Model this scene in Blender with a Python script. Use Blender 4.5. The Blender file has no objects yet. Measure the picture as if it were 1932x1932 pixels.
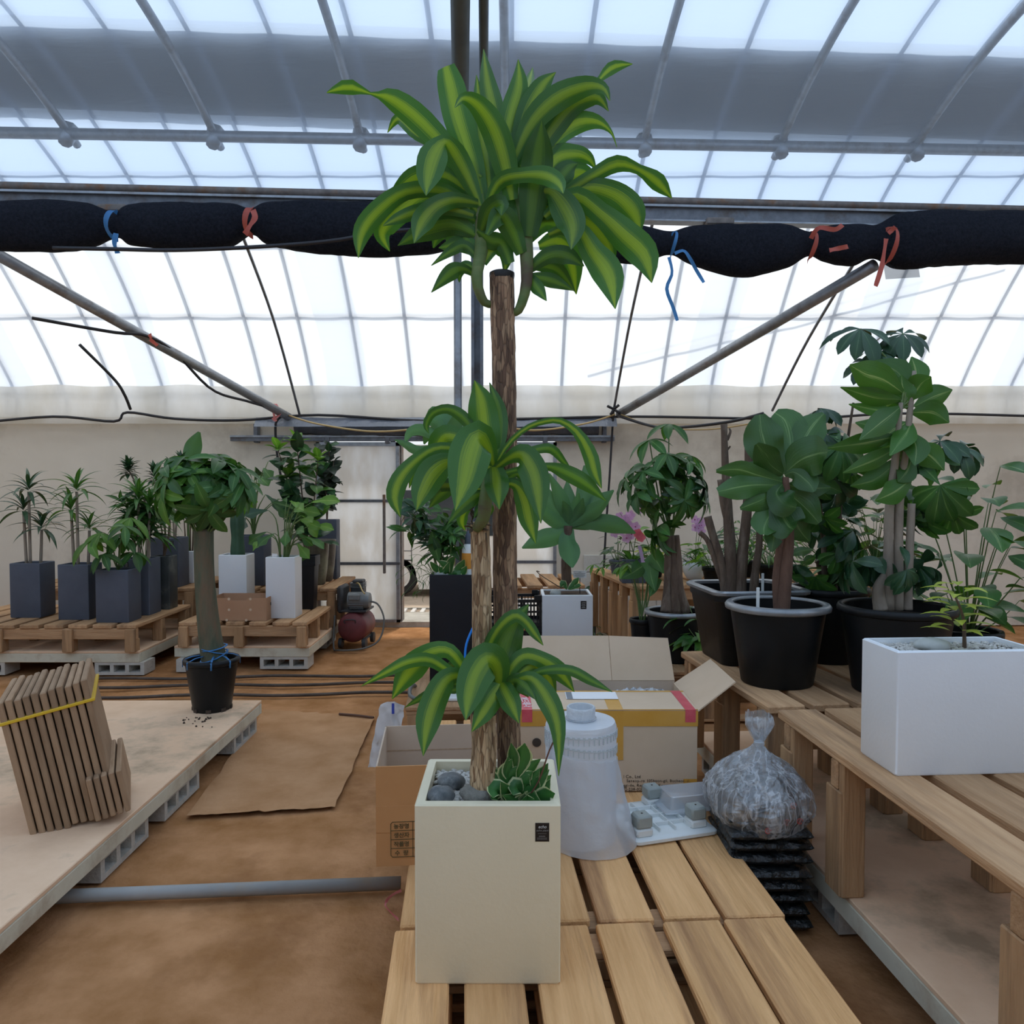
import bpy, bmesh, math, random
from mathutils import Vector, Matrix, noise
V = Vector
R = math.radians
rnd = random.Random(7)
C = bpy.context.scene.collection
scene = bpy.context.scene

# ------------------------------------------------------------------ camera, world, sun, exposure
FPX, HC, PITCH = 1470.0, 1.5, R(1.986)
cam_d = bpy.data.cameras.new('camera')
cam_d.sensor_width = 36.0
cam_d.lens = FPX / 1932.0 * 36.0
cam_d.clip_end = 200
cam = bpy.data.objects.new('camera', cam_d)
C.objects.link(cam)
cam.location = (0, 0, HC)
cam.rotation_euler = (R(90) - PITCH, 0, 0)
scene.camera = cam

world = bpy.data.worlds.new('overcast_sky')
scene.world = world
world.use_nodes = True
bg = world.node_tree.nodes['Background']
bg.inputs[0].default_value = (0.91, 0.955, 1.0, 1)
bg.inputs[1].default_value = 0.98

sun_d = bpy.data.lights.new('sun', 'SUN')
sun_d.energy = 2.0
sun_d.angle = R(6)
sun_d.color = (1.0, 0.93, 0.82)
sun = bpy.data.objects.new('sun', sun_d)
C.objects.link(sun)
sun.rotation_euler = (R(-20), R(6), 0)      # high sun, leaning in from behind the back wall
sun.location = (0, 12, 12)

scene.view_settings.view_transform = 'Standard'
scene.view_settings.look = 'None'
scene.view_settings.exposure = 0.0
scene.view_settings.gamma = 1.0
scene.view_settings.use_curve_mapping = False

# ------------------------------------------------------------------ helpers
def ray(px, py):
    dx, dz = (px - 966) / FPX, (966 - py) / FPX
    return V((dx, math.cos(PITCH) + dz * math.sin(PITCH), -math.sin(PITCH) + dz * math.cos(PITCH)))
def at(px, py, Y):                       # point of the place seen at a photo position, at distance Y
    r = ray(px, py)
    return V((0, 0, HC)) + r * (Y / r.y)
def onz(px, py, z):                      # the same on a level surface of height z
    r = ray(px, py)
    return V((0, 0, HC)) + r * ((z - HC) / r.z)

def sRGB(r, g, b):
    def f(c):
        c /= 255.0
        return c / 12.92 if c <= 0.04045 else ((c + 0.055) / 1.055) ** 2.4
    return (f(r), f(g), f(b))

_mats = {}
def nodes_of(name):
    m = bpy.data.materials.new(name)
    m.use_nodes = True
    nt = m.node_tree
    for n in list(nt.nodes):
        nt.nodes.remove(n)
    out = nt.nodes.new('ShaderNodeOutputMaterial')
    return m, nt, out
def node(nt, typ, **kw):
    n = nt.nodes.new(typ)
    for k, v in kw.items():
        if isinstance(k, str) and k.startswith('i_'):
            n.inputs[k[2:].replace('_', ' ')].default_value = v
        else:
            setattr(n, k, v)
    return n
def c4(c):
    return (c[0], c[1], c[2], 1)
def ramp(nt, stops):
    n = nt.nodes.new('ShaderNodeValToRGB')
    cr = n.color_ramp
    while len(cr.elements) < len(stops):
        cr.elements.new(0.5)
    for e, (p, c) in zip(cr.elements, stops):
        e.position = p
        e.color = c4(c) if len(c) == 3 else c
    return n

def surf(name, c1, c2=None, scale=6.0, rough=0.6, bump=0.0, bscale=None, stretch=(1, 1, 1), metal=0.0, spec=0.4,
         trans=0.0, detail=5.0, c3=None, stain_scale=1.5, vary=0.0, transmit=0.0, alpha=1.0, coat=0.0):
    """mottled surface: two colours of noise, an optional third stain colour, fine relief, per-object variation"""
    if name in _mats:
        return _mats[name]
    m, nt, out = nodes_of(name)
    L = nt.links.new
    tc = node(nt, 'ShaderNodeTexCoord')
    mp = node(nt, 'ShaderNodeMapping')
    mp.inputs['Scale'].default_value = stretch
    L(tc.outputs['Object'], mp.inputs['Vector'])
    oi = node(nt, 'ShaderNodeObjectInfo')
    add = node(nt, 'ShaderNodeVectorMath', operation='ADD')
    mul = node(nt, 'ShaderNodeMath', operation='MULTIPLY')
    mul.inputs[1].default_value = 37.0
    L(oi.outputs['Random'], mul.inputs[0])
    L(mp.outputs[0], add.inputs[0])
    L(mul.outputs[0], add.inputs[1])
    nz = node(nt, 'ShaderNodeTexNoise')
    nz.inputs['Scale'].default_value = scale
    nz.inputs['Detail'].default_value = detail
    nz.inputs['Roughness'].default_value = 0.6
    L(add.outputs[0], nz.inputs['Vector'])
    c2 = c2 or c1
    rp = ramp(nt, [(0.32, c1), (0.68, c2)])
    L(nz.outputs['Fac'], rp.inputs[0])
    col = rp.outputs[0]
    if c3:
        n2 = node(nt, 'ShaderNodeTexNoise')
        n2.inputs['Scale'].default_value = stain_scale
        n2.inputs['Detail'].default_value = 6
        n2.inputs['Roughness'].default_value = 0.65
        L(add.outputs[0], n2.inputs['Vector'])
        r2 = ramp(nt, [(0.52, (0, 0, 0)), (0.68, (1, 1, 1))])
        L(n2.outputs['Fac'], r2.inputs[0])
        mx = node(nt, 'ShaderNodeMix', data_type='RGBA')
        L(r2.outputs[0], mx.inputs[0])
        L(col, mx.inputs[6])
        mx.inputs[7].default_value = c4(c3)
        col = mx.outputs[2]
    if vary:
        hs = node(nt, 'ShaderNodeHueSaturation')
        mr = node(nt, 'ShaderNodeMapRange')
        mr.inputs[3].default_value = 1 - vary
        mr.inputs[4].default_value = 1 + vary
        L(oi.outputs['Random'], mr.inputs[0])
        L(mr.outputs[0], hs.inputs['Value'])
        L(col, hs.inputs['Color'])
        col = hs.outputs[0]
    p = node(nt, 'ShaderNodeBsdfPrincipled')
    L(col, p.inputs['Base Color'])
    p.inputs['Roughness'].default_value = rough
    p.inputs['Metallic'].default_value = metal
    p.inputs['Specular IOR Level'].default_value = spec
    p.inputs['Coat Weight'].default_value = coat
    p.inputs['Transmission Weight'].default_value = transmit
    p.inputs['Alpha'].default_value = alpha
    if bump:
        nb = node(nt, 'ShaderNodeTexNoise')
        nb.inputs['Scale'].default_value = bscale or scale * 3
        nb.inputs['Detail'].default_value = 6
        L(add.outputs[0], nb.inputs['Vector'])
        b = node(nt, 'ShaderNodeBump')
        b.inputs['Strength'].default_value = bump
        b.inputs['Distance'].default_value = 0.02
        L(nb.outputs['Fac'], b.inputs['Height'])
        L(b.outputs[0], p.inputs['Normal'])
    sh = p.outputs[0]
    if trans:
        t = node(nt, 'ShaderNodeBsdfTranslucent')
        L(col, t.inputs['Color'])
        ms = node(nt, 'ShaderNodeMixShader')
        ms.inputs[0].default_value = trans
        L(sh, ms.inputs[1])
        L(t.outputs[0], ms.inputs[2])
        sh = ms.outputs[0]
    L(sh, out.inputs['Surface'])
    _mats[name] = m
    return m

def film(name, col, clear, gloss=0.06, scatter=0.1, wrinkle=0.15, wscale=3.0, stretch=(1, 1, 1), tint=None, stain=None, crease=0.0, glint_scale=14.0):
    """plastic sheet: part clear, part milky (translucent), a little gloss"""
    if name in _mats:
        return _mats[name]
    m, nt, out = nodes_of(name)
    L = nt.links.new
    tc = node(nt, 'ShaderNodeTexCoord')
    mp = node(nt, 'ShaderNodeMapping')
    mp.inputs['Scale'].default_value = stretch
    L(tc.outputs['Object'], mp.inputs['Vector'])
    nz = node(nt, 'ShaderNodeTexNoise')
    nz.inputs['Scale'].default_value = wscale
    nz.inputs['Detail'].default_value = 5
    L(mp.outputs[0], nz.inputs['Vector'])
    b = node(nt, 'ShaderNodeBump')
    b.inputs['Strength'].default_value = wrinkle
    b.inputs['Distance'].default_value = 0.05
    L(nz.outputs['Fac'], b.inputs['Height'])
    colr = None
    if stain:
        rp = ramp(nt, [(0.42, stain), (0.62, col)])
        L(nz.outputs['Fac'], rp.inputs[0])
        colr = rp.outputs[0]
    tl = node(nt, 'ShaderNodeBsdfTranslucent')
    tl.inputs['Color'].default_value = c4(col)
    df = node(nt, 'ShaderNodeBsdfDiffuse')
    df.inputs['Color'].default_value = c4(col)
    if colr:
        L(colr, tl.inputs['Color'])
        L(colr, df.inputs['Color'])
    tp = node(nt, 'ShaderNodeBsdfTransparent')
    tp.inputs['Color'].default_value = c4(tint or col)
    gl = node(nt, 'ShaderNodeBsdfGlossy')
    gl.inputs['Roughness'].default_value = 0.25
    for s in (tl, df, gl):
        L(b.outputs[0], s.inputs['Normal'])
    a = node(nt, 'ShaderNodeMixShader'); a.inputs[0].default_value = scatter
    L(tl.outputs[0], a.inputs[1]); L(df.outputs[0], a.inputs[2])
    d = node(nt, 'ShaderNodeMixShader'); d.inputs[0].default_value = clear
    if crease:  # milky streaks painted in for the highlights along creases
        cz = node(nt, 'ShaderNodeTexNoise'); cz.inputs['Scale'].default_value = glint_scale; cz.inputs['Detail'].default_value = 2; cz.inputs['Distortion'].default_value = .3
        L(mp.outputs[0], cz.inputs['Vector'])
        cr = ramp(nt, [(0.45, (clear,) * 3), (0.495, (clear - crease,) * 3), (0.505, (clear - crease,) * 3), (0.55, (clear,) * 3)])
        L(cz.outputs['Fac'], cr.inputs[0]); L(cr.outputs[0], d.inputs[0])
    L(a.outputs[0], d.inputs[1]); L(tp.outputs[0], d.inputs[2])
    e = node(nt, 'ShaderNodeMixShader'); e.inputs[0].default_value = gloss
    L(d.outputs[0], e.inputs[1]); L(gl.outputs[0], e.inputs[2])
    L(e.outputs[0], out.inputs['Surface'])
    _mats[name] = m
    return m

def leafmat(name, edge, mid, stripe=0.0, rough=0.38, trans=0.3, margin=None, vein=None, vary=0.22, lines=0.0):
    """leaf: colour across the blade (u) from margin to midrib, streaks along it, varied leaf by leaf"""
    if name in _mats:
        return _mats[name]
    m, nt, out = nodes_of(name)
    L = nt.links.new
    uv = node(nt, 'ShaderNodeUVMap')
    sp = node(nt, 'ShaderNodeSeparateXYZ')
    L(uv.outputs[0], sp.inputs[0])
    s1 = node(nt, 'ShaderNodeMath', operation='SUBTRACT'); s1.inputs[1].default_value = 0.5
    ab = node(nt, 'ShaderNodeMath', operation='ABSOLUTE')
    L(sp.outputs['X'], s1.inputs[0]); L(s1.outputs[0], ab.inputs[0])
    oi = node(nt, 'ShaderNodeObjectInfo')
    # streaks running along the blade
    cb = node(nt, 'ShaderNodeCombineXYZ')
    mu = node(nt, 'ShaderNodeMath', operation='MULTIPLY'); mu.inputs[1].default_value = 38.0
    mv = node(nt, 'ShaderNodeMath', operation='MULTIPLY'); mv.inputs[1].default_value = 1.2
    L(sp.outputs['X'], mu.inputs[0]); L(sp.outputs['Y'], mv.inputs[0])
    L(mu.outputs[0], cb.inputs[0]); L(mv.outputs[0], cb.inputs[1])
    rm = node(nt, 'ShaderNodeMath', operation='MULTIPLY'); rm.inputs[1].default_value = 50.0
    L(oi.outputs['Random'], rm.inputs[0]); L(rm.outputs[0], cb.inputs[2])
    nz = node(nt, 'ShaderNodeTexNoise'); nz.inputs['Scale'].default_value = 1.0; nz.inputs['Detail'].default_value = 3
    L(cb.outputs[0], nz.inputs['Vector'])
    ns = node(nt, 'ShaderNodeMath', operation='MULTIPLY_ADD'); ns.inputs[1].default_value = 0.36; ns.inputs[2].default_value = -0.18
    L(nz.outputs['Fac'], ns.inputs[0])
    ad = node(nt, 'ShaderNodeMath', operation='ADD')
    L(ab.outputs[0], ad.inputs[0]); L(ns.outputs[0], ad.inputs[1])
    if stripe:
        stops = [(0.0, mid), (stripe * 0.42, tuple(x * 0.8 + y * 0.2 for x, y in zip(mid, edge))), (stripe * 0.5 + 0.10, edge), (0.46, edge)]
    else:
        stops = [(0.0, vein or mid), (0.03, mid), (0.3, edge), (0.46, edge)]
    if margin:
        stops[-1] = (0.40, edge); stops.append((0.45, margin))
    rp = ramp(nt, stops)
    L(ad.outputs[0], rp.inputs[0])
    hs = node(nt, 'ShaderNodeHueSaturation')
    mr = node(nt, 'ShaderNodeMapRange'); mr.inputs[3].default_value = 1 - vary; mr.inputs[4].default_value = 1 + vary
    L(oi.outputs['Random'], mr.inputs[0]); L(mr.outputs[0], hs.inputs['Value']); L(rp.outputs[0], hs.inputs['Color'])
    p = node(nt, 'ShaderNodeBsdfPrincipled')
    p.inputs['Roughness'].default_value = rough
    p.inputs['Specular IOR Level'].default_value = 0.5
    L(hs.outputs[0], p.inputs['Base Color'])
    b = node(nt, 'ShaderNodeBump'); b.inputs['Strength'].default_value = 0.25; b.inputs['Distance'].default_value = 0.004
    L(nz.outputs['Fac'], b.inputs['Height']); L(b.outputs[0], p.inputs['Normal'])
    t = node(nt, 'ShaderNodeBsdfTranslucent')
    g = node(nt, 'ShaderNodeMix', data_type='RGBA', blend_type='MULTIPLY'); g.inputs[0].default_value = 1.0
    L(hs.outputs[0], g.inputs[6]); g.inputs[7].default_value = (1.5, 1.45, 0.7, 1)
    L(g.outputs[2], t.inputs['Color'])
    ms = node(nt, 'ShaderNodeMixShader'); ms.inputs[0].default_value = trans
    L(p.outputs[0], ms.inputs[1]); L(t.outputs[0], ms.inputs[2])
    L(ms.outputs[0], out.inputs['Surface'])
    _mats[name] = m
    return m

def barkmat(name, light, midc, dark, sc=26.0):
    m, nt, out = nodes_of(name)
    L = nt.links.new
    tc = node(nt, 'ShaderNodeTexCoord'); mp = node(nt, 'ShaderNodeMapping'); mp.inputs['Scale'].default_value = (5.0, 5.0, .95)
    L(tc.outputs['Object'], mp.inputs['Vector'])
    vo = node(nt, 'ShaderNodeTexVoronoi'); vo.inputs['Scale'].default_value = sc; vo.inputs['Randomness'].default_value = 1.0
    L(mp.outputs[0], vo.inputs['Vector'])
    ve = node(nt, 'ShaderNodeTexVoronoi', feature='DISTANCE_TO_EDGE'); ve.inputs['Scale'].default_value = sc; ve.inputs['Randomness'].default_value = 1.0
    L(mp.outputs[0], ve.inputs['Vector'])
    sp = node(nt, 'ShaderNodeSeparateColor'); L(vo.outputs['Color'], sp.inputs[0])
    rp = ramp(nt, [(0.1, dark), (0.45, midc), (0.9, light)]); L(sp.outputs[0], rp.inputs[0])
    re_ = ramp(nt, [(0.0, (.62, .62, .62)), (0.10, (1, 1, 1))]); L(ve.outputs['Distance'], re_.inputs[0])
    nz = node(nt, 'ShaderNodeTexNoise'); nz.inputs['Scale'].default_value = 7.0; L(mp.outputs[0], nz.inputs['Vector'])
    rn = ramp(nt, [(0.35, (.6, .6, .6)), (0.65, (1.1, 1.1, 1.1))]); L(nz.outputs['Fac'], rn.inputs[0])
    m1 = node(nt, 'ShaderNodeMix', data_type='RGBA', blend_type='MULTIPLY'); m1.inputs[0].default_value = 1; L(rp.outputs[0], m1.inputs[6]); L(re_.outputs[0], m1.inputs[7])
    m2 = node(nt, 'ShaderNodeMix', data_type='RGBA', blend_type='MULTIPLY'); m2.inputs[0].default_value = 1; L(m1.outputs[2], m2.inputs[6]); L(rn.outputs[0], m2.inputs[7])
    p = node(nt, 'ShaderNodeBsdfPrincipled'); p.inputs['Roughness'].default_value = .85; L(m2.outputs[2], p.inputs['Base Color'])
    b = node(nt, 'ShaderNodeBump'); b.inputs['Strength'].default_value = .8; b.inputs['Distance'].default_value = .004; L(re_.outputs[0], b.inputs['Height']); L(b.outputs[0], p.inputs['Normal'])
    L(p.outputs[0], out.inputs['Surface'])
    _mats[name] = m
    return m

# --- geometry
class G:
    """collects shapes for ONE mesh"""
    def __init__(s):
        s.v, s.f, s.uv = [], [], {}
    def add(s, vs, fs):
        o = len(s.v)
        s.v += [tuple(x) for x in vs]
        s.f += [tuple(i + o for i in f) for f in fs]
        return s
    def box(s, c, d, M=None):
        x, y, z = c; a, b, h = d[0] / 2, d[1] / 2, d[2] / 2
        vs = [V((x + i * a, y + j * b, z + k * h)) for k in (-1, 1) for j in (-1, 1) for i in (-1, 1)]
        if M: vs = [M @ p for p in vs]
        return s.add(vs, [(0, 2, 3, 1), (4, 5, 7, 6), (0, 1, 5, 4), (2, 6, 7, 3), (0, 4, 6, 2), (1, 3, 7, 5)])
    def b2(s, x0, x1, y0, y1, z0, z1, M=None):
        return s.box(((x0 + x1) / 2, (y0 + y1) / 2, (z0 + z1) / 2), (x1 - x0, y1 - y0, z1 - z0), M)
    def cbox(s, c, d, b=0.004, M=None):
        """box with chamfered edges"""
        hx, hy, hz = d[0] / 2, d[1] / 2, d[2] / 2
        b = min(b, hx * .9, hy * .9, hz * .9)
        bm = bmesh.new()
        bmesh.ops.create_cube(bm, size=1.0)
        for v in bm.verts:
            v.co = V((v.co.x * d[0], v.co.y * d[1], v.co.z * d[2]))
        bmesh.ops.bevel(bm, geom=list(bm.edges), offset=b, segments=1, affect='EDGES')
        bm.verts.index_update()
        vs = [v.co + V(c) for v in bm.verts]
        if M: vs = [M @ p for p in vs]
        fs = [[v.index for v in f.verts] for f in bm.faces]
        bm.free()
        return s.add(vs, fs)
    def tube(s, pts, rad, n=8, caps=True, flat=1.0, up=None):
        pts = [V(p) for p in pts]
        if not isinstance(rad, (list, tuple)): rad = [rad] * len(pts)
        t0 = (pts[1] - pts[0]).normalized()
        ref = V(up) if up else (V((0, 0, 1)) if abs(t0.z) < 0.9 else V((1, 0, 0)))
        nrm = (ref - t0 * ref.dot(t0)).normalized()
        vs = []
        for i, p in enumerate(pts):
            t = (pts[min(i + 1, len(pts) - 1)] - pts[max(i - 1, 0)]).normalized()
            nrm = (nrm - t * nrm.dot(t)).normalized()
            bi = t.cross(nrm)
            for k in range(n):
                a = 2 * math.pi * k / n
                vs.append(p + (nrm * math.cos(a) * flat + bi * math.sin(a)) * rad[i])
        fs = []
        for i in range(len(pts) - 1):
            for k in range(n):
                k2 = (k + 1) % n
                fs.append((i * n + k, i * n + k2, (i + 1) * n + k2, (i + 1) * n + k))
        if caps:
            fs.append(tuple(range(n - 1, -1, -1)))
            fs.append(tuple((len(pts) - 1) * n + k for k in range(n)))
        return s.add(vs, fs)
    def lathe(s, prof, n=24, c=(0, 0, 0), M=None, close=False):
        vs, fs = [], []
        for r, z in prof:
            for k in range(n):
                a = 2 * math.pi * k / n
                p = V((c[0] + r * math.cos(a), c[1] + r * math.sin(a), c[2] + z))
                vs.append(M @ p if M else p)
        for i in range(len(prof) - 1):
            for k in range(n):
                k2 = (k + 1) % n
                fs.append((i * n + k, i * n + k2, (i + 1) * n + k2, (i + 1) * n + k))
        fs.append(tuple(range(n - 1, -1, -1)))
        fs.append(tuple((len(prof) - 1) * n + k for k in range(n)))
        return s.add(vs, fs)
    def prism(s, poly, axis, a, b):
        """closed outline (pairs) extruded along an axis from a to b; pairs fill the other two axes in order"""
        n = len(poly)
        def mk(p, t):
            q = list(p); q.insert(axis, t); return V(q)
        vs = [mk(p, a) for p in poly] + [mk(p, b) for p in poly]
        fs = [(i, (i + 1) % n, (i + 1) % n + n, i + n) for i in range(n)]
        fs += [tuple(range(n - 1, -1, -1)), tuple(range(n, 2 * n))]
        return s.add(vs, fs)
    def ball(s, c, r, n=12, m=8, sc=(1, 1, 1), jit=0.0, seed=0, M=None):
        vs, fs = [], []
        q = random.Random(seed)
        off = V((q.uniform(0, 99), q.uniform(0, 99), q.uniform(0, 99)))
        def pt(th, ph):
            d = V((math.sin(th) * math.cos(ph), math.sin(th) * math.sin(ph), math.cos(th)))
            k = 1 + jit * noise.noise(d * 1.6 + off)
            p = V((d.x * r * sc[0] * k, d.y * r * sc[1] * k, d.z * r * sc[2] * k))
            if M: p = M @ p
            return p + V(c)
        vs.append(pt(0, 0))
        for i in range(1, m):
            for k in range(n):
                vs.append(pt(math.pi * i / m, 2 * math.pi * k / n))
        vs.append(pt(math.pi, 0))
        for k in range(n):
            fs.append((0, 1 + k, 1 + (k + 1) % n))
            fs.append((len(vs) - 1, 1 + (m - 2) * n + (k + 1) % n, 1 + (m - 2) * n + k))
        for i in range(m - 2):
            for k in range(n):
                fs.append((1 + i * n + k, 1 + (i + 1) * n + k, 1 + (i + 1) * n + (k + 1) % n, 1 + i * n + (k + 1) % n))
        return s.add(vs, fs)
    def sheet(s, rows):
        n = len(rows[0])
        vs = [p for r in rows for p in r]
        fs = [(i * n + k, i * n + k + 1, (i + 1) * n + k + 1, (i + 1) * n + k) for i in range(len(rows) - 1) for k in range(n - 1)]
        return s.add(vs, fs)
    def mesh(s, name, mat=None, smooth=False):
        me = bpy.data.meshes.new(name)
        me.from_pydata(s.v, [], s.f)
        bm = bmesh.new(); bm.from_mesh(me)
        bmesh.ops.recalc_face_normals(bm, faces=list(bm.faces))
        bm.to_mesh(me); bm.free()
        if smooth:
            me.polygons.foreach_set('use_smooth', [True] * len(me.polygons))
            if smooth != 'all':
                me.set_sharp_from_angle(angle=R(38))
        if mat: me.materials.append(mat)
        return me
    def build(s, name, mat, parent=None, smooth=False, **kw):
        return link(name, s.mesh(name, mat, smooth), parent, **kw)

def link(name, me, parent=None, loc=None, M=None, label=None, cat=None, group=None, kind=None):
    o = bpy.data.objects.new(name, me)
    C.objects.link(o)
    if parent: o.parent = parent
    if loc is not None: o.location = loc
    if M is not None: o.matrix_basis = M
    if label: o['label'] = label
    if cat: o['category'] = cat
    if group: o['group'] = group
    if kind: o['kind'] = kind
    return o
def thing(name, label, cat, loc=(0, 0, 0), rz=0.0, group=None, kind=None):
    o = bpy.data.objects.new(name, None)
    o.empty_display_size = 0.1
    C.objects.link(o)
    o.location = loc
    o.rotation_euler = (0, 0, rz)
    o['label'] = label; o['category'] = cat
    if group: o['group'] = group
    if kind: o['kind'] = kind
    return o
def inv(o):
    return (Matrix.Translation(o.location) @ o.rotation_euler.to_matrix().to_4x4()).inverted()
def spline(pts, n):
    """Catmull-Rom through vectors (or floats)"""
    out = []
    m = len(pts) - 1
    for i in range(n + 1):
        t = i / n * m
        k = min(int(t), m - 1); u = t - k
        p0 = pts[max(k - 1, 0)]; p1 = pts[k]; p2 = pts[k + 1]; p3 = pts[min(k + 2, m)]
        out.append(0.5 * ((2 * p1) + (p2 - p0) * u + (2 * p0 - 5 * p1 + 4 * p2 - p3) * u * u + (3 * p1 - p0 - 3 * p2 + p3) * u ** 3))
    return out

def text(name, body, size, mat, parent, M, shear=0.0, align='CENTER', extrude=0.0004, spacing=1.0, sx=1.0, bold=0.0):
    cu = bpy.data.curves.new(name, 'FONT')
    cu.body = body; cu.size = size; cu.align_x = align; cu.shear = shear; cu.extrude = extrude
    cu.space_character = spacing; cu.offset = bold; cu.resolution_u = 2
    o = bpy.data.objects.new(name, cu)
    C.objects.link(o)
    dg = bpy.context.evaluated_depsgraph_get()
    me = bpy.data.meshes.new_from_object(o.evaluated_get(dg))
    bpy.data.objects.remove(o); bpy.data.curves.remove(cu)
    me.name = name
    me.materials.clear(); me.materials.append(mat)
    if sx != 1.0:
        for v in me.vertices: v.co.x *= sx
    return link(name, me, parent, M=M)
def face_front(x, y, z):
    """placement for lettering standing upright, read from -Y"""
    return Matrix.Translation((x, y, z)) @ Matrix.Rotation(R(90), 4, 'X')

# --- leaves
def wprof(kind, t):
    t = max(0.0, min(1.0, t))
    if kind == 'ellip': return max(0.02, math.sin(math.pi * t) ** 0.85)
    if kind == 'ovate': return max(0.02, math.sin(math.pi * t ** 0.72) ** 0.85)
    if kind == 'obov': return max(0.03, math.sin(math.pi * t ** 1.55) ** 0.8)
    if kind == 'lance': return max(0.02, math.sin(math.pi * t ** 0.8) ** 1.1)
    if kind == 'strap': return max(0.02, min(1.0, 0.55 + t * 1.6) * (1 - t ** 3.5) ** 0.9)
    if kind == 'agave': return max(0.02, (0.42 + 0.58 * math.sin(math.pi * min(1, t * 0.9) ** 1.1)) * (1 - t ** 5))
    if kind == 'fiddle': return max(0.03, (math.sin(math.pi * t ** 1.5) ** 0.7) * (0.78 + 0.22 * math.cos(t * 9)))
    if kind == 'heart': return max(0.02, (1 - t) ** 0.75 * min(1, 0.35 + t * 5))
    return 1.0
_leafcache = {}
def leafmesh(name, mat, W=0.3, kind='ellip', rise=0.2, droop=0.6, fold=0.25, nl=8, nw=4, wave=0.0, petiole=0.0):
    """unit leaf: base at origin, blade along +Y, upper side +Z"""
    key = (name, mat.name)
    if key in _leafcache: return _leafcache[key]
    vs, fs, uvs = [], [], []
    y, z, a = 0.0, 0.0, rise
    step = 1.0 / nl
    cen = []
    for i in range(nl + 1):
        cen.append((y, z, a))
        a = rise - (rise + droop) * ((i + 1) / nl)
        y += math.cos(a) * step; z += math.sin(a) * step
    for i, (cy, cz, ca) in enumerate(cen):
        t = i / nl
        w = W / 2 * wprof(kind, (t - petiole) / (1 - petiole)) if t >= petiole else 0.012
        for k in range(nw + 1):
            u = k / nw * 2 - 1
            lift = abs(u) * w * fold + (wave * w * math.sin(t * 17 + (1.7 if u > 0 else 0)) * u * u)
            vs.append((u * w, cy - math.sin(ca) * lift, cz + math.cos(ca) * lift))
            uvs.append((k / nw, t))
    n = nw + 1
    for i in range(nl):
        for k in range(nw):
            fs.append((i * n + k, i * n + k + 1, (i + 1) * n + k + 1, (i + 1) * n + k))
    me = bpy.data.meshes.new('leaf')
    me.from_pydata(vs, [], fs)
    ul = me.uv_layers.new(name='UVMap')
    for lp in me.loops:
        ul.data[lp.index].uv = uvs[lp.vertex_index]
    me.polygons.foreach_set('use_smooth', [True] * len(me.polygons))
    me.materials.append(mat)
    _leafcache[key] = me
    return me
def orient(d, up=(0, 0, 1), roll=0.0):
    y = V(d).normalized()
    u = V(up)
    if abs(y.dot(u.normalized())) > 0.985: u = V((0.3, -1, 0.2))
    z = (u - y * u.dot(y)).normalized()
    x = y.cross(z)
    M = Matrix((x, y, z)).transposed().to_4x4()
    return M @ Matrix.Rotation(roll, 4, 'Y') if roll else M
def putleaf(parent, me, pos, d, size, up=(0, 0, 1), roll=0.0, wide=1.0, name='leaf'):
    M = Matrix.Translation(pos) @ orient(d, up, roll) @ Matrix.Diagonal((size * wide, size, size, 1))
    return link(name, me, parent, M=M)
def palmate(parent, me, pos, axis, size, n=6, tilt=0.1, q=rnd, droop=0.0):
    axis = V(axis).normalized()
    a0 = q.uniform(0, 6.28)
    side = axis.cross(V((0.31, 0.2, 0.93)))
    if side.length < 0.1: side = axis.cross(V((1, 0, 0)))
    side.normalize(); o2 = axis.cross(side)
    for k in range(n):
        a = a0 + 6.283 * k / n + q.uniform(-.15, .15)
        rad = side * math.cos(a) + o2 * math.sin(a)
        d = rad + axis * tilt + V((0, 0, -droop * q.uniform(.5, 1.3)))
        putleaf(parent, me, pos, d, size * q.uniform(.75, 1.1), up=axis, roll=q.uniform(-.2, .2))
# ------------------------------------------------------------------ materials
M_dirt = surf('trodden_earth', (.32, .150, .058), (.53, .275, .132), scale=4.0, rough=1, bump=.5, bscale=26, spec=.0, c3=(.25, .115, .05), stain_scale=1.1, detail=9)
M_mat = surf('ground_cloth', (.40, .21, .098), (.52, .295, .155), scale=4.5, rough=1, bump=.25, bscale=60, spec=.0, detail=8)
M_out = surf('outside_ground', (.50, .40, .31), (.62, .50, .39), scale=9, rough=.95, bump=.3, bscale=40, spec=.1)
M_conc = surf('concrete', (.45, .42, .37), (.56, .53, .47), scale=10, rough=.9, bump=.3, bscale=60, c3=(.33, .31, .26), stain_scale=4)
M_wall = surf('cream_board', (.70, .64, .54), (.78, .72, .62), scale=1.3, rough=.75, bump=.06, c3=(.52, .46, .38), stain_scale=.9)
M_block_paint = surf('painted_block', (.60, .58, .52), (.68, .66, .60), scale=6, rough=.8, bump=.25, bscale=40)
M_film = film('roof_film', (.85, .90, .965), clear=.12, gloss=.03, scatter=.06, wrinkle=.35, wscale=2.2, stretch=(.6, 2.2, 2.2))
M_film2 = film('film_overlap', (.93, .96, 1.0), clear=.75, gloss=.02, scatter=.2, wrinkle=.1)
M_inner = film('inner_ceiling_film', (.66, .80, 1.0), clear=.84, gloss=.03, scatter=.25, wrinkle=.25, wscale=1.4, stretch=(.5, 3, 3))
M_skirt = film('stained_film', (.90, .88, .84), clear=.15, gloss=.03, scatter=.25, wrinkle=.3, wscale=1.6, stain=(.74, .69, .60), stretch=(1.2, 1, .5))
M_door = film('door_sheet', (.93, .95, .97), clear=.05, gloss=.03, scatter=.18, wrinkle=.2, wscale=6, stain=(.82, .81, .79), stretch=(1, 1, .35))
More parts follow.
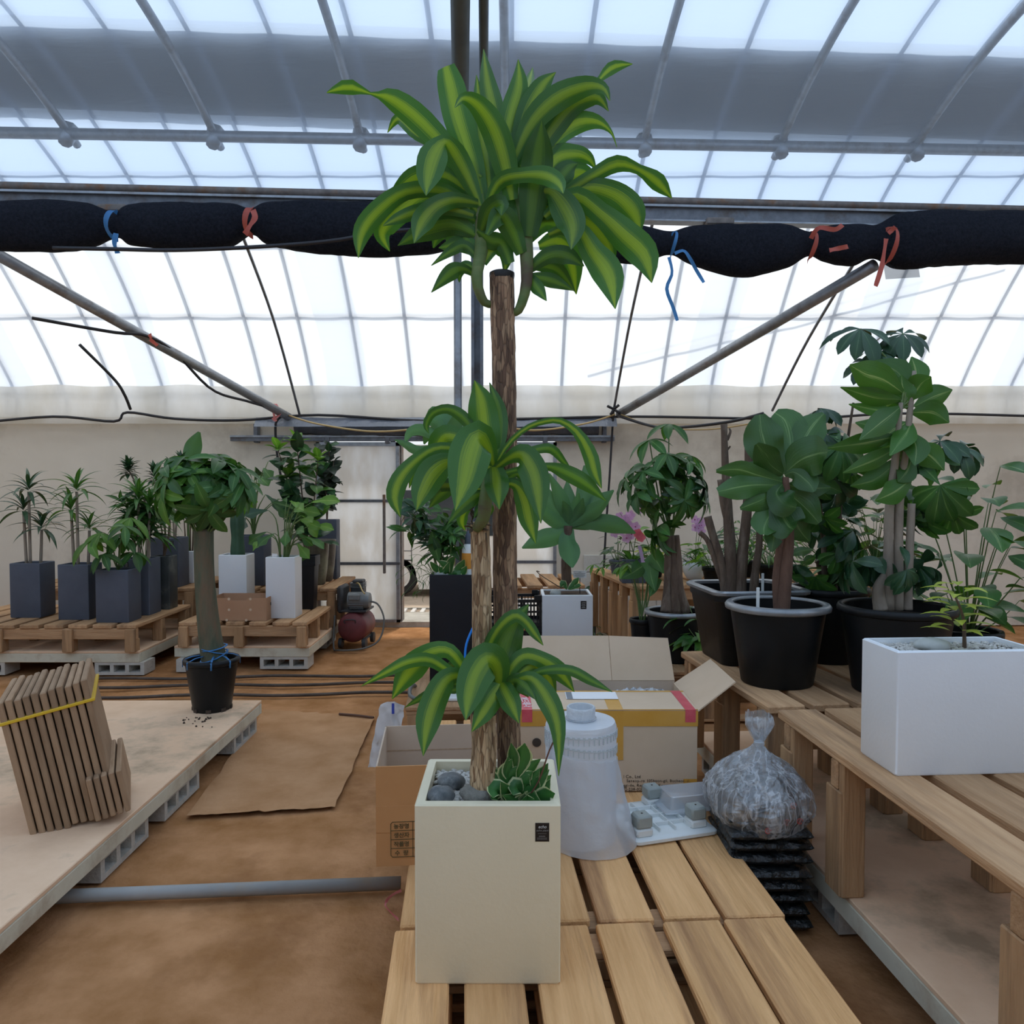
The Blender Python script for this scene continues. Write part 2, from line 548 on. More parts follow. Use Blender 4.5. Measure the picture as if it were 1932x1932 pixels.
M_rib = surf('roof_pipe', (.38, .48, .66), (.44, .54, .72), scale=10, rough=.5)
M_galv = surf('galvanised_steel', (.28, .30, .33), (.38, .40, .43), scale=14, rough=.45, metal=.6, c3=(.22, .2, .19), stain_scale=5)
M_galvd = surf('dull_steel', (.13, .14, .16), (.2, .215, .24), scale=14, rough=.5, metal=.5, c3=(.12, .10, .09), stain_scale=5)
M_rust = surf('rusty_steel', (.16, .14, .13), (.26, .23, .21), scale=18, rough=.7, metal=.4, c3=(.24, .13, .07), stain_scale=8)
M_post = surf('grey_green_paint', (.085, .11, .115), (.12, .15, .155), scale=8, rough=.55)
M_cable = surf('black_cable', (.025, .025, .03), rough=.5)
M_cabley = surf('tan_cable', (.5, .36, .16), rough=.5)
M_shade = surf('shade_net', (.008, .010, .016), (.020, .023, .034), scale=60, rough=.9, bump=.8, bscale=160, spec=.15)
M_shade_roof = surf('roof_shade_cloth', (.03, .035, .045), (.045, .05, .06), scale=4, rough=.95)
M_tarp = surf('black_tarp', (.05, .06, .08), (.09, .105, .13), scale=9, rough=.35, bump=.6, bscale=14, spec=.5)
M_wood = surf('bench_wood', (.43, .25, .13), (.56, .35, .195), scale=5, rough=.75, bump=.35, bscale=16, stretch=(7, .55, 7), c3=(.27, .165, .095), stain_scale=.9, vary=.16, spec=.1)
M_woodh = surf('bench_wood_cross', (.38, .22, .115), (.50, .31, .17), scale=5, rough=.78, bump=.35, bscale=16, stretch=(.55, 7, 7), c3=(.22, .135, .08), stain_scale=.9, vary=.16, spec=.1)
M_woodv = surf('bench_wood_upright', (.38, .22, .115), (.50, .31, .165), scale=5, rough=.78, bump=.35, bscale=16, stretch=(7, 7, .55), c3=(.19, .12, .075), stain_scale=.9, vary=.18, spec=.1)
M_woodf = surf('front_pallet_wood', (.66, .36, .152), (.83, .48, .222), scale=5, rough=.75, bump=.4, bscale=14, stretch=(8, .5, 8), c3=(.40, .21, .10), stain_scale=.9, vary=.12, spec=.1)
M_ply = surf('worn_plywood', (.70, .46, .29), (.82, .57, .38), scale=4, rough=.9, bump=.15, c3=(.38, .27, .17), stain_scale=2.0)
M_cream = surf('cream_painted_board', (.58, .54, .42), (.66, .62, .49), scale=6, rough=.75, bump=.1, c3=(.42, .34, .24), stain_scale=3)
M_tyre = surf('rubber', (.02, .02, .022), (.03, .03, .032), scale=30, rough=.8)

PHI = R(3.6)
DIRV = V((-math.sin(PHI), math.cos(PHI), 0))

# ------------------------------------------------------------------ ground, walls
def grid_ground(name, mat, x0, x1, y0, y1, nx, ny, amp, z=0.0):
    g = G(); rows = []
    for j in range(ny + 1):
        row = []
        for i in range(nx + 1):
            x = x0 + (x1 - x0) * i / nx; y = y0 + (y1 - y0) * j / ny
            h = amp * (noise.fractal(V((x * 1.7, y * 1.7, 3.1)), 1.0, 2.0, 5) * .5 - .75)
            row.append((x, y, z + min(0.0, h)))
        rows.append(row)
    g.sheet(rows)
    return g.build(name, mat, None, smooth='all', kind='structure', label='brown trodden earth floor of the greenhouse' if name == 'floor' else 'sunlit sandy yard outside the open doorway')
grid_ground('floor', M_dirt, -7.5, 7.5, -4, 8.42, 150, 124, .018)
grid_ground('ground_outside', M_out, -12, 12, 8.42, 30, 48, 40, .02)

YW = 8.3
g = G()
g.b2(-7.5, -1.98, YW, YW + .1, 0, 2.22)
g.b2(.46, 7.5, YW, YW + .1, 0, 2.22)
g.b2(-1.98, .46, YW, YW + .1, 2.0, 2.22)
wall = g.build('wall_back', M_wall, kind='structure', label='cream board back wall under the arched film roof')
# painted block courses at the foot of the wall, right of the doors
bl = G().cbox((0, 0, 0), (.385, .03, .182), .006).mesh('block', M_block_paint)
for r in range(4):
    for k in range(4):
        x = .76 + k * .39 + (.195 if r % 2 else 0)
        link('block', bl, wall, loc=(x, YW - .012, .1 + r * .188))
G().b2(-2.0, .48, YW - .06, YW + .55, -.02, .045).build('trim_1', M_conc, kind='structure', label='pale concrete door threshold')
for sx, nm in ((-7.5, 'wall_left'), (7.5, 'wall_right')):
    g = G(); g.b2(sx - .03, sx + .03, -4, 8.4, 0, 2.2)
    g.build(nm, M_wall, kind='structure')
    G().b2(sx - .01, sx + .01, -4, 8.3, 2.2, 4.4).build(nm + '_upper', M_skirt, kind='structure')
G().b2(-7.5, 7.5, -4.05, -4, 0, 2.2).build('wall_front', M_wall, kind='structure')

# ------------------------------------------------------------------ roof
PROF = [(8.3, 2.22), (8.26, 2.5), (7.75, 3.09), (7.15, 3.64), (6.6, 3.98), (6.0, 4.22), (5.4, 4.40), (4.8, 4.50), (4.0, 4.56), (3.0, 4.58), (1.5, 4.5),
        (0, 4.25), (-1.5, 3.8), (-3, 3.05), (-3.9, 2.22)]
prof = spline([V((0, y, z)) for y, z in PROF], 60)
def prof_n(i):
    t = prof[min(i + 1, len(prof) - 1)] - prof[max(i - 1, 0)]
    return V((0, t.z, -t.y)).normalized() * (1 if V((0, t.z, -t.y)).z >= 0 or i < 6 else -1)
nrm = []
for i in range(len(prof)):
    t = (prof[min(i + 1, len(prof) - 1)] - prof[max(i - 1, 0)]).normalized()
    n = V((0, t.z, -t.y))
    mid = V((0, 2.2, 2.0))
    if n.dot(prof[i] - mid) < 0: n = -n
    nrm.append(n)
g = G(); rows = []
RIBX = [-7.35 + .525 * k for k in range(29)]
for i, p in enumerate(prof):
    row = []
    for k in range(29 * 4):
        x = -7.5 + 15.0 * k / (29 * 4 - 1)
        ph = ((x + 7.35) / .525) % 1.0
        sag = .012 * math.sin(math.pi * ph) + .006 * noise.noise(V((x * 2, i * .35, 1)))
        row.append(p + nrm[i] * (-sag) + V((x, 0, 0)))
    rows.append(row)
g.sheet(rows)
ceil = g.build('ceiling', M_film, smooth='all', kind='structure', label='milky plastic film roof arched over pipe ribs')
rib = G().tube([p + nrm[i] * .035 for i, p in enumerate(prof) if i % 2 == 0], .017, n=6).mesh('rib', M_rib, 'all')
for x in RIBX:
    link('rib', rib, ceil, loc=(x, 0, 0))
def near_prof(y):
    i = min(range(len(prof)), key=lambda k: abs(prof[k].y - y))
    return i
for y, r in ((8.26, .022), (7.75, .016), (7.15, .016), (6.45, .014)):
    i = near_prof(y)
    p = prof[i] + nrm[i] * .03
    G().tube([(-7.5, p.y, p.z), (7.5, p.y, p.z)], r, n=8).build('purlin', M_rib, ceil, 'all')
# diagonal wind brace and slack film strips over the roof
G().tube([at(1112, 700, 8.1) + V((0, .09, .06)), at(1500, 605, 7.75) + V((0, .07, .06)), at(1900, 500, 7.3) + V((0, .05, .06))], .014, n=6).build('wind_brace', M_rib, ceil, 'all')
for x0, w in ((-3.9, .35), (-1.95, .42), (1.82, .40), (3.35, .5), (-5.4, .4), (5.0, .4)):
    rows = []
    for i in range(1, 17):
        rows.append([prof[i] + nrm[i] * .012 + V((x0 + w * k / 2 + .03 * math.sin(i * .5 + x0), 0, 0)) for k in range(3)])
    G().sheet(rows).build('film_strip', M_film2, ceil, 'all')
# black-out cloth lying on the roof outside, thick purlin and main arches beneath it
g = G(); rows = []
for i in range(7):
    row = []
    for k in range(31):
        x = -7.5 + 15 * k / 30
        yl = 5.28 + .04 * x + (0.82) * i / 6
        j = 0
        while j < len(prof) - 2 and prof[j + 1].y > yl: j += 1
        u = (prof[j].y - yl) / (prof[j].y - prof[j + 1].y)
        q = prof[j].lerp(prof[j + 1], u)
        row.append((x, yl, q.z + .09 + .008 * noise.noise(V((x, i * .4, 0)))))
    rows.append(row)
g.sheet(rows)
g.build('roof_shade_sheet', M_shade_roof, label='dark shade sheet lying along the top of the film roof', cat='shade sheet')
i = near_prof(6.02)
pp = prof[i] - nrm[i] * .09
G().tube([(-7.5, pp.y - .3, pp.z), (7.5, pp.y + .3, pp.z)], .042, n=10).build('purlin', M_galv, ceil, 'all')
arch = G().tube([p - nrm[k] * .06 for k, p in enumerate(prof) if 3.2 < p.y < 6.22], .03, n=8)
arch.tube([V((0, pp.y + .05, pp.z + .06)), V((0, pp.y - .02, pp.z - .07))], [.07, .05], n=8)
arch = arch.mesh('main_arch', M_galv, 'all')
for x in (-5.5, -4.4, -3.32, -2.24, -1.15, -.05, 1.02, 2.08, 3.15, 4.2, 5.3):
    link('main_arch', arch, ceil, loc=(x, .04 * x, 0))

# stained skirt of film above the wall
g = G(); rows = []
for j in range(6):
    row = []
    for k in range(121):
        x = -7.5 + 15 * k / 120
        ztop = 2.535 + .02 * noise.noise(V((x * 2.2, 0, 5)))
        z = 2.14 + (ztop - 2.14) * j / 5
        row.append((x, 8.17 + .012 * noise.noise(V((x * 3, z * 2, 8))), z))
    rows.append(row)
g.sheet(rows)
g.build('trim_2', M_skirt, smooth='all', kind='structure', label='stained film skirt along the top of the back wall')

# gutter beam across the place, its posts, rafters and inner ceiling film
YB = 5.3
def bm_at(px, py, dy=0.0):
    X = (px - 966) / FPX * YB
    return at(px, py, YB + .063 * X + dy)
bt = thing('trim_3', 'long steel gutter beam with pipe carried by two posts', 'beam', (0, YB, 0), kind='structure')
zt = at(966, 372, YB).z
L0, L1 = V((-7.4, -.063 * 7.4, 0)), V((7.4, .063 * 7.4, 0))
G().tube([L0 + V((0, 0, zt)), L1 + V((0, 0, zt))], .024, n=10).build('pipe', M_rust, bt, 'all')
def rail(g, y0, y1, z0, z1):
    vs = []
    for X in (-7.4, 7.4):
        for (a, b) in ((y0, z0), (y1, z0), (y1, z1), (y0, z1)):
            vs.append((X, X * .063 + a, b))
    g.add(vs, [(0, 1, 2, 3), (4, 7, 6, 5), (0, 4, 5, 1), (1, 5, 6, 2), (2, 6, 7, 3), (3, 7, 4, 0)])
g = G(); rail(g, -.05, .06, zt - .055, zt - .04); g.build('flange', M_galv, bt)
g = G(); rail(g, -.02, .05, zt - .135, zt - .055); g.build('channel', M_galvd, bt)
g = G(); rail(g, -.035, .06, zt - .145, zt - .135); g.build('lip', M_galv, bt)
cl = G().cbox((0, 0, 0), (.19, .12, .05), .01).mesh('clamp', M_rust)
for px in (1357, 640, 250):
    X = (px - 966) / FPX * YB
    link('clamp', cl, bt, loc=(X, X * .063, zt - .145))
XP1, XP2 = (864.5 - 966) / FPX * YB, (901 - 966) / FPX * YB
G().cbox((XP1, 0, zt / 2 - .07), (.052, .05, zt - .15), .012).build('post', M_galv, bt, True)
g = G()
g.b2(XP2 - .04, XP2 - .033, -.03, .03, 0, zt - .14); g.b2(XP2 + .033, XP2 + .04, -.03, .03, 0, zt - .14); g.b2(XP2 - .04, XP2 + .04, .023, .03, 0, zt - .14)
g.b2(XP2 - .04, XP2 - .02, -.033, -.03, 0, zt - .14); g.b2(XP2 + .02, XP2 + .04, -.033, -.03, 0, zt - .14)
g.build('post', M_galvd, bt)
# inner film: rises gently from the beam towards the other side of the house
IP = [(0.02, zt + .02), (-.7, zt + .10), (-1.9, zt + .19), (-3.6, zt + .25), (-5.5, zt + .2), (-7.5, zt - .2), (-9, zt - .9)]
ip = spline([V((0, y, z)) for y, z in IP], 30)
rows = []
for i, p in enumerate(ip):
    row = []
    for k in range(81):
        x = -7.4 + 14.8 * k / 80
        s = .02 * noise.noise(V((x * .9, i * .3, 4))) * min(1, i / 3)
        row.append((x, YB + p.y + .063 * x * max(0, 1 - i / 18), p.z + s))
    rows.append(row)
ci = G().sheet(rows).build('ceiling_inner', M_inner, smooth='all', kind='structure', label='hazy inner ceiling film stretched from the gutter beam')
G().tube([V(((871 - 966) / FPX * (YB + p.y), YB + p.y - .02, p.z - .06)) for p in ip[:14]], .044, n=10).build('rafter', M_post, ci, 'all')
G().tube([V(((914 - 966) / FPX * (YB + p.y), YB + p.y - .02, p.z - .03)) for k, p in enumerate(ip[:14])], .022, n=8).build('rafter', M_post, ci, 'all')

# sloping struts and slim inner hoops between the beam and the back wall
def extend(a, b, k):
    return a + (b - a) * k
a, b = at(545, 787, 8.1), at(215, 603, 6.3)
st1 = G().tube([a, extend(a, b, 1.45)], .042, n=12).build('strut_pipe', M_galv, smooth='all', label='grey sloping strut pipe with a black cable wound round it', cat='pipe')
a, b = at(1168, 781, 8.1), at(1650, 500, 5.35)
st2 = G().tube([a, extend(a, b, 1.0)], .042, n=12).build('strut_pipe', M_galv, smooth='all', label='grey sloping strut pipe ending at the bundled shade net', cat='pipe')
for (pa, ya), (pb, yb), (pc, yc), lab in (
        (((566, 785), 8.12), ((515, 600), 7.35), ((440, 400), 6.1), 'slim dark hoop rod beside the cable-wrapped strut pipe'),
        (((1155, 790), 8.12), ((1190, 600), 7.2), ((1236, 400), 5.75), 'slim dark hoop rod rising from the foot of the plain strut'),
        (((1457, 775), 8.12), ((1525, 640), 7.3), ((1640, 450), 5.95), 'slim dark hoop rod behind the fiddle-leaf fig')):
    A, B, D = at(*pa, ya), at(*pb, yb), at(*pc, yc)
    G().tube(spline([A, B, D], 12), .013, n=6).build('hoop_rod', M_galvd, smooth='all', label=lab, cat='rod', group='slim hoop rods under the roof')
# ------------------------------------------------------------------ doors, rail, tarp
YD = 8.2
def wz(py, Y=YD): return at(966, py, Y).z
def wx(px, Y=YD): return at(px, 966, Y).x
rl = thing('trim_4', 'dark steel sliding door rail on the back wall', 'rail', (0, YD, 0), kind='structure')
zr = wz(828)
g = G(); g.b2(wx(438), wx(1158), -.03, .03, zr - .025, zr + .03); g.build('channel', M_galvd, rl)
g = G(); g.b2(wx(438), wx(1158), -.045, -.03, zr + .015, zr + .035); g.build('lip', M_galv, rl)
br = G().cbox((0, .04, .06), (.045, .09, .2), .005).mesh('bracket', M_galvd)
for px in (484, 610, 741, 870, 1028, 1140):
    link('bracket', br, rl, loc=(wx(px), 0, zr))
def sliding_door(name, x0, x1, label, bars, pole=None):
    d = thing(name, label, 'door', (x0, YD, 0), kind='structure')
    w = x1 - x0; z0, z1 = .05, zr - .035
    prev = z0
    for zb in bars + [z1]:
        G().b2(.02, w - .02, -.006, .006, prev + .012, zb - .012).build('panel', M_door, d)
        prev = zb
    for a in ((0, .035, z0, z1), (w - .035, w, z0, z1), (0, w, z0, z0 + .03), (0, w, z1 - .04, z1)):
        G().b2(a[0], a[1], -.022, .022, a[2], a[3]).build('frame_bar', M_galv, d)
    for zb in bars:
        G().b2(0, w, -.028, .01, zb - .014, zb + .014).build('cross_bar', M_galvd, d)
    for x in (.12, w - .12):
        G().cbox((x, -.03, z1 + .03), (.05, .02, .09), .004).build('hanger', M_galvd, d)
    if pole:
        G().cbox((pole[0] - x0, -.045, (pole[1] + pole[2]) / 2), (.028, .028, pole[2] - pole[1]), .004).build('pull_bar', M_rust, d)
    return d
sliding_door('door_1', wx(598), wx(754), 'pale sheet sliding door pushed open, with rusty pull bar', [wz(1063), wz(945)], (wx(726), wz(1081), wz(933)))
sliding_door('door_2', wx(930), wx(1050), 'pale sheet sliding door half hidden by the canes', [wz(1060)])
G().b2(-1.21, -1.17, YW - .045, YW + .12, .03, 2.0).build('trim_5', M_rust, kind='structure', label='rusty upright steel door jamb')
# black plastic gathered above the doors
g = G(); rows = []
for j in range(9):
    a = math.pi * 2 * j / 8
    row = []
    for k in range(61):
        x = wx(560) + (wx(1128) - wx(560)) * k / 60
        r = .075 + .02 * noise.noise(V((x * 3, a, 2))) + .012 * noise.noise(V((x * 14, a * 2, 2)))
        row.append((x, 8.17 - .06 * math.sin(a) * 1.1, wz(808) + math.cos(a) * r * 1.15 + .012 * math.sin(x * 2.1)))
    rows.append(row)
g.sheet(rows)
g.build('plastic_sheet_roll', M_tarp, smooth='all', label='black plastic sheet gathered in a roll above the doors', cat='plastic sheet')
g = G(); rows = []
for j in range(5):
    rows.append([(wx(490) + (wx(1160) - wx(490)) * k / 40, 8.12 - .02 * j + .015 * noise.noise(V((k * .4, j, 3))), wz(789) - .025 * j + .01 * noise.noise(V((k * .3, j * .5, 9)))) for k in range(41)])
g.sheet(rows)
g.build('film_fold', film('blue_film_fold', (.35, .42, .55), clear=.35, gloss=.12, scatter=.5, wrinkle=.6, wscale=12), smooth='all', label='loose bluish film fold hanging over the black plastic roll', cat='plastic sheet')

# ------------------------------------------------------------------ cables
def cable(name, pts, r, mat, label, cat='cable', n=24):
    G().tube(spline([V(p) for p in pts], n), r, n=6).build(name, mat, smooth='all', label=label, cat=cat)
cable('cable', [at(60, 600, 6.0), at(215, 627, 6.3), at(275, 633, 6.5), at(330, 665, 6.8), at(400, 735, 7.2), at(470, 758, 7.6), at(530, 778, 8.0), at(520, 800, 8.05), at(522, 850, 8.1), at(530, 900, 8.12)], .013, M_cable, 'black cable wound along the left strut and dropping to the plants', n=44)
cable('cable', [at(-60, 800, 8.1), at(100, 786, 8.1), at(215, 795, 8.05), at(240, 778, 8.05), at(330, 790, 8.08), at(450, 793, 8.1), at(600, 783, 8.1), at(800, 794, 8.1), at(1000, 790, 8.1), at(1200, 786, 8.1), at(1500, 790, 8.1), at(1700, 780, 8.1), at(1950, 785, 8.1)], .014, M_cable, 'black cable strung along the foot of the film roof', n=60)
cable('cable', [at(150, 650, 7.5), at(215, 715, 7.8), at(235, 745, 7.9), at(246, 772, 8.03)], .016, M_cable, 'short black cable hanging down to the wall-top cable', n=14)
cable('cable', [at(1158, 772, 8.05), at(1156, 800, 8.1), at(1150, 900, 8.12), at(1143, 1000, 8.14), at(1138, 1100, 8.16), at(1134, 1170, 8.2)], .012, M_cable, 'black cable running down the back wall right of the doors', n=24)
cable('cable', [at(1170, 786, 8.0), at(1240, 806, 7.6), at(1300, 805, 7.2), at(1380, 795, 6.9), at(1440, 780, 6.6)], .014, M_cable, 'black cable swagged from the plain strut towards the fig', n=20)
cable('cable', [at(545, 784, 8.05), at(600, 800, 7.7), at(700, 814, 7.3), at(800, 808, 7.0), at(900, 795, 6.9), at(1000, 812, 7.2), at(1100, 800, 7.7), at(1160, 782, 8.05)], .009, M_cabley, 'thin tan cord swagged between the two strut feet', 'cord', 40)
cable('cable', [at(1172, 782, 8.0), at(1240, 806, 7.8), at(1340, 810, 7.5), at(1440, 795, 7.2)], .007, M_cabley, 'thin tan cord hanging behind the braided money tree', 'cord', 20)
cable('cable', [at(100, 468, 4.7), at(215, 470, 4.7), at(330, 472, 4.72), at(480, 466, 4.75), at(620, 455, 4.78), at(740, 436, 4.8), at(860, 430, 4.85)], .012, M_cable, 'thick black cable hung below the rolled shade net', n=30)
g = G()
for (dx, dy) in ((-12, -6), (10, -8), (12, 8), (-6, 10)):
    g.tube([at(1158, 772, 7.99), at(1158 + dx, 772 + dy, 7.97)], .014, n=6)
g.build('cable_knot', M_cable, smooth='all', label='black knot of wire at the foot of the plain strut', cat='knot')

# ------------------------------------------------------------------ rolled shade net under the beam
def net_roll(name, stations, label):
    pts, rad = [], []
    for px, py, rpx in stations:
        X = (px - 966) / FPX * YB
        Y = YB + .063 * X - .16
        pts.append(at(px, py, Y)); rad.append(rpx / FPX * Y)
    n = len(stations) * 8
    P, Rr = spline(pts, n), spline(rad, n)
    g = G(); vs = []; m = 20
    for i, p in enumerate(P):
        for k in range(m):
            a = 2 * math.pi * k / m
            r = max(.02, Rr[i]) * (1 + .10 * noise.noise(V((p.x * 3, math.cos(a), math.sin(a)))) + .035 * noise.noise(V((p.x * 14, a * 3, 1))))
            vs.append(p + V((0, math.cos(a) * r * .8, math.sin(a) * r)))
    fs = [(i * m + k, i * m + (k + 1) % m, (i + 1) * m + (k + 1) % m, (i + 1) * m + k) for i in range(n) for k in range(m)]
    fs += [tuple(range(m)), tuple(n * m + k for k in range(m))]
    g.add(vs, fs)
    return g.build(name, M_shade, smooth='all', label=label, cat='shade net')
net_roll('shade_net_roll', [(-120, 424, 42), (60, 428, 46), (160, 425, 42), (219, 424, 24), (250, 424, 38), (340, 427, 43), (430, 424, 40), (474, 418, 24), (510, 424, 40), (600, 430, 48), (700, 432, 50), (800, 432, 46), (870, 432, 30)], 'black shade net rolled and tied below the beam, left of the post')
net_roll('shade_net_roll', [(1040, 448, 26), (1120, 452, 36), (1200, 460, 36), (1264, 459, 22), (1310, 464, 38), (1400, 473, 48), (1480, 467, 40), (1526, 461, 22), (1560, 461, 34), (1610, 461, 38), (1652, 456, 30), (1700, 455, 52), (1780, 450, 50), (1880, 448, 48), (2060, 446, 46)], 'black shade net rolled and tied in sagging bundles, right of the post')
# loose corner of net hanging from the right roll
g = G(); rows = []
for j in range(7):
    rows.append([at(1662 + k * 13 + j * 1.5, 470 + j * 9.5 - k * .8, 5.3 + .03 * math.sin(k * 1.3 + j)) for k in range(6)])
g.sheet(rows)
g.build('shade_net_corner', surf('open_net', (.015, .017, .025), rough=.9, alpha=.62), label='open-mesh corner of shade net hanging from the right bundle', cat='shade net')

M_rib_r = surf('red_ribbon', (.50, .10, .075), (.58, .14, .10), rough=.5, trans=.3)
M_rib_b = surf('blue_ribbon', (.05, .20, .46), (.07, .26, .56), rough=.45, trans=.25)
M_rib_p = surf('pink_ribbon', (.72, .22, .22), (.8, .30, .28), rough=.5, trans=.3)
def ribbon(mat, segs, w, label, group='ribbons tying the shade net', parent=None):
    g = G()
    for pts in segs:
        P = spline([V(p) for p in pts], 14)
        rows = []
        for i, p in enumerate(P):
            t = (P[min(i + 1, 14)] - P[max(i - 1, 0)]).normalized()
            s = t.cross(V((0, 1, 0)))
            s = (s if s.length > .05 else V((1, 0, 0))).normalized()
            s = (s + V((0, .5 * math.sin(i * .5), 0))).normalized()
            rows.append([p - s * w / 2, p + V((0, .002, 0)), p + s * w / 2])
        g.sheet(rows)
    return g.build('ribbon', mat, parent, 'all', label=label, cat=None if parent else 'ribbon', group=None if parent else group)
ys = 4.98
def ring(px, y0, y1, Y, d=.16):
    a = at(px, y0, Y); b = at(px, y1, Y)
    c = (a + b) / 2; r = (a - b).length / 2
    return [c + V((.012 * math.sin(k), -math.cos(k * .6) * d, math.sin(k * .6) * r * 1.02)) for k in range(-3, 4)]
ribbon(M_rib_r, [ring(475, 395, 444, 4.97, .12), [at(477, 396, 4.83), at(481, 410, 4.8), at(472, 425, 4.8), at(462, 442, 4.82)]], .035, 'red ribbon tied round the left shade net roll')
ribbon(M_rib_b, [ring(219, 400, 450, 4.9, .12), [at(219, 440, 4.78), at(216, 460, 4.78), at(222, 478, 4.8)]], .03, 'blue ribbon tied round the left shade net roll')
ribbon(M_rib_b, [ring(1268, 440, 485, 5.1, .12), [at(1273, 478, 4.95), at(1290, 473, 4.93), at(1302, 488, 4.93), at(1314, 510, 4.95), at(1328, 533, 4.95)], [at(1262, 485, 4.97), at(1268, 515, 4.96), at(1258, 545, 4.96), at(1270, 580, 4.97), at(1278, 605, 4.97)]], .022, 'blue ribbon with long trailing ends on the right net bundle')
ribbon(M_rib_r, [ring(1527, 440, 492, 5.25, .12), [at(1530, 450, 5.1), at(1545, 430, 5.05), at(1575, 433, 5.05), at(1590, 424, 5.06)], [at(1565, 472, 5.05), at(1600, 465, 5.05)]], .03, 'red ribbon with a loop between two right net bundles')
ribbon(M_rib_r, [ring(1672, 432, 500, 5.2, .15), [at(1676, 440, 4.98), at(1690, 428, 4.96)], [at(1672, 450, 4.98), at(1664, 500, 4.97), at(1652, 540, 4.98)]], .03, 'red ribbon with a hanging tail by the loose net corner')
ribbon(M_rib_p, [[at(520, 762, 8.0), at(516, 775, 7.95), at(520, 795, 7.95)], [at(520, 763, 8.0), at(528, 780, 7.95), at(514, 792, 7.95)]], .03, 'pink ribbon knotted on the left strut pipe', 'ribbons on pipes')
ribbon(M_rib_r, [[at(282, 630, 6.45), at(285, 638, 6.42)], [at(283, 640, 6.45), at(297, 652, 6.45)]], .03, 'small red ribbon holding the cable to the left strut', 'ribbons on pipes')

# ------------------------------------------------------------------ outside: van, drain grate
M_van = surf('white_car_paint', (.80, .80, .80), (.84, .84, .84), rough=.25, spec=.5, coat=.4)
M_glass = surf('dark_car_glass', (.04, .05, .06), (.06, .07, .08), rough=.08, spec=.6)
M_black = surf('black_plastic_trim', (.02, .02, .022), rough=.6)
YV = 10.5
van = thing('van', 'white van parked in the yard beyond the doorway', 'van', (-2.0, YV, 0))
def vx(px): return at(px, 966, YV).x + 2.0
def vz(py): return at(966, py, YV).z
body = [(-1.7, vz(1112)), (vx(720), vz(1112)), (vx(722), vz(1090)), (vx(735), vz(1070)), (vx(752), vz(1063)), (vx(770), vz(1070)), (vx(786), vz(1090)), (vx(790), vz(1112)),
        (2.2, vz(1108)), (2.3, vz(1060)), (2.3, vz(960)), (2.05, vz(862)), (1.7, vz(840)), (-1.5, vz(836)), (-1.7, vz(870))]
G().prism(body, 1, 0, 1.5).build('body', M_van, van, True)
win = [(vx(700), vz(965)), (vx(700), vz(925)), (vx(1000), vz(925)), (vx(1000), vz(1010)), (vx(840), vz(1012)), (vx(790), vz(1005)), (vx(765), vz(990)), (vx(752), vz(965))]
G().prism(win, 1, -.008, .01).build('side_window', M_glass, van)
G().b2(vx(800), vx(803), -.014, 0, vz(1010), vz(925)).build('window_pillar', M_black, van)
for x in (vx(776), vx(872)):
    G().b2(x - .004, x + .004, -.004, .002, vz(1108), vz(1012)).build('door_seam', M_black, van)
G().b2(vx(752), vx(776), -.006, .002, vz(1058), vz(1056)).build('trim_strip', M_black, van)
G().b2(vx(752), vx(776), -.005, .002, vz(1040), vz(1039)).build('door_seam', M_black, van)
for wxx in (vx(750), vx(750) - 1.0 if False else vx(1060)):
    Mw = Matrix.Translation((wxx, .1, .265)) @ Matrix.Rotation(R(90), 4, 'X')
    w = G().lathe([(.15, -.1), (.25, -.1), (.265, -.07), (.265, .07), (.25, .1), (.17, .1), (.165, .08)], 28, M=Mw).build('wheel', M_tyre, van, True)
    G().lathe([(.16, .07), (.165, .09), (.14, .085), (.12, .1), (.05, .11), (.04, .12)], 24, M=Mw).build('hub_cap', M_van, w, True)
gr = thing('drain_grate', 'pale steel drain grate in the ground outside the doorway', 'grate', (wx(700, 9.0), 9.0, .0))
for k in range(16):
    G().b2(k * .11, k * .11 + .045, 0, .32, 0, .02).build('grate_bar', surf('pale_steel', (.75, .73, .70), rough=.6), gr)
for y in (-.01, .32):
    G().b2(0, 1.75, y, y + .03, 0, .025).build('grate_frame', M_conc, gr)
# ------------------------------------------------------------------ wooden pallets, benches, platforms, blocks
def board(g, x0, x1, y0, y1, z0, z1, b=.004):
    return g.cbox(((x0 + x1) / 2, (y0 + y1) / 2, (z0 + z1) / 2), (x1 - x0, y1 - y0, z1 - z0), b)
_q = random.Random(11)
def pallet(label, loc, rz, slats, L, H, mat=M_woodf, group='wooden pallets laid in a row', th=.026, legs=True):
    t = thing('pallet', label, 'pallet', loc, rz, group)
    W = slats[-1][1]
    for x0, x1 in slats:
        j = _q.uniform(-.006, .006)
        G().cbox((0, 0, 0), (x1 - x0, L + _q.uniform(-.008, .008), th), .005).build('slat', mat, t, loc=((x0 + x1) / 2, L / 2 + j, H - th / 2 + _q.uniform(-.0015, .0015)))
    for y in (.05, L / 2, L - .05):
        G().cbox((0, 0, 0), (W - .01, .09, .022), .003).build('bearer', M_woodh, t, loc=(W / 2, y, H - th - .0115))
        for x in (.06, W / 2, W - .06):
            hh = H - th - .023 - .02
            G().cbox((0, 0, 0), (.1, .09, hh), .004).build('block_foot', M_woodv, t, loc=(x, y, .02 + hh / 2))
        G().cbox((0, 0, 0), (W, .09, .02), .003).build('bottom_board', M_woodh, t, loc=(W / 2, y, .01))
    return t
SL = [(0, .155), (.193, .343), (.378, .542), (.566, .727), (.759, .924), (.936, 1.112)]
PT = .255
def row_x(Y, dx=0.0): return -.306 - .0629 * (Y - 1.8) + dx
pallet('worn pallet of six brown slats carrying the cream planter', (row_x(1.04), 1.04, .1275), PHI, SL, 1.1, PT - .1275)
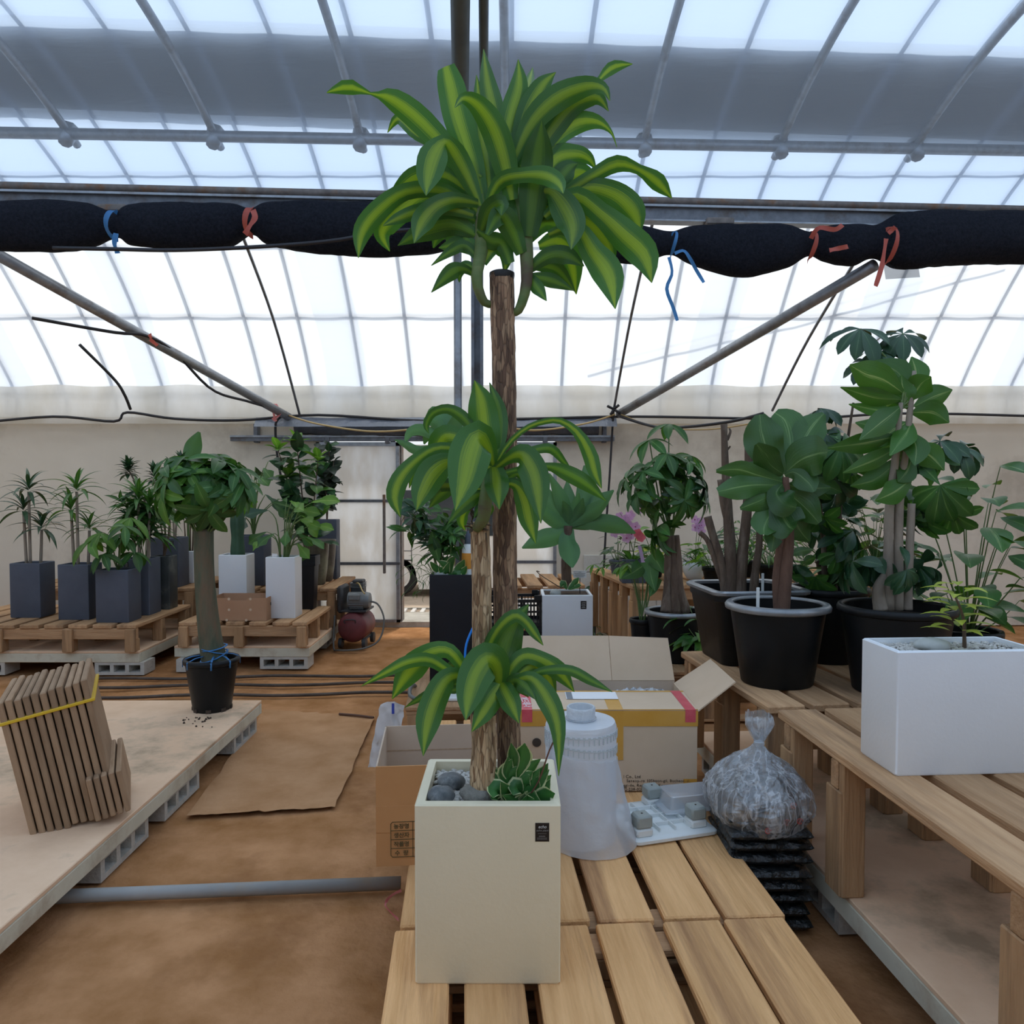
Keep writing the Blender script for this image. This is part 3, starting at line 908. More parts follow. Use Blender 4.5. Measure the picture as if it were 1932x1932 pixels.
pallet('lower pallet stacked underneath the cream planter pallet', (row_x(1.04) + .005, 1.05, 0), PHI, SL, 1.09, .1255)
pallet('worn pallet of six brown slats carrying the plastic roll', (row_x(2.16, .012), 2.155, .1275), PHI, SL, 1.1, PT - .1275)
pallet('lower pallet stacked underneath the plastic roll pallet', (row_x(2.16, .01), 2.165, 0), PHI, SL, 1.09, .1255)
pallet('pallet of six brown slats under the back of the big carton', (row_x(3.29), 3.29, 0), PHI, SL, .8, PT)
SL5 = [(.0, .14), (.19, .33), (.38, .52), (.57, .71), (.76, .90)]
pallet('pallet under the tall black planter', (-.60, 4.33, 0), PHI, SL5, .9, PT, M_wood)
pallet('pallet under the white planter and the black crates', (-.18, 5.38, 0), PHI, SL5, .9, PT, M_wood)

def bench(label, loc, rz, slats, L, z0, z1, bearers, legx, group='slatted wooden benches', apron=.09, th=.032, leg=(.075, .1)):
    """local x across, y along the slats"""
    t = thing('bench', label, 'bench', loc, rz, group)
    W = slats[-1][1]
    for x0, x1 in slats:
        G().cbox((0, 0, 0), (x1 - x0, L + _q.uniform(-.01, .01), th), .005).build('slat', M_wood, t, loc=((x0 + x1) / 2, L / 2, z1 - th / 2))
    zb = z1 - th
    for y in bearers:
        G().cbox((0, 0, 0), (W - .004, .045, apron), .004).build('bearer', M_woodh, t, loc=(W / 2, y, zb - apron / 2 - .0005))
        for x in legx:
            hh = zb - z0 - apron - .001
            G().cbox((0, 0, 0), (leg[0], leg[1], hh), .004).build('leg', M_woodv, t, loc=(x + leg[0] / 2, y, z0 + hh / 2))
            h2 = zb - z0 - .001
            G().cbox((0, 0, 0), (leg[0], .032, h2), .004).build('leg_board', M_woodv, t, loc=(x + leg[0] / 2 + .006, y - .04, z0 + h2 / 2))
    return t
def platform(label, loc, rz, W, L, z0, z1, group='cream painted platforms on blocks'):
    t = thing('platform', label, 'platform', loc, rz, group)
    G().cbox((0, 0, 0), (W, L, .018), .003).build('plywood_top', M_ply, t, loc=(W / 2, L / 2, z1 - .009))
    zz = (z0 + z1 - .018) / 2; hh = z1 - .018 - z0
    for (x, y, sx, sy) in ((W / 2, .02, W, .04), (W / 2, L - .02, W, .04), (.02, L / 2, .04, L - .082), (W - .02, L / 2, .04, L - .082)):
        G().cbox((0, 0, 0), (sx, sy, hh), .004).build('edge_board', M_cream, t, loc=(x, y, zz))
    for k in (1, 2):
        G().cbox((0, 0, 0), (W - .084, .05, hh), .004).build('joist', M_cream, t, loc=(W / 2, L * k / 3, zz))
    return t
def block_mesh(Lb=.39, Wb=.19, Hb=.1):
    g = G()
    g.b2(-Wb / 2, Wb / 2, -Lb / 2, Lb / 2, 0, .022); g.b2(-Wb / 2, Wb / 2, -Lb / 2, Lb / 2, Hb - .022, Hb)
    hw = .03; n = 3
    for k in range(n + 1):
        y = -Lb / 2 + hw / 2 + (Lb - hw) * k / n
        g.b2(-Wb / 2, Wb / 2, y - hw / 2, y + hw / 2, .022, Hb - .022)
    return g.mesh('concrete_block', M_conc)
BLK = block_mesh()
BLK14 = block_mesh(Hb=.13)
def block(x, y, rz, label, me=BLK, z=0.0):
    label = label[0].upper() + label[1:] if False else label
    o = link('concrete_block', me, None, loc=(x, y, z), label=label, cat='block', group='hollow concrete blocks under the platforms')
    o.rotation_euler = (0, 0, rz)

# left foreground platform
platform('low plywood platform with cream edge, money tree on it', (-3.95, 2.0, 0), R(.3), 2.43, 2.72, .102, .182)
for y, lab in ((4.49, 'three-hole concrete block under the platform corner below the money tree'), (3.62, 'three-hole concrete block under the platform edge beside the weed cloth'), (3.08, 'three-hole concrete block under the platform edge below the carton bundle')):
    block(-1.645, y, R(.3), lab)
# right platform and its two benches
platform('cream edged platform under the right benches', (1.225 * math.cos(PHI) - 1.15 * math.sin(PHI), 1.15, 0), PHI, 1.3, 2.95, .102, .19)
for y, lab in ((1.6, 'concrete block below the rectangular planter bench'), (2.75, 'concrete block under the platform beside the black sacks'), (3.85, 'concrete block under the platform below the square pot')):
    X = 1.225 - .0629 * y + .12
    block(X, y, PHI, lab)
SLB = [(0, .15), (.185, .335), (.37, .52), (.555, .705), (.74, .89), (.925, 1.075)]
bench('slatted bench holding the rectangular white planter', (1.19 - .0629 * 1.55, 1.55, 0), PHI, SLB, 1.38, .19, .65, (.1, .93, 1.30), (0, .5, .99))
bench('slatted bench holding the silver-rimmed pots', (.985, 2.965, 0), R(7), SLB, 1.0, .19, .65, (.08, .5, .93), (0, .5, .99))
# benches at the back right
pallet('low pallet under the braided money tree', (.80, 4.85, 0), PHI, SL5, 1.0, .33, M_wood)
platform('cream platform under the orchid bench', (1.0, 5.95, 0), R(9), 2.3, 1.35, .1, .19)
block(1.06, 6.3, R(9), 'concrete block under the orchid bench platform, near the braided tree'); block(1.0, 7.05, R(9), 'concrete block under the orchid bench platform, by the wall')
SLW = [(k * .2, k * .2 + .15) for k in range(11)]
bench('slatted bench with orchids and a white bowl', (.93, 6.0, 0), R(9), SLW, 1.3, .19, .72, (.05, .34, .62, .92, 1.24), (0, .7, 1.4, 2.05), leg=(.05, .1))
bench('slatted bench behind the stacked black crates', (-.05, 6.95, 0), PHI, SL5[:4], .9, 0, .60, (.06, .84), (0, .62))
# left benches
platform('cream platform under the white planters', (-2.75, 6.3, 0), R(0), 1.1, 1.85, .1, .19)
for x, y, lab in ((-1.86, 6.4, 'concrete block below the corner with the philodendron planter'), (-1.80, 7.3, 'concrete block of the white planter platform beside the compressor'), (-2.6, 6.4, 'concrete block below the produce carton corner')):
    block(x, y, R(90) if x > -2 and y < 7 else 0, lab)
bench('low slatted bench with the produce carton and white planters', (-2.70, 6.27, 0), R(0), SL5 + [(.92, 1.04)], .85, .19, .39, (.03, .42, .80), (0, .45, .955), apron=.085)
bench('taller slatted bench behind the white planters', (-2.70, 7.14, 0), R(0), SL5 + [(.93, 1.07)], .95, .19, .55, (.05, .47, .9), (0, .5, .99), apron=.085)
platform('cream platform under the dark planters', (-4.6, 6.1, 0), R(0), 1.66, 2.05, .1, .19)
for x, y, lab in ((-3.1, 6.2, 'concrete block under the corner of the dark planter platform'), (-3.05, 7.4, 'concrete block of the dark planter platform, close to the back wall'), (-4.2, 6.2, 'concrete block halfway along the dark planter platform')):
    block(x, y, R(90) if y < 7 else 0, lab)
SLL = [(k * .19, k * .19 + .15) for k in range(9)]
bench('low slatted bench with a row of dark planters', (-4.62, 6.07, 0), R(0), SLL, 1.05, .19, .405, (.03, .5, 1.0), (0, .55, 1.1, 1.59), apron=.085)
bench('taller slatted bench behind the dark planters', (-4.62, 7.16, 0), R(0), SLL, .95, .19, .55, (.05, .47, .9), (0, .55, 1.1, 1.59), apron=.085)
bench('low slatted bench at the far left of the wall', (-6.6, 6.2, 0), R(0), SLL, 1.05, 0, .40, (.03, .5, 1.0), (0, .55, 1.1, 1.59), apron=.085)

# ------------------------------------------------------------------ planters and pots
M_soil = surf('potting_soil', (.05, .035, .025), (.10, .07, .05), scale=60, rough=1, bump=.8, bscale=120)
M_pcream = surf('cream_planter', (.76, .68, .49), (.80, .72, .53), scale=3, rough=.55, bump=.05, bscale=80, spec=.3)
M_pwhite = surf('white_planter', (.80, .84, .88), (.83, .87, .91), scale=3, rough=.5, bump=.04, bscale=80, spec=.3)
M_pdark = surf('slate_planter', (.085, .10, .135), (.105, .125, .165), scale=4, rough=.6, bump=.08, bscale=70, spec=.3)
M_pgreen = surf('dark_green_planter', (.04, .05, .055), (.07, .085, .085), scale=6, rough=.45, bump=.1, c3=(.14, .15, .14), stain_scale=6)
M_pblack = surf('black_planter', (.010, .012, .017), (.014, .016, .022), scale=5, rough=.5, spec=.3)
M_nurs = surf('black_nursery_plastic', (.007, .008, .009), (.011, .012, .013), scale=9, rough=.42, spec=.22, bump=.04)
M_silver = surf('silver_rim_band', (.22, .235, .25), (.32, .335, .35), scale=14, rough=.36, metal=.55)
M_stk = surf('black_sticker', (.012, .010, .010), rough=.4)
M_ink = surf('pale_ink', (.62, .61, .59), rough=.6)

def ringbody(g, rings, seg=3, caps=True):
    """stack of rounded rectangles (half width, half depth, z, corner radius)"""
    vs = []; n = 4 * (seg + 1)
    for hw, hd, z, r in rings:
        r = min(r, hw * .95, hd * .95)
        for cx, cy, a0 in ((1, 1, 0), (-1, 1, 90), (-1, -1, 180), (1, -1, 270)):
            for k in range(seg + 1):
                a = R(a0 + 90 * k / seg)
                vs.append((cx * (hw - r) + r * math.cos(a), cy * (hd - r) + r * math.sin(a), z))
    fs = []
    for i in range(len(rings) - 1):
        for k in range(n):
            fs.append((i * n + k, i * n + (k + 1) % n, (i + 1) * n + (k + 1) % n, (i + 1) * n + k))
    if caps:
        fs.append(tuple(range(n))); fs.append(tuple((len(rings) - 1) * n + k for k in range(n)))
    return g.add(vs, fs)
def square_planter(t, w, d, h, mat, rim=.02, taper=1.0, r=.006, soil=.03, band=0.0, z=0.0, soilmat=None, name='planter'):
    hw, hd = w / 2, d / 2
    rings = [(hw * taper - .004, hd * taper - .004, z, r), (hw * taper, hd * taper, z + .006, r)]
    if band:
        k = 1 - band / h
        m = taper + (1 - taper) * k
        rings += [(hw * m, hd * m, z + h - band, r), (hw * 1.0 + .006, hd + .006, z + h - band + .002, r)]
        hw += .006; hd += .006
    rings += [(hw, hd, z + h - .004, r), (hw - .004, hd - .004, z + h, r), (hw - rim, hd - rim, z + h, r * .6), (hw - rim - .002, hd - rim - .002, z + h - soil - .03, r * .6)]
    g = G(); ringbody(g, rings)
    b = g.build(name, mat, t, True)
    G().b2(-hw + rim + .003, hw - rim - .003, -hd + rim + .003, hd - rim - .003, z + h - soil - .02, z + h - soil).build('soil', soilmat or M_soil, t)
    return b
def sticker(t, x, z, y, w, h, full=False):
    s = G().b2(x - w / 2, x + w / 2, y - .0012, y, z - h / 2, z + h / 2).build('sticker', M_stk, t)
    if full:
        s['label'] = 'small black maker sticker'
        text('lettering', 'echo', h * .235, M_ink, s, face_front(x, y - .0016, z + h * .225), shear=.3, spacing=.95)
        text('lettering', 'echo plant', h * .15, surf('grey_ink', (.22, .21, .20), rough=.6), s, face_front(x, y - .0016, z + h * .055), shear=.3)
        for zz, ww, hh in ((-.07, .62, .022), (-.21, .46, .05), (-.305, .72, .024), (-.37, .72, .028)):
            n = 9
            g = G()
            for k in range(n):
                a = x - ww * w / 2 + ww * w * k / n
                g.b2(a, a + ww * w / n * .7, y - .0016, y - .001, z + zz * h - hh * h / 2, z + zz * h + hh * h / 2)
            g.build('small_print', surf('grey_ink', (.22, .21, .20), rough=.6), s)
    else:
        text('lettering', 'echo', h * .26, M_ink, s, face_front(x, y - .0016, z + h * .2), shear=.3)
        g = G()
        for zz, ww in ((.06, .6), (-.06, .7), (-.22, .5), (-.32, .7)):
            g.b2(x - ww * w / 2, x + ww * w / 2, y - .0016, y - .001, z + zz * h - .015 * h, z + zz * h + .015 * h)
        g.build('small_print', M_ink, s)
    return s
def round_pot(t, r0, r1, h, mat=M_nurs, rimmat=None, rim=.018, soil=.05, n=36, z=0.0, soilmat=None):
    prof = [(r0 * .96, z), (r0, z + .006), (r0 + (r1 - r0) * .93, z + h * .9), (r1 * .99, z + h - .012), (r1 - .008, z + h), (r1 - .014, z + h), (r1 - .018, z + h - soil - .03)]
    b = G().lathe(prof, n).build('pot', mat, t, True)
    tor = G()
    P = [(r1 - .016, z + h + .004), (r1 - .004, z + h + .012), (r1 + rim * .6, z + h + .010), (r1 + rim, z + h - .002), (r1 + rim * .9, z + h - .016), (r1 + .001, z + h - .022)]
    vs, fs = [], []
    for rr, zz in P:
        for k in range(n):
            a = 2 * math.pi * k / n; vs.append((rr * math.cos(a), rr * math.sin(a), zz))
    m = len(P)
    for i in range(m):
        for k in range(n):
            i2 = (i + 1) % m
            fs.append((i * n + k, i * n + (k + 1) % n, i2 * n + (k + 1) % n, i2 * n + k))
    tor.add(vs, fs).build('rim', rimmat or mat, t, 'all')
    G().lathe([(r1 - .02, z + h - soil - .015), (r1 - .02, z + h - soil)], n).build('soil', soilmat or M_soil, t)
    return b
# ------------------------------------------------------------------ the corn plant in the cream planter
PX, PY0 = -.0603, 1.9
POTW, POTD, POTH = .362, .325, .455
corn = thing('potted_corn_plant', 'tall three-cane corn plant with striped leaves in a cream square planter', 'potted plant', (PX, PY0 + POTD / 2, PT))
square_planter(corn, POTW, POTD, POTH, M_pcream, rim=.024, soil=.032, r=.005)
sticker(corn, at(1023, 1570, PY0).x - PX, at(1023, 1570, PY0).z - PT, -POTD / 2, .0345, .0465, full=True)
# gravel: too many to pick apart, one part
M_grav = surf('pale_gravel', (.42, .40, .37), (.66, .64, .60), scale=22, rough=.8, bump=.3, bscale=90)
def gravel(t, hw, hd, z, n, s, seed, mat=None, holes=()):
    g = G(); q = random.Random(seed)
    for k in range(n):
        x, y = q.uniform(-hw, hw), q.uniform(-hd, hd)
        if any((x - a) ** 2 + (y - b) ** 2 < r * r for a, b, r in holes): continue
        r = s * q.uniform(.7, 1.35)
        Mr = Matrix.Rotation(q.uniform(0, 6), 3, 'Z') @ Matrix.Rotation(q.uniform(-.6, .6), 3, 'X')
        g.ball((x, y, z + q.uniform(-.002, .003)), r, n=6, m=4, sc=(1.3, 1, .75), jit=.35, seed=k, M=Mr)
    o = g.build('gravel', mat or M_grav, t, 'all', kind='stuff')
    return o
IC = inv(corn)
gravel(corn, POTW / 2 - .03, POTD / 2 - .03, POTH - .027, 1100, .0068, 5)
M_bark = barkmat('pale_cane_bark', (.62, .46, .28), (.47, .32, .175), (.24, .14, .07))
M_bark2 = barkmat('brown_cane_bark', (.42, .28, .17), (.27, .16, .095), (.14, .08, .05))
M_wax = surf('black_wax', (.012, .011, .012), rough=.4)
def cane(pa, pb, Y, wa, wb, mat, seed, wax=True, lean=0.0):
    """ringed trunk between two photo positions; bark plates are raised patches on the ring segments"""
    a, b = IC @ at(*pa, Y), IC @ at(*pb, Y + lean)
    q = random.Random(seed)
    n, seg = 28, int((a - b).length / .012)
    g = G(); vs = []
    for i in range(seg + 1):
        t = i / seg
        c = a.lerp(b, t) + V((.002 * math.sin(t * 9 + seed), 0, 0))
        rr = (wa + (wb - wa) * t) / 2
        ringn = math.sin(i * 1.9) * .5
        for k in range(n):
            an = 2 * math.pi * k / n
            plate = noise.cell(V((an * 2.9 + seed, t * seg / 3.3 + .25 * math.sin(an * 3 + i * .1), seed)))
            r = rr * (1 + .030 * (plate - .5) + .015 * ringn + .02 * noise.noise(V((an * 2, t * 9, seed))))
            vs.append(c + V((math.cos(an) * r, math.sin(an) * r, 0)))
    fs = [(i * n + k, i * n + (k + 1) % n, (i + 1) * n + (k + 1) % n, (i + 1) * n + k) for i in range(seg) for k in range(n)]
    fs += [tuple(range(n)), tuple(seg * n + k for k in range(n))]
    g.add(vs, fs)
    o = g.build('cane', mat, corn, True)
    if wax:
        G().lathe([(wb * .49, -.012), (wb * .515, -.004), (wb * .51, .004), (wb * .40, .008)], 24, c=tuple(b)).build('wax_cap', M_wax, o, True)
    return o
YT, YM, YS = 2.09, 2.045, 2.02
pxm = FPX
tall = cane((960, 1500), (947, 518), YT, 46 / pxm * YT, 46 / pxm * YT, M_bark2, 1)
mid = cane((910, 1490), (907, 985), YM, 40 / pxm * YM, 37 / pxm * YM, M_bark, 2, wax=False)
short = cane((912, 1485), (913, 1338), YS - .03, 50 / pxm * YS, 48 / pxm * YS, M_bark, 3)

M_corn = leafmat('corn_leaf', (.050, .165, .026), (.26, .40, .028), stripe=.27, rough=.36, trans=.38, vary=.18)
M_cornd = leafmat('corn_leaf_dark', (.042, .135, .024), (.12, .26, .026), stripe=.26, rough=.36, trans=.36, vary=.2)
def traced(parent, pts, ws, Y0, dY, conv, mat=M_corn, roll=0.0, fold=.16, nl=18, nw=6, Yp=None, name='leaf', Inv=None, wave=.11):
    """blade along a spine; pts are photo positions, Y0 the stem's distance, dY how far the tip comes forward (-) or back (+)"""
    I = Inv or IC
    P3 = []
    m = len(pts) - 1
    for i, p in enumerate(pts):
        t = i / m
        Y = Y0 + (Yp[i] if Yp else dY * (t ** 1.2))
        P3.append(at(*conv(p), Y))
    P = spline(P3, nl)
    sc = conv((1, 0))[0] - conv((0, 0))[0]
    Wd = spline([float(w) for w in ws], nl)
    vs, uvs = [], []
    q = random.Random(int(pts[0][0] * 7 + pts[-1][1]))
    ph = q.uniform(0, 6)
    for i, p in enumerate(P):
        t = (P[min(i + 1, nl)] - P[max(i - 1, 0)]).normalized()
        view = (p - V((0, 0, HC))).normalized()
        s = t.cross(view)
        s = s.normalized() if s.length > 1e-4 else V((1, 0, 0))
        nn = s.cross(t).normalized()
        if nn.dot(view) > 0: nn = -nn
        s = Matrix.Rotation(roll * (.4 + .6 * i / nl), 3, t) @ s
        nn = Matrix.Rotation(roll * (.4 + .6 * i / nl), 3, t) @ nn
        w = max(.0015, Wd[i] * sc / FPX * p.y) / 2
        for k in range(nw + 1):
            u = k / nw * 2 - 1
            lift = -abs(u) * w * fold + wave * w * math.sin(i * .9 + ph + (1.4 if u > 0 else 0)) * u * u
            vs.append(I @ (p + s * u * w + nn * lift))
            uvs.append((k / nw, i / nl))
    n = nw + 1
    fs = [(i * n + k, i * n + k + 1, (i + 1) * n + k + 1, (i + 1) * n + k) for i in range(nl) for k in range(nw)]
    me = bpy.data.meshes.new('leaf')
    me.from_pydata([tuple(v) for v in vs], [], fs)
    ul = me.uv_layers.new(name='UVMap')
    for lp in me.loops: ul.data[lp.index].uv = uvs[lp.vertex_index]
    me.polygons.foreach_set('use_smooth', [True] * len(me.polygons))
    me.materials.append(mat)
    return link(name, me, parent)
def cT(p): return (600 + p[0] / 2.76, 80 + p[1] / 2.76)
def cM(p): return (700 + p[0] / 4.025, 700 + p[1] / 4.025)
def cL(p): return (680 + p[0] / 3.7154, 1130 + p[1] / 3.7154)
# green shoots that carry the leaves
M_shoot = surf('green_shoot', (.10, .17, .05), (.17, .22, .08), scale=12, rough=.6, stretch=(1, 1, 3), c3=(.10, .075, .05), stain_scale=3)
def shoot(parent, pts, rad, Y, conv):
    P = spline([IC @ at(*conv(p), Y + dy) for *p, dy in pts], 12)
    G().tube(P, spline([float(r) for r in rad], 12), n=10).build('shoot', M_shoot, parent, 'all')
shoot(tall, [(905, 1365, 0), (860, 1345, -.01), (825, 1230, -.02), (850, 1080, 0), (850, 900, .01), (855, 780, .01)], [.010, .012, .015, .018, .016, .008], YT, cT)
shoot(tall, [(1015, 1410, 0), (1050, 1385, -.01), (1085, 1260, -.01), (1085, 1080, 0), (1070, 900, .01), (1030, 760, .01)], [.010, .012, .015, .019, .016, .008], YT, cT)
shoot(mid, [(800, 1200, -.03), (850, 1120, -.05), (870, 980, -.05), (890, 820, -.03), (910, 690, -.02)], [.012, .017, .018, .016, .01], YM, cM)
shoot(short, [(900, 800, -.03), (920, 740, -.04), (930, 660, -.03), (960, 560, -.01)], [.012, .018, .018, .012], YS, cL)
# top crown: (points, widths, tip forward/back)
TOP = [
 ([(830, 850), (760, 680), (650, 530), (510, 385), (380, 292), (280, 268), (160, 232), (45, 262)], [40, 90, 115, 130, 100, 14, 75, 4], -.04, 0),
 ([(860, 860), (800, 620), (730, 400), (690, 230), (665, 124)], [60, 125, 150, 145, 92], .02, 0),
 ([(900, 800), (865, 560), (845, 350), (825, 170)], [50, 100, 85, 4], .10, 0),
 ([(950, 650), (915, 380), (880, 200), (862, 35)], [50, 115, 85, 4], .12, 0),
 ([(1010, 820), (975, 640), (920, 460), (840, 335), (760, 290), (712, 340)], [60, 130, 140, 105, 55, 4], -.12, 0),
 ([(960, 640), (1000, 400), (1045, 230), (1042, 88)], [60, 115, 100, 4], .05, 0),
 ([(1000, 560), (1070, 300), (1100, 200), (1118, 130)], [50, 75, 55, 3], .14, 0),
 ([(1020, 640), (1090, 380), (1165, 230), (1238, 155)], [60, 120, 95, 4], .04, 0),
 ([(1015, 620), (1110, 420), (1240, 290), (1390, 228), (1485, 238), (1520, 305)], [50, 110, 135, 100, 55, 4], -.06, 0),
 ([(1060, 650), (1230, 400), (1380, 275), (1450, 210), (1535, 130), (1638, 112)], [50, 95, 80, 24, 62, 4], .08, 0),
 ([(1080, 680), (1220, 450), (1330, 320), (1450, 285), (1513, 358)], [50, 115, 110, 75, 4], .0, 0),
 ([(1110, 700), (1225, 510), (1340, 420), (1450, 412), (1525, 465), (1556, 546)], [40, 95, 110, 70, 18, 3], .05, 0),
 ([(1100, 1010), (1125, 780), (1148, 570), (1165, 405)], [80, 155, 150, 6], -.06, 1),
 ([(845, 850), (775, 690), (710, 570), (660, 515), (605, 580), (575, 690), (563, 797)], [40, 100, 110, 70, 150, 125, 4], -.14, 0),
 ([(800, 790), (660, 690), (520, 700), (430, 760), (378, 800)], [40, 95, 110, 75, 6], .06, 0),
 ([(800, 850), (640, 770), (450, 780), (310, 880), (230, 990), (210, 1122)], [40, 80, 85, 105, 95, 4], -.02, 0),
 ([(790, 870), (580, 790), (440, 870), (355, 950), (335, 1010), (374, 1088)], [40, 95, 120, 115, 80, 4], .04, 0),
 ([(810, 900), (660, 860), (520, 880), (420, 915), (338, 955)], [40, 75, 75, 60, 4], -.08, 0),
 ([(840, 840), (720, 820), (620, 850), (545, 930), (500, 1045)], [40, 80, 100, 115, 4], -.16, 0),
 ([(820, 1000), (700, 945), (560, 975), (415, 1058)], [50, 120, 120, 4], .0, 1),
 ([(840, 1130), (770, 1060), (700, 1080), (590, 1162)], [40, 55, 55, 4], .0, 1),
 ([(830, 1220), (760, 1180), (690, 1200), (590, 1302)], [24, 50, 85, 4], -.04, 1),
 ([(840, 1100), (740, 1050), (680, 1060), (628, 1070)], [40, 80, 60, 4], .04, 1),
 ([(880, 840), (950, 720), (1070, 690), (1180, 692), (1250, 730), (1277, 786)], [30, 75, 75, 95, 80, 4], -.16, 0),
 ([(1130, 790), (1210, 775), (1285, 860), (1325, 960), (1318, 1078)], [40, 90, 155, 135, 4], -.14, 0),
 ([(1130, 780), (1230, 610), (1340, 580), (1410, 605), (1448, 662)], [40, 120, 95, 60, 4], .06, 0),
 ([(1120, 880), (1270, 720), (1380, 690), (1460, 770)], [40, 120, 110, 10], .08, 0),
 ([(1200, 840), (1340, 750), (1440, 690), (1560, 632), (1670, 662), (1770, 730), (1843, 812)], [40, 65, 70, 85, 50, 90, 4], .03, 0),
 ([(1200, 860), (1380, 760), (1540, 790), (1640, 880), (1680, 990)], [40, 90, 130, 140, 6], .05, 0),
 ([(1180, 910), (1330, 800), (1470, 890), (1590, 1000), (1700, 1110), (1738, 1252)], [40, 95, 110, 155, 150, 4], -.06, 0),
 ([(1110, 920), (1280, 890), (1410, 940), (1500, 1040), (1545, 1142)], [40, 85, 125, 110, 8], .03, 0),
 ([(1200, 1000), (1340, 960), (1430, 1090), (1515, 1215), (1548, 1388)], [40, 70, 130, 155, 4], -.12, 0),
 ([(1150, 1060), (1260, 1040), (1320, 1160), (1345, 1312)], [40, 130, 120, 4], .08, 0),
 ([(1090, 1190), (1200, 1110), (1300, 1110), (1385, 1165)], [40, 85, 90, 6], -.04, 1),
 ([(1110, 1220), (1220, 1240), (1332, 1292)], [40, 75, 4], .02, 1),
 ([(1100, 1220), (1145, 1280), (1190, 1346)], [50, 70, 4], -.03, 1),
 ([(1110, 1160), (1240, 1180), (1340, 1300)], [40, 80, 4], .05, 1),
 ([(1110, 960), (1180, 860), (1260, 820), (1400, 870), (1460, 880)], [40, 80, 90, 60, 4], .02, 1),
 ([(850, 980), (890, 880), (950, 840), (955, 900)], [50, 100, 90, 10], -.10, 1),
 ([(1060, 1100), (1010, 980), (950, 900), (880, 1000)], [60, 110, 110, 20], -.06, 1),
 ([(1000, 1150), (960, 1050), (900, 1030), (830, 980)], [50, 80, 90, 20], -.02, 1),
 ([(860, 1150), (920, 1060), (980, 1100), (970, 1200)], [40, 80, 80, 10], .03, 0),
 ([(840, 1000), (870, 880), (860, 740), (810, 620)], [60, 110, 100, 10], .04, 1),
 ([(1070, 960), (1040, 800), (1030, 660), (1060, 570)], [60, 110, 110, 8], .03, 1),
 ([(880, 960), (960, 860), (1000, 760), (1010, 640)], [60, 120, 110, 10], .06, 1),
 ([(1080, 1040), (1180, 940), (1280, 960), (1370, 1000)], [50, 90, 90, 10], .02, 1),
 ([(830, 1090), (730, 1000), (640, 990), (600, 1070)], [50, 90, 90, 8], .05, 1),
 ([(820, 1180), (770, 1160), (740, 1200), (735, 1250)], [30, 50, 40, 4], .02, 1),
 ([(830, 880), (740, 760), (690, 640), (620, 650)], [40, 90, 90, 8], .08, 0),
 ([(820, 930), (720, 880), (620, 910), (560, 960)], [40, 80, 80, 8], .05, 1),
 ([(850, 700), (700, 560), (520, 480), (420, 395), (362, 470)], [30, 60, 60, 55, 4], .14, 0),
 ([(860, 900), (880, 700), (905, 540), (920, 420)], [50, 90, 90, 8], .08, 1),
 ([(1090, 900), (1220, 760), (1300, 660), (1350, 630)], [50, 110, 100, 8], .03, 1),
]
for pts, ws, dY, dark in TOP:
    traced(tall, pts, ws, YT - (.02 if dY < -.05 else 0), dY, cT, M_cornd if dark else M_corn, roll=rnd.uniform(-.25, .25))
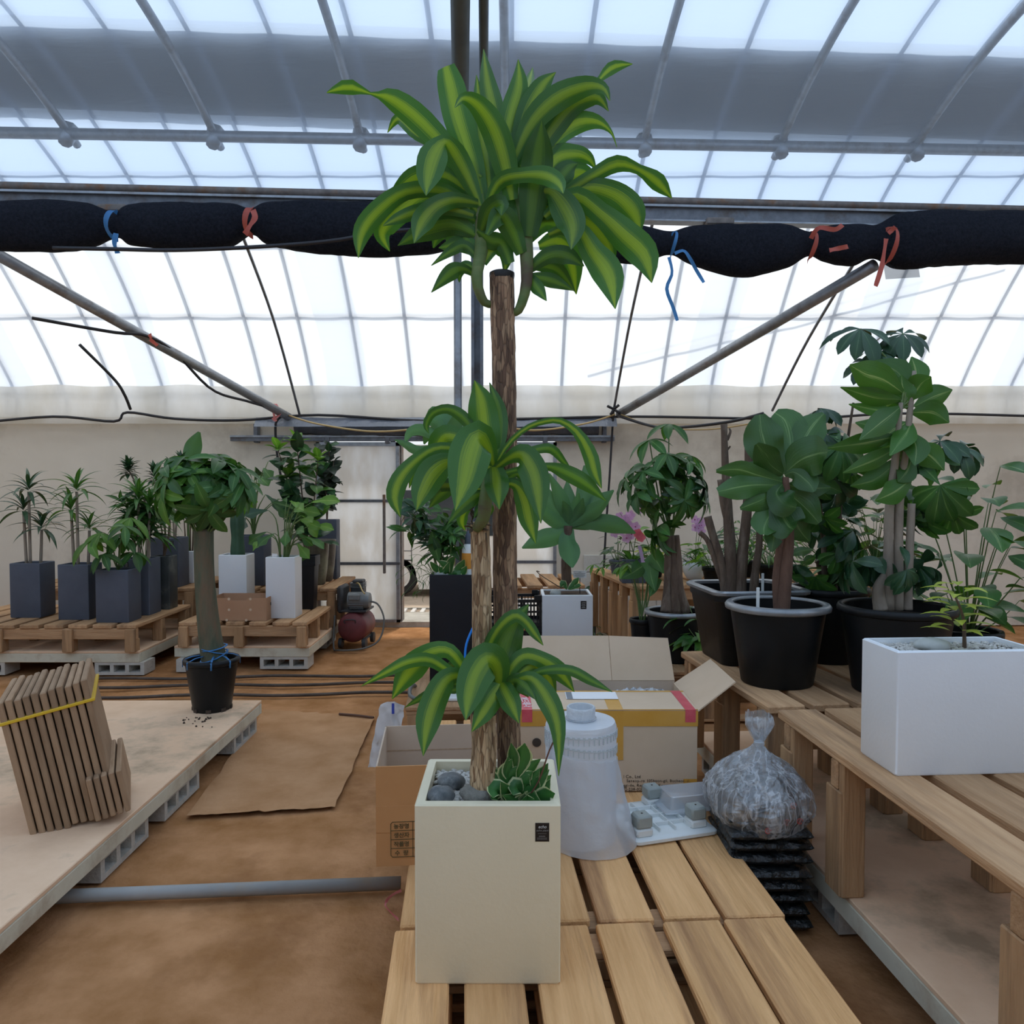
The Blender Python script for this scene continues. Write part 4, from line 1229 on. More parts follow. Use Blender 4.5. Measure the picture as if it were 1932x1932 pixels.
MIDC = [
 ([(900, 820), (880, 600), (860, 400), (835, 220), (785, 70)], [70, 200, 235, 190, 6], .0, 0),
 ([(930, 720), (975, 500), (965, 290), (900, 88)], [50, 110, 120, 6], .06, 1),
 ([(930, 720), (890, 590), (815, 500), (755, 620), (710, 830), (640, 1062)], [60, 150, 260, 325, 250, 4], -.20, 0),
 ([(850, 640), (790, 470), (690, 345), (580, 288), (470, 320), (420, 410), (440, 475)], [40, 80, 95, 75, 65, 50, 4], .02, 1),
 ([(840, 740), (700, 540), (570, 500), (500, 600), (470, 690)], [50, 120, 190, 160, 10], .05, 0),
 ([(820, 760), (640, 600), (480, 590), (330, 690), (220, 820), (180, 960), (225, 1112)], [40, 75, 85, 110, 140, 130, 4], -.04, 0),
 ([(840, 790), (620, 690), (480, 760), (390, 920), (345, 1062)], [50, 130, 230, 180, 4], -.10, 0),
 ([(840, 850), (650, 850), (530, 930), (440, 1042)], [50, 110, 120, 4], .05, 1),
 ([(850, 920), (720, 1000), (580, 1165)], [50, 120, 4], -.06, 1),
 ([(930, 720), (950, 820), (962, 920), (975, 1052)], [120, 190, 150, 4], -.14, 0),
 ([(920, 760), (1050, 660), (1150, 640), (1230, 760), (1265, 920), (1290, 1158)], [50, 90, 190, 220, 180, 4], -.14, 0),
 ([(910, 780), (1030, 570), (1170, 440), (1310, 385), (1440, 380), (1570, 470), (1660, 630), (1700, 770), (1752, 892)], [30, 42, 42, 45, 50, 75, 115, 100, 5], -.04, 0),
 ([(920, 780), (1080, 650), (1240, 600), (1370, 592), (1465, 690), (1522, 752)], [30, 55, 65, 75, 45, 4], .06, 1),
 ([(930, 800), (1160, 740), (1340, 725), (1480, 770), (1640, 860), (1786, 988)], [40, 50, 60, 120, 115, 4], -.02, 1),
 ([(910, 880), (1080, 860), (1160, 970), (1200, 1130), (1252, 1312)], [50, 70, 150, 155, 4], -.03, 0),
 ([(920, 860), (1090, 840), (1170, 900), (1225, 1010)], [40, 60, 70, 4], .05, 1),
 ([(830, 960), (720, 1060), (690, 1140), (715, 1212)], [40, 60, 85, 4], .06, 0),
 ([(840, 900), (600, 870), (480, 880), (430, 960)], [40, 90, 100, 10], .06, 0),
 ([(860, 1000), (820, 1040), (780, 1120)], [50, 60, 6], -.02, 1),
 ([(880, 1000), (910, 1050), (895, 1110)], [50, 50, 6], .02, 0),
 ([(830, 820), (440, 640), (330, 760), (290, 890)], [40, 60, 70, 6], .03, 1),
 ([(920, 800), (1000, 860), (1100, 780), (1160, 850)], [50, 80, 70, 6], .03, 1),
]
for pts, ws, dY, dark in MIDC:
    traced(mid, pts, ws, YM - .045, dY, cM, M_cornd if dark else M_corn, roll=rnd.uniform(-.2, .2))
LOW = [
 ([(960, 640), (965, 480), (1000, 320), (1075, 170), (1182, 36)], [80, 220, 270, 170, 4], .04, 1),
 ([(900, 560), (880, 400), (960, 220), (1070, 120), (1150, 150), (1220, 240), (1282, 326)], [30, 60, 80, 95, 80, 70, 4], -.03, 0),
 ([(975, 640), (960, 480), (890, 425), (810, 530), (760, 690), (738, 852)], [80, 200, 250, 250, 180, 4], -.16, 0),
 ([(1000, 580), (940, 670), (860, 800), (780, 932)], [90, 160, 140, 4], -.10, 0),
 ([(900, 640), (740, 500), (620, 365), (480, 380), (340, 510), (222, 702)], [40, 80, 110, 140, 190, 4], .0, 0),
 ([(890, 660), (640, 520), (490, 430), (340, 440), (200, 505), (5, 612)], [40, 75, 95, 95, 70, 4], -.06, 0),
 ([(900, 650), (720, 545), (610, 560), (530, 690), (470, 880), (440, 1102)], [40, 90, 150, 185, 170, 4], -.14, 0),
 ([(880, 680), (640, 590), (450, 680), (310, 762)], [30, 50, 60, 3], .05, 1),
 ([(980, 580), (1010, 640), (1060, 740), (1112, 872)], [90, 140, 145, 4], -.11, 0),
 ([(990, 640), (1060, 480), (1150, 400), (1270, 425), (1400, 515), (1500, 652)], [40, 100, 115, 120, 130, 4], .03, 0),
 ([(990, 660), (1180, 545), (1300, 500), (1470, 500), (1620, 575), (1766, 652)], [30, 45, 60, 75, 65, 4], -.05, 1),
 ([(990, 660), (1090, 580), (1200, 560), (1310, 700), (1385, 900), (1390, 1242)], [40, 70, 110, 160, 115, 4], -.15, 0),
 ([(1000, 640), (1200, 470), (1300, 530), (1370, 690)], [40, 100, 130, 10], .07, 0),
 ([(990, 640), (1080, 570), (1160, 610), (1228, 705)], [40, 100, 120, 4], -.08, 1),
 ([(900, 700), (760, 620), (640, 640), (600, 600)], [40, 60, 50, 4], .03, 1),
 ([(890, 640), (700, 480), (630, 470), (615, 520)], [30, 60, 60, 6], .06, 1),
 ([(980, 700), (1030, 640), (1100, 620), (1180, 690)], [40, 70, 80, 4], .02, 1),
]
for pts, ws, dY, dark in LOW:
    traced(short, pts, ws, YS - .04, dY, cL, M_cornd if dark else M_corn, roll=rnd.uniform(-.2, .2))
# dry husks at the top of the middle cane
g = G(); q = random.Random(3)
for k in range(26):
    c = IC @ at(892 + q.uniform(-12, 30), 985 + q.uniform(-32, 22), YM - .02 - q.uniform(0, .02))
    d = V((q.uniform(-1, 1), q.uniform(-1, .4), q.uniform(-1.2, .4))).normalized() * q.uniform(.012, .03)
    g.tube([c, c + d * .5, c + d], [.004, .007, .001], n=5, flat=.4)
g.build('husk', surf('dry_husk', (.06, .045, .03), (.12, .09, .06), scale=20, rough=.9), mid, kind='stuff')

# stones and the variegated plant in the planter
ZG = PT + POTH - .026
M_st1 = surf('dark_pebble', (.075, .085, .09), (.15, .16, .165), scale=50, rough=.5, c3=(.26, .27, .27), stain_scale=26, spec=.4)
M_st2 = surf('speckled_pebble', (.15, .145, .125), (.26, .25, .22), scale=80, rough=.7, bump=.3, c3=(.09, .085, .07), stain_scale=40)
def stone(px, py, rx, rz, ry, mat, label, seed):
    Y = onz(px, py, ZG + .02).y
    p = at(px, py, Y)
    h = rz / FPX * Y
    G().ball((0, 0, 0), 1, n=28, m=16, sc=(rx / FPX * Y, ry, h), jit=.12, seed=seed).build('stone', mat, smooth='all', loc=(p.x, p.y, ZG + h * .72), label=label, cat='stone', group='smooth stones on the planter gravel')
stone(851, 1473, 27, 17, .034, M_st1, 'smooth dark stone beside the cane in the cream planter', 2)
stone(832, 1500, 27, 19, .034, M_st1, 'blue-grey smooth stone at the corner of the cream planter', 4)
stone(905, 1497, 38, 20, .042, M_st2, 'large speckled grey stone in front of the canes', 6)
M_hoya = leafmat('variegated_leaf', (.04, .15, .035), (.05, .18, .04), rough=.35, trans=.2, margin=(.62, .66, .36), vary=.2)
hy = thing('variegated_plant', 'small plant with cream-edged leaves at the foot of the canes', 'plant', onz(975, 1490, ZG))
hy.location.z = ZG
IH = inv(hy)
def cI(p): return p
HY = [  # base, mid, tip, width
 ((968, 1492), (930, 1478), (921, 1440), 30), ((970, 1500), (938, 1488), (930, 1505), 30), ((972, 1500), (950, 1512), (952, 1514), 0),
 ((968, 1480), (962, 1455), (958, 1428), 24), ((975, 1470), (985, 1430), (990, 1402), 30), ((970, 1462), (968, 1430), (964, 1402), 20),
 ((978, 1490), (960, 1470), (975, 1446), 26), ((985, 1495), (990, 1470), (1005, 1455), 22), ((985, 1500), (1000, 1478), (1018, 1450), 24),
 ((990, 1500), (1015, 1470), (1034, 1440), 24), ((992, 1505), (1018, 1485), (1040, 1462), 24), ((985, 1500), (975, 1485), (968, 1500), 30),
 ((990, 1490), (1005, 1490), (1015, 1465), 24), ((995, 1505), (1020, 1500), (1038, 1470), 24), ((990, 1500), (998, 1512), (985, 1508), 32),
 ((1000, 1505), (1025, 1502), (1047, 1497), 26), ((975, 1500), (978, 1512), (948, 1500), 26), ((985, 1505), (1000, 1510), (1020, 1512), 30),
 ((980, 1500), (962, 1500), (945, 1475), 28), ((985, 1480), (1000, 1450), (1020, 1432), 18),
 ((960, 1495), (935, 1470), (922, 1438), 30), ((965, 1500), (940, 1495), (927, 1508), 32), ((975, 1490), (955, 1462), (966, 1432), 28), ((990, 1505), (985, 1480), (1000, 1462), 30), ((1000, 1500), (1012, 1476), (1036, 1452), 26), ((975, 1505), (985, 1514), (1008, 1508), 32)]
for i, (b0, m0, t0, w) in enumerate(HY):
    if not w: continue
    y0 = onz(b0[0], 1495, ZG).y
    traced(hy, [b0, m0, t0], [4, w * 1.3, 1.5], 1.985, -.06 if t0[1] > 1470 else -.01, cI, M_hoya, roll=_q.uniform(-.4, .4), nl=10, nw=4, Inv=IH, fold=.3)
g = G()
g.tube(spline([IH @ at(1000, 1500, 1.98), IH @ at(1018, 1470, 1.97), IH @ at(1035, 1420, 1.96), IH @ at(1048, 1392, 1.96)], 10), .0022, n=5)
g.build('stem', surf('reddish_stem', (.16, .07, .045), rough=.6), hy, 'all')
# ------------------------------------------------------------------ cartons
M_cbo = surf('orange_brown_carton', (.52, .25, .095), (.58, .30, .125), scale=3, rough=.8, bump=.05)
M_cbi = surf('carton_inside', (.52, .40, .30), (.58, .45, .34), scale=4, rough=.85)
M_cbk = surf('kraft_carton', (.60, .45, .31), (.66, .505, .36), scale=4, rough=.8, bump=.05)
M_cbe = surf('carton_edge', (.36, .25, .16), (.5, .36, .24), scale=40, rough=.9)
M_gink = surf('green_black_ink', (.10, .075, .03), rough=.7)
M_dink = surf('dark_print', (.06, .045, .035), rough=.7)
M_tape = surf('amber_tape', (.60, .30, .045), (.66, .35, .07), scale=8, rough=.22, spec=.5)
M_rtape = surf('red_tape', (.62, .07, .10), (.68, .12, .14), scale=20, rough=.3)
M_paper = surf('white_paper', (.82, .82, .83), rough=.6)
def wallp(g, a, b, z0, z1, th=.005):
    """upright cardboard panel between two plan points"""
    a, b = V((a[0], a[1], 0)), V((b[0], b[1], 0))
    n = V((-(b - a).y, (b - a).x, 0)).normalized() * th
    vs = [a, b, b + n, a + n]
    g.add([v + V((0, 0, z0)) for v in vs] + [v + V((0, 0, z1)) for v in vs], [(0, 3, 2, 1), (4, 5, 6, 7), (0, 1, 5, 4), (1, 2, 6, 5), (2, 3, 7, 6), (3, 0, 4, 7)])
W, D, Hb = .485, .43, .33
ct = thing('open_carton', 'open orange-brown carton with printed table, empty inside', 'carton', (-.443, 2.5, PT), R(5))
g = G(); wallp(g, (0, 0), (W, 0), 0, .115); wallp(g, (0, -.002), (W, -.002), .113, .2); wallp(g, (0, 0), (W, 0), .2, Hb); g.build('front_panel', M_cbo, ct)
g = G(); wallp(g, (W, D), (0, D), 0, Hb); g.build('back_panel', M_cbi, ct)
g = G(); wallp(g, (0, D), (0, .006), 0, Hb); g.build('side_panel', M_cbi, ct)
g = G(); wallp(g, (W, .006), (W, D), 0, Hb); g.build('side_panel', M_cbi, ct)
G().b2(.006, W - .006, .006, D - .006, 0, .006).build('bottom_panel', M_cbi, ct)
for z in (.12, .235):
    G().b2(.008, W - .008, D - .0065, D - .005, z, z + .004).build('crease', M_cbe, ct)
# printed table
tb = thing; x0, x1, xc, z0, z1 = .047, .46, .118, .03, .148
g = G(); y = -.0035
def bar(a, b, c, d): g.b2(a, b, y, y + .001, c, d)
bar(x0 + .006, x1, z1 - .002, z1); bar(x0 + .006, x1, z0, z0 + .002); bar(x0, x0 + .002, z0 + .006, z1 - .006); bar(xc, xc + .002, z0, z1); bar(x1 - .002, x1, z0, z1)
for k in (1, 2, 3):
    zz = z0 + (z1 - z0) * k / 4; bar(x0, x1, zz - .001, zz + .001)
for sx, sz in ((0, 1), (0, -1)):
    zc = z1 if sz > 0 else z0
    for k in range(3):
        a0 = .0015 + k * .0015
        g.b2(x0 + .001 + k * .0018, x0 + .003 + k * .0018, y, y + .001, zc - sz * (.0065 - k * .0022) - .0012, zc - sz * (.0065 - k * .0022) + .0012)
tbl = g.build('printed_table', M_gink, ct)
for k, s in enumerate(('농장명', '생산자', '작물명', '수  량')):
    zz = z1 - (z1 - z0) * (k + .5) / 4
    text('lettering', s, .0185, M_gink, tbl, face_front((x0 + xc) / 2, y - .0004, zz - .007), bold=.0003)

# big carton with open flaps
W, D, Hb = .72, .45, .328
bc = thing('big_carton', 'big kraft carton with amber tape, raised flaps and printed address', 'carton', (.03, 3.12, PT + .004), R(0))
g = G(); wallp(g, (0, 0), (W, 0), 0, Hb); g.build('front_panel', M_cbk, bc)
g = G(); wallp(g, (W, D), (0, D), 0, Hb + .01); g.build('back_panel', M_cbi, bc)
g = G(); wallp(g, (0, D), (0, .006), 0, Hb); g.build('side_panel', M_cbk, bc)
g = G(); wallp(g, (W, .006), (W, D), 0, Hb); g.build('side_panel', M_cbk, bc)
G().b2(.006, W - .006, .006, D - .006, 0, .006).build('bottom_panel', M_cbi, bc)
g = G(); g.add([(0, 0, Hb), (W, 0, Hb), (W, .27, Hb + .004), (0, .27, Hb + .004), (0, 0, Hb + .005), (W, 0, Hb + .005), (W, .27, Hb + .009), (0, .27, Hb + .009)],
      [(0, 3, 2, 1), (4, 5, 6, 7), (0, 1, 5, 4), (1, 2, 6, 5), (2, 3, 7, 6), (3, 0, 4, 7)]); tf = g.build('top_flap', M_cbk, bc)
def flap(pts, th, name):
    P = [V(p) for p in pts]
    n = (P[1] - P[0]).cross(P[3] - P[0]).normalized() * th
    g = G(); g.add(P + [p + n for p in P], [(0, 3, 2, 1), (4, 5, 6, 7), (0, 1, 5, 4), (1, 2, 6, 5), (2, 3, 7, 6), (3, 0, 4, 7)])
    return g.build(name, M_cbk, bc)
flap([(0, D, Hb + .01), (.43, D, Hb + .01), (.425, D + .09, Hb + .20), (-.02, D + .09, Hb + .20)], .005, 'raised_flap')
flap([(.432, D, Hb + .01), (W, D, Hb + .01), (W - .015, D + .085, Hb + .19), (.427, D + .09, Hb + .20)], .005, 'raised_flap')
flap([(W, 0, Hb), (W, D, Hb), (W + .16, D - .02, Hb + .115), (W + .155, .01, Hb + .118)], .005, 'raised_flap')
G().b2(-.002, W + .002, -.0025, -.0005, Hb - .062, Hb + .001).build('tape', M_tape, bc)
G().b2(-.002, W + .002, -.002, .006, Hb + .005, Hb + .0058).build('tape', M_tape, bc)
G().add([(.0, .255, Hb + .0093), (W, .255, Hb + .0093), (W, .275, Hb + .0096), (0, .275, Hb + .0096)], [(0, 1, 2, 3)]).build('tape', M_tape, bc)
G().add([(.36, 0, Hb + .0055), (.42, 0, Hb + .0055), (.42, .27, Hb + .0096), (.36, .27, Hb + .0096)], [(0, 1, 2, 3)]).build('tape', M_tape, bc)
G().b2(.36, .42, -.003, -.001, Hb - .20, Hb + .001).build('tape', M_tape, bc)
G().b2(W - .055, W, -.0015, -.0005, .028, .05).build('tape', M_tape, bc)
for x in (0.01, W - .05):
    G().add([(x, -.004, Hb - .045), (x + .042, -.004, Hb - .045), (x + .042, -.004, Hb + .0065), (x, -.004, Hb + .0065), (x + .036, .27, Hb + .0105), (x - .006, .27, Hb + .0105)], [(0, 1, 2, 3), (3, 2, 4, 5)]).build('red_tape', M_rtape, bc)
text('lettering', '게드테나', .04, M_paper, bc, Matrix.Translation((.02, .03, Hb + .0125)) @ Matrix.Rotation(R(-82), 4, 'Z') @ Matrix.Translation((-.13, 0, 0)), align='LEFT')
lb = G().add([(.20, .14, Hb + .0098), (.42, .14, Hb + .0098), (.42, .25, Hb + .0112), (.20, .25, Hb + .0112)], [(0, 1, 2, 3)]).build('address_label', M_paper, bc)
G().add([(.203, .142, Hb + .0106), (.228, .142, Hb + .0106), (.228, .248, Hb + .0118), (.203, .248, Hb + .0118)], [(0, 1, 2, 3)]).build('label_block', surf('grey_print', (.2, .22, .24), rough=.6), lb)
def lx(px): return at(px, 1480, 3.12).x - .03
for s, px, py, sz in (('l Co., Ltd', 1176, 1468, .0185), ('Saneop-ro 105beon-gil, Bucheon-si,', 1182, 1475.5, .0165), ('ggi-do, Republic of Korea', 1176, 1484, .0165), ('02-238-0201    02-238-0202', 1175, 1491.5, .0165)):
    text('lettering', s, sz, M_dink, bc, face_front(lx(px), -.0012, at(966, py, 3.12).z - PT - .004), align='LEFT', spacing=1.0 if 'Co' in s else 1.08)
g = G(); g.lathe([(.018, 0), (.018, .002)], 18, M=Matrix.Translation((.07, -.002, .2)) @ Matrix.Rotation(R(90), 4, 'X')); g.build('hand_hole', M_dink, bc)
# crumpled film showing in the open carton
def crumple(name, mat, x0, x1, y0, y1, z, amp, label, cat, seed=0, n=22, parent=None):
    rows = []
    for j in range(n + 1):
        rows.append([(x0 + (x1 - x0) * i / n, y0 + (y1 - y0) * j / n, z + amp * (noise.ridged_multi_fractal(V((i * .28 + seed, j * .28, seed)), 1.0, 2.0, 4, 1.0, 2.0) - 1.0) * .5 - amp * ((i / n - .5) ** 2 + (j / n - .5) ** 2) * 2) for i in range(n + 1)])
    return G().sheet(rows).build(name, mat, parent, False, label=label, cat=cat)
M_clear = film('clear_plastic', (.86, .89, .92), clear=.62, gloss=.28, scatter=.5, wrinkle=.5, wscale=16)
M_milk = film('milky_plastic', (.80, .84, .88), clear=.12, gloss=.12, scatter=.6, wrinkle=.5, wscale=11)
crumple('plastic_film', M_clear, .42, .74, 3.40, 3.56, PT + .315, .06, 'crumpled clear film showing inside the big carton', 'plastic film', 3)

# produce carton on the left bench
pc = thing('produce_carton', 'low brown produce carton with round hand holes on bench', 'carton', (-2.47, 6.33, .392), R(0))
M_pc = surf('produce_carton', (.40, .22, .125), (.46, .265, .155), scale=4, rough=.8)
W, D, Hb = .465, .30, .185
g = G(); wallp(g, (0, 0), (W, 0), 0, Hb - .02); g.b2(0, .15, .0, .005, Hb - .02, Hb); g.b2(.31, W, .0, .005, Hb - .02, Hb); g.build('front_panel', M_pc, pc)
g = G(); wallp(g, (W, D), (0, D), 0, Hb); g.build('back_panel', M_pc, pc)
g = G(); wallp(g, (0, D), (0, .006), 0, Hb); g.build('side_panel', M_pc, pc)
g = G(); wallp(g, (W, .006), (W, D), 0, Hb); g.build('side_panel', M_pc, pc)
G().b2(.006, W - .006, .006, D - .006, 0, .005).build('bottom_panel', M_pc, pc)
for x, z in ((.16, .09), (.335, .09), (.14, .005), (.3, .005), (.16, .178), (.335, .178)):
    G().lathe([(.011, 0), (.011, .002)], 14, M=Matrix.Translation((x, -.001, z)) @ Matrix.Rotation(R(90), 4, 'X')).build('hand_hole', M_cbk, pc)
G().b2(W + .0002, W + .0016, .1, .19, .11, .135).build('hand_hole', M_dink, pc)

# bundle of flattened cartons leaning on the low platform
bd = thing('carton_bundle', 'strapped bundle of flattened brown cartons on the low platform', 'cartons', (-1.66, 3.2, .184), R(26))
for k in range(11):
    Mx = Matrix.Rotation(R(-11), 4, 'Y') @ Matrix.Translation((-.26 + k * .028, 0, 0))
    G().cbox((0, 0, .27), (.022, .42, .54 + .01 * math.sin(k * 2.1)), .004, M=None).build('carton_sheet', surf('bundle_card', (.30, .185, .105), (.40, .26, .155), scale=6, rough=.85, vary=.2, stretch=(6, 1, 1)), bd, M=Mx @ Matrix.Translation((0, 0, .03)))
for k in range(5):
    Mx = Matrix.Rotation(R(-11), 4, 'Y') @ Matrix.Translation((-.09 + k * .026, -.03, .03))
    G().cbox((0, 0, .085), (.02, .44, .17), .004).build('carton_sheet', surf('bundle_card', (.30, .185, .105)), bd, M=Mx @ Matrix.Translation((.05, 0, 0)))
G().cbox((-.12, 0, .49), (.325, .43, .012), .002, M=Matrix.Rotation(R(-11), 4, 'Y')).build('strap', surf('yellow_strap', (.7, .45, .03), rough=.4), bd)

# white plastic bag caught behind the open carton
g = G(); rows = []
for j in range(15):
    t = j / 14
    rows.append([at(718 + i * 6.5 * (1 - .2 * t) - 24 * t * (1 if i < 3 else .2) + 4 * noise.noise(V((i, j * .5, 2))), 1322 + j * 9 + 5 * noise.noise(V((i * .8, j, 7))) + (abs(i - 3) * 2.5 if j < 2 else 0), 2.99 + .025 * noise.noise(V((i * .9, j * .6, 5)))) for i in range(8)])
g.sheet(rows)
pb = g.build('plastic_bag', surf('white_bag_plastic', (.66, .67, .70), (.75, .76, .79), scale=6, rough=.4, trans=.35), smooth='all', label='crumpled white plastic bag hanging behind the open carton', cat='bag')
g = G(); g.sheet([[at(739 + i * 5, 1327 + j * 10, 2.955) for i in range(2)] for j in range(3)]); g.build('blue_print', surf('blue_print', (.03, .06, .35), rough=.5), pb)

# ------------------------------------------------------------------ roll of air-cushion film
rx, ry = .243, 2.72
rollt = thing('bubble_film_roll', 'upright roll of milky cushion film with a core tube', 'film roll', (rx, ry, PT))
pr = []
Rr = .122
g = G()
g.lathe([(Rr, .002), (Rr + .004, .02), (Rr + .002, .2), (Rr + .003, .40), (Rr - .003, .417), (.05, .421), (.046, .42)], 40)
M_rollf = film('cushion_film', (.86, .89, .93), clear=.05, gloss=.10, scatter=.62, wrinkle=.2, wscale=5, stretch=(1, 1, 4))
g.build('wound_film', M_rollf, rollt, True)
G().lathe([(.05, .40), (.051, .462), (.048, .466), (.043, .465), (.04, .41)], 28).build('core_tube', M_milk, rollt, True)
G().lathe([(.054, .421), (.056, .426), (.048, .43), (.046, .424)], 24).build('core_collar', M_clear, rollt, True)
for zz, slope in ((.375, 0.0), (.345, -.10)):
    g = G()
    for k in range(44):
        a = R(180 + k * 180 / 44)
        z = zz + slope * math.sin(a) * 0 + slope * (math.cos(a) + 1) * .12
        c = V((math.cos(a) * (Rr + .0055), math.sin(a) * (Rr + .0055), z))
        tx = V((-math.sin(a), math.cos(a), 0))
        Mx = Matrix((tx, V((math.cos(a), math.sin(a), 0)), V((0, 0, 1)))).transposed().to_4x4()
        Mx.translation = c
        if k % 2 == 0:
            g.box((0, 0, 0), (.0035, .002, .02), Mx); g.box((0, 0, .016), (.009, .002, .006), Mx)
        else:
            g.box((0, 0, .013), (.012, .0015, .003), Mx)
    g.build('valve_strip', surf('strip_print', (.50, .57, .60), (.56, .63, .66), rough=.5), rollt)
# loose outer sheet sagging to the right and onto the slats
rows = []
for j in range(19):
    t = j / 18
    row = []
    for i in range(25):
        a = R(205 + i * 6.8)
        rr = Rr + .008 + .075 * t ** 1.3 * max(0, math.sin(R(i * 6.2)) ) * (.35 + i / 24) + .006 * noise.noise(V((i * .6, j * .4, 2)))
        row.append((math.cos(a) * rr, math.sin(a) * rr, max(.004, .335 - .333 * t - .05 * (i / 24) * (1 - t) + .007 * noise.noise(V((i * .5, j * .7, 8))))))
    rows.append(row)
G().sheet(rows).build('loose_sheet', film('loose_cushion_film', (.88, .91, .95), clear=.38, gloss=.12, scatter=.6, wrinkle=.3, wscale=6), rollt, 'all')

# ------------------------------------------------------------------ white tray with grey feet and a clear lid
M_wpl = surf('white_plastic', (.70, .73, .72), (.74, .77, .76), scale=5, rough=.35, spec=.5)
M_gpl = surf('grey_plastic_foot', (.30, .33, .31), (.34, .37, .35), scale=8, rough=.5)
tr = thing('plastic_tray', 'upturned white plastic tray with grey block feet', 'tray', (.535, 2.83, PT), R(17))
g = G(); ringbody(g, [(.155, .150, 0, .02), (.162, .157, .006, .02), (.162, .157, .016, .02), (.156, .151, .022, .02), (.135, .132, .024, .015)]); g.build('base_plate', M_wpl, tr, True)
for k in range(4):
    G().cbox((-.11 + k * .06, 0, .03), (.004, .24, .016), .001).build('rib', M_wpl, tr)
for y in (-.07, .0, .07):
    G().cbox((-.02, y, .03), (.23, .004, .016), .001).build('rib', M_wpl, tr)
for x, y in ((-.118, -.11), (.10, -.10), (.035, .112), (.115, .09)):
    if (x, y) == (.115, .09): continue
    G().cbox((x, y, .036), (.062, .062, .03), .006).build('pedestal', M_wpl, tr, True)
    f = G().cbox((x, y, .073), (.06, .06, .046), .007).build('foot', M_gpl, tr, True)
    G().lathe([(.0035, 0), (.0035, .002)], 10, c=(x, y, .0955)).build('screw_hole', M_dink, f)
ld = thing('plastic_cover', 'clear plastic box cover resting across the white tray', 'cover', (.685, 2.92, PT + .04), R(13))
rings = [(.145, .085, 0, .015), (.142, .083, .004, .015), (.122, .068, .008, .012), (.112, .06, .05, .012), (.108, .056, .053, .012)]
g = G(); ringbody(g, rings); g.build('lid_shell', film('lid_plastic', (.84, .87, .90), clear=.55, gloss=.14, scatter=.6, wrinkle=.02), ld, True)

# foam tray on the far pallet
G().cbox((0, 0, .012), (.2, .22, .024), .006).build('foam_tray', M_wpl, loc=(-.36, 4.55, PT), label='flat white foam tray lying on the pallet by the tall black planter', cat='tray')

# ------------------------------------------------------------------ stack of black sacks in clear plastic
M_sack = surf('black_sack', (.010, .012, .013), (.022, .026, .027), scale=14, rough=.18, bump=1.6, bscale=22, spec=.6)
_z = 0.0
names = ['lowest', 'second lowest', 'third lowest', 'fourth lowest', 'middle', 'fourth highest', 'third highest', 'second highest', 'topmost']
for k in range(9):
    hh = .046
    g = G(); n = 14; q = random.Random(k); ox, oy = q.uniform(-.008, .008), q.uniform(-.012, .012)
    vs, fs = [], []
    for s in (0, 1):
        for j in range(n + 1):
            for i in range(n + 1):
                u, v = math.sin((i / n - .5) * math.pi), math.sin((j / n - .5) * math.pi)
                e = max(0, (1 - abs(u) ** 5) * (1 - abs(v) ** 5))
                h = hh / 2 * (e ** .4) * (1 + .12 * noise.noise(V((i * .7 + k * 9, j * .7, s * 5))))
                sh = 1 - .05 * (1 - e)
                vs.append((u * .145 * sh + ox, v * .185 * sh + oy, _z + hh / 2 + (h if s else -h)))
    N = n + 1
    for s in (0, 1):
        for j in range(n):
            for i in range(n):
                o = s * N * N
                fs.append((o + j * N + i, o + j * N + i + 1, o + (j + 1) * N + i + 1, o + (j + 1) * N + i))
    g.add(vs, fs)
    g.build('sack', M_sack, smooth='all', loc=(.865, 2.72, .001), label='glossy black flat sack, %s of the stack beside the bench' % names[k], cat='sack', group='stacked black sacks')
    _z += hh - .0015
TOPZ = _z + .001
G().ball((0, 0, 0), 1, n=22, m=12, sc=(.125, .15, .04), jit=.35, seed=4).build('sack', M_sack, smooth='all', loc=(.865, 2.70, TOPZ + .034), label='crumpled black sack inside the clear knotted bag', cat='sack', group='stacked black sacks')
# clear bag pulled over the top and knotted
bag = thing('clear_bag', 'clear plastic bag knotted over the stack of black sacks', 'bag', (.872, 2.69, TOPZ + .035))
def bagshell(seed, sc):
    prof = [(.150, -.10), (.178, -.05), (.185, -.01), (.168, .035), (.115, .085), (.055, .12), (.022, .15), (.014, .165), (.026, .19), (.05, .235), (.046, .265)]
    m = 40; P = spline([V((r, z, 0)) for r, z in prof], 44)
    vs = []
    for i, p in enumerate(P):
        for k in range(m):
            a = 2 * math.pi * k / m
            d = V((math.cos(a), math.sin(a), 0))
            pleat = .16 * noise.noise(V((math.cos(a) * 2.4, math.sin(a) * 2.4, i * .06 + seed))) + .06 * math.sin(a * 11 + seed + i * .05) * (1 if i > 18 else .4)
            crk = .05 * (noise.ridged_multi_fractal(V((math.cos(a) * 3, math.sin(a) * 3, i * .22 + seed)), 1, 2, 3, 1, 2) - 1)
            r = p.x * sc * (1 + pleat + crk)
            vs.append((r * d.x * .96 - .01, r * d.y * 1.12, p.y + .012 * noise.noise(V((d.x * 2, d.y * 2, seed)))))
    N = len(P)
    fs = [(i * m + k, i * m + (k + 1) % m, (i + 1) * m + (k + 1) % m, (i + 1) * m + k) for i in range(N - 1) for k in range(m)]
    return G().add(vs, fs)
M_bagc = film('thin_clear_bag', (.90, .93, .96), clear=.88, gloss=.14, scatter=.6, wrinkle=1.0, wscale=5, crease=.4, glint_scale=4.5, stretch=(5.0, 5.0, .7))  # whiter streaks in the sheet stand in for its reflections
bagshell(1.3, 1.0).build('outer_skin', M_bagc, bag, False)
bagshell(6.1, .9).build('inner_fold', M_bagc, bag, False)
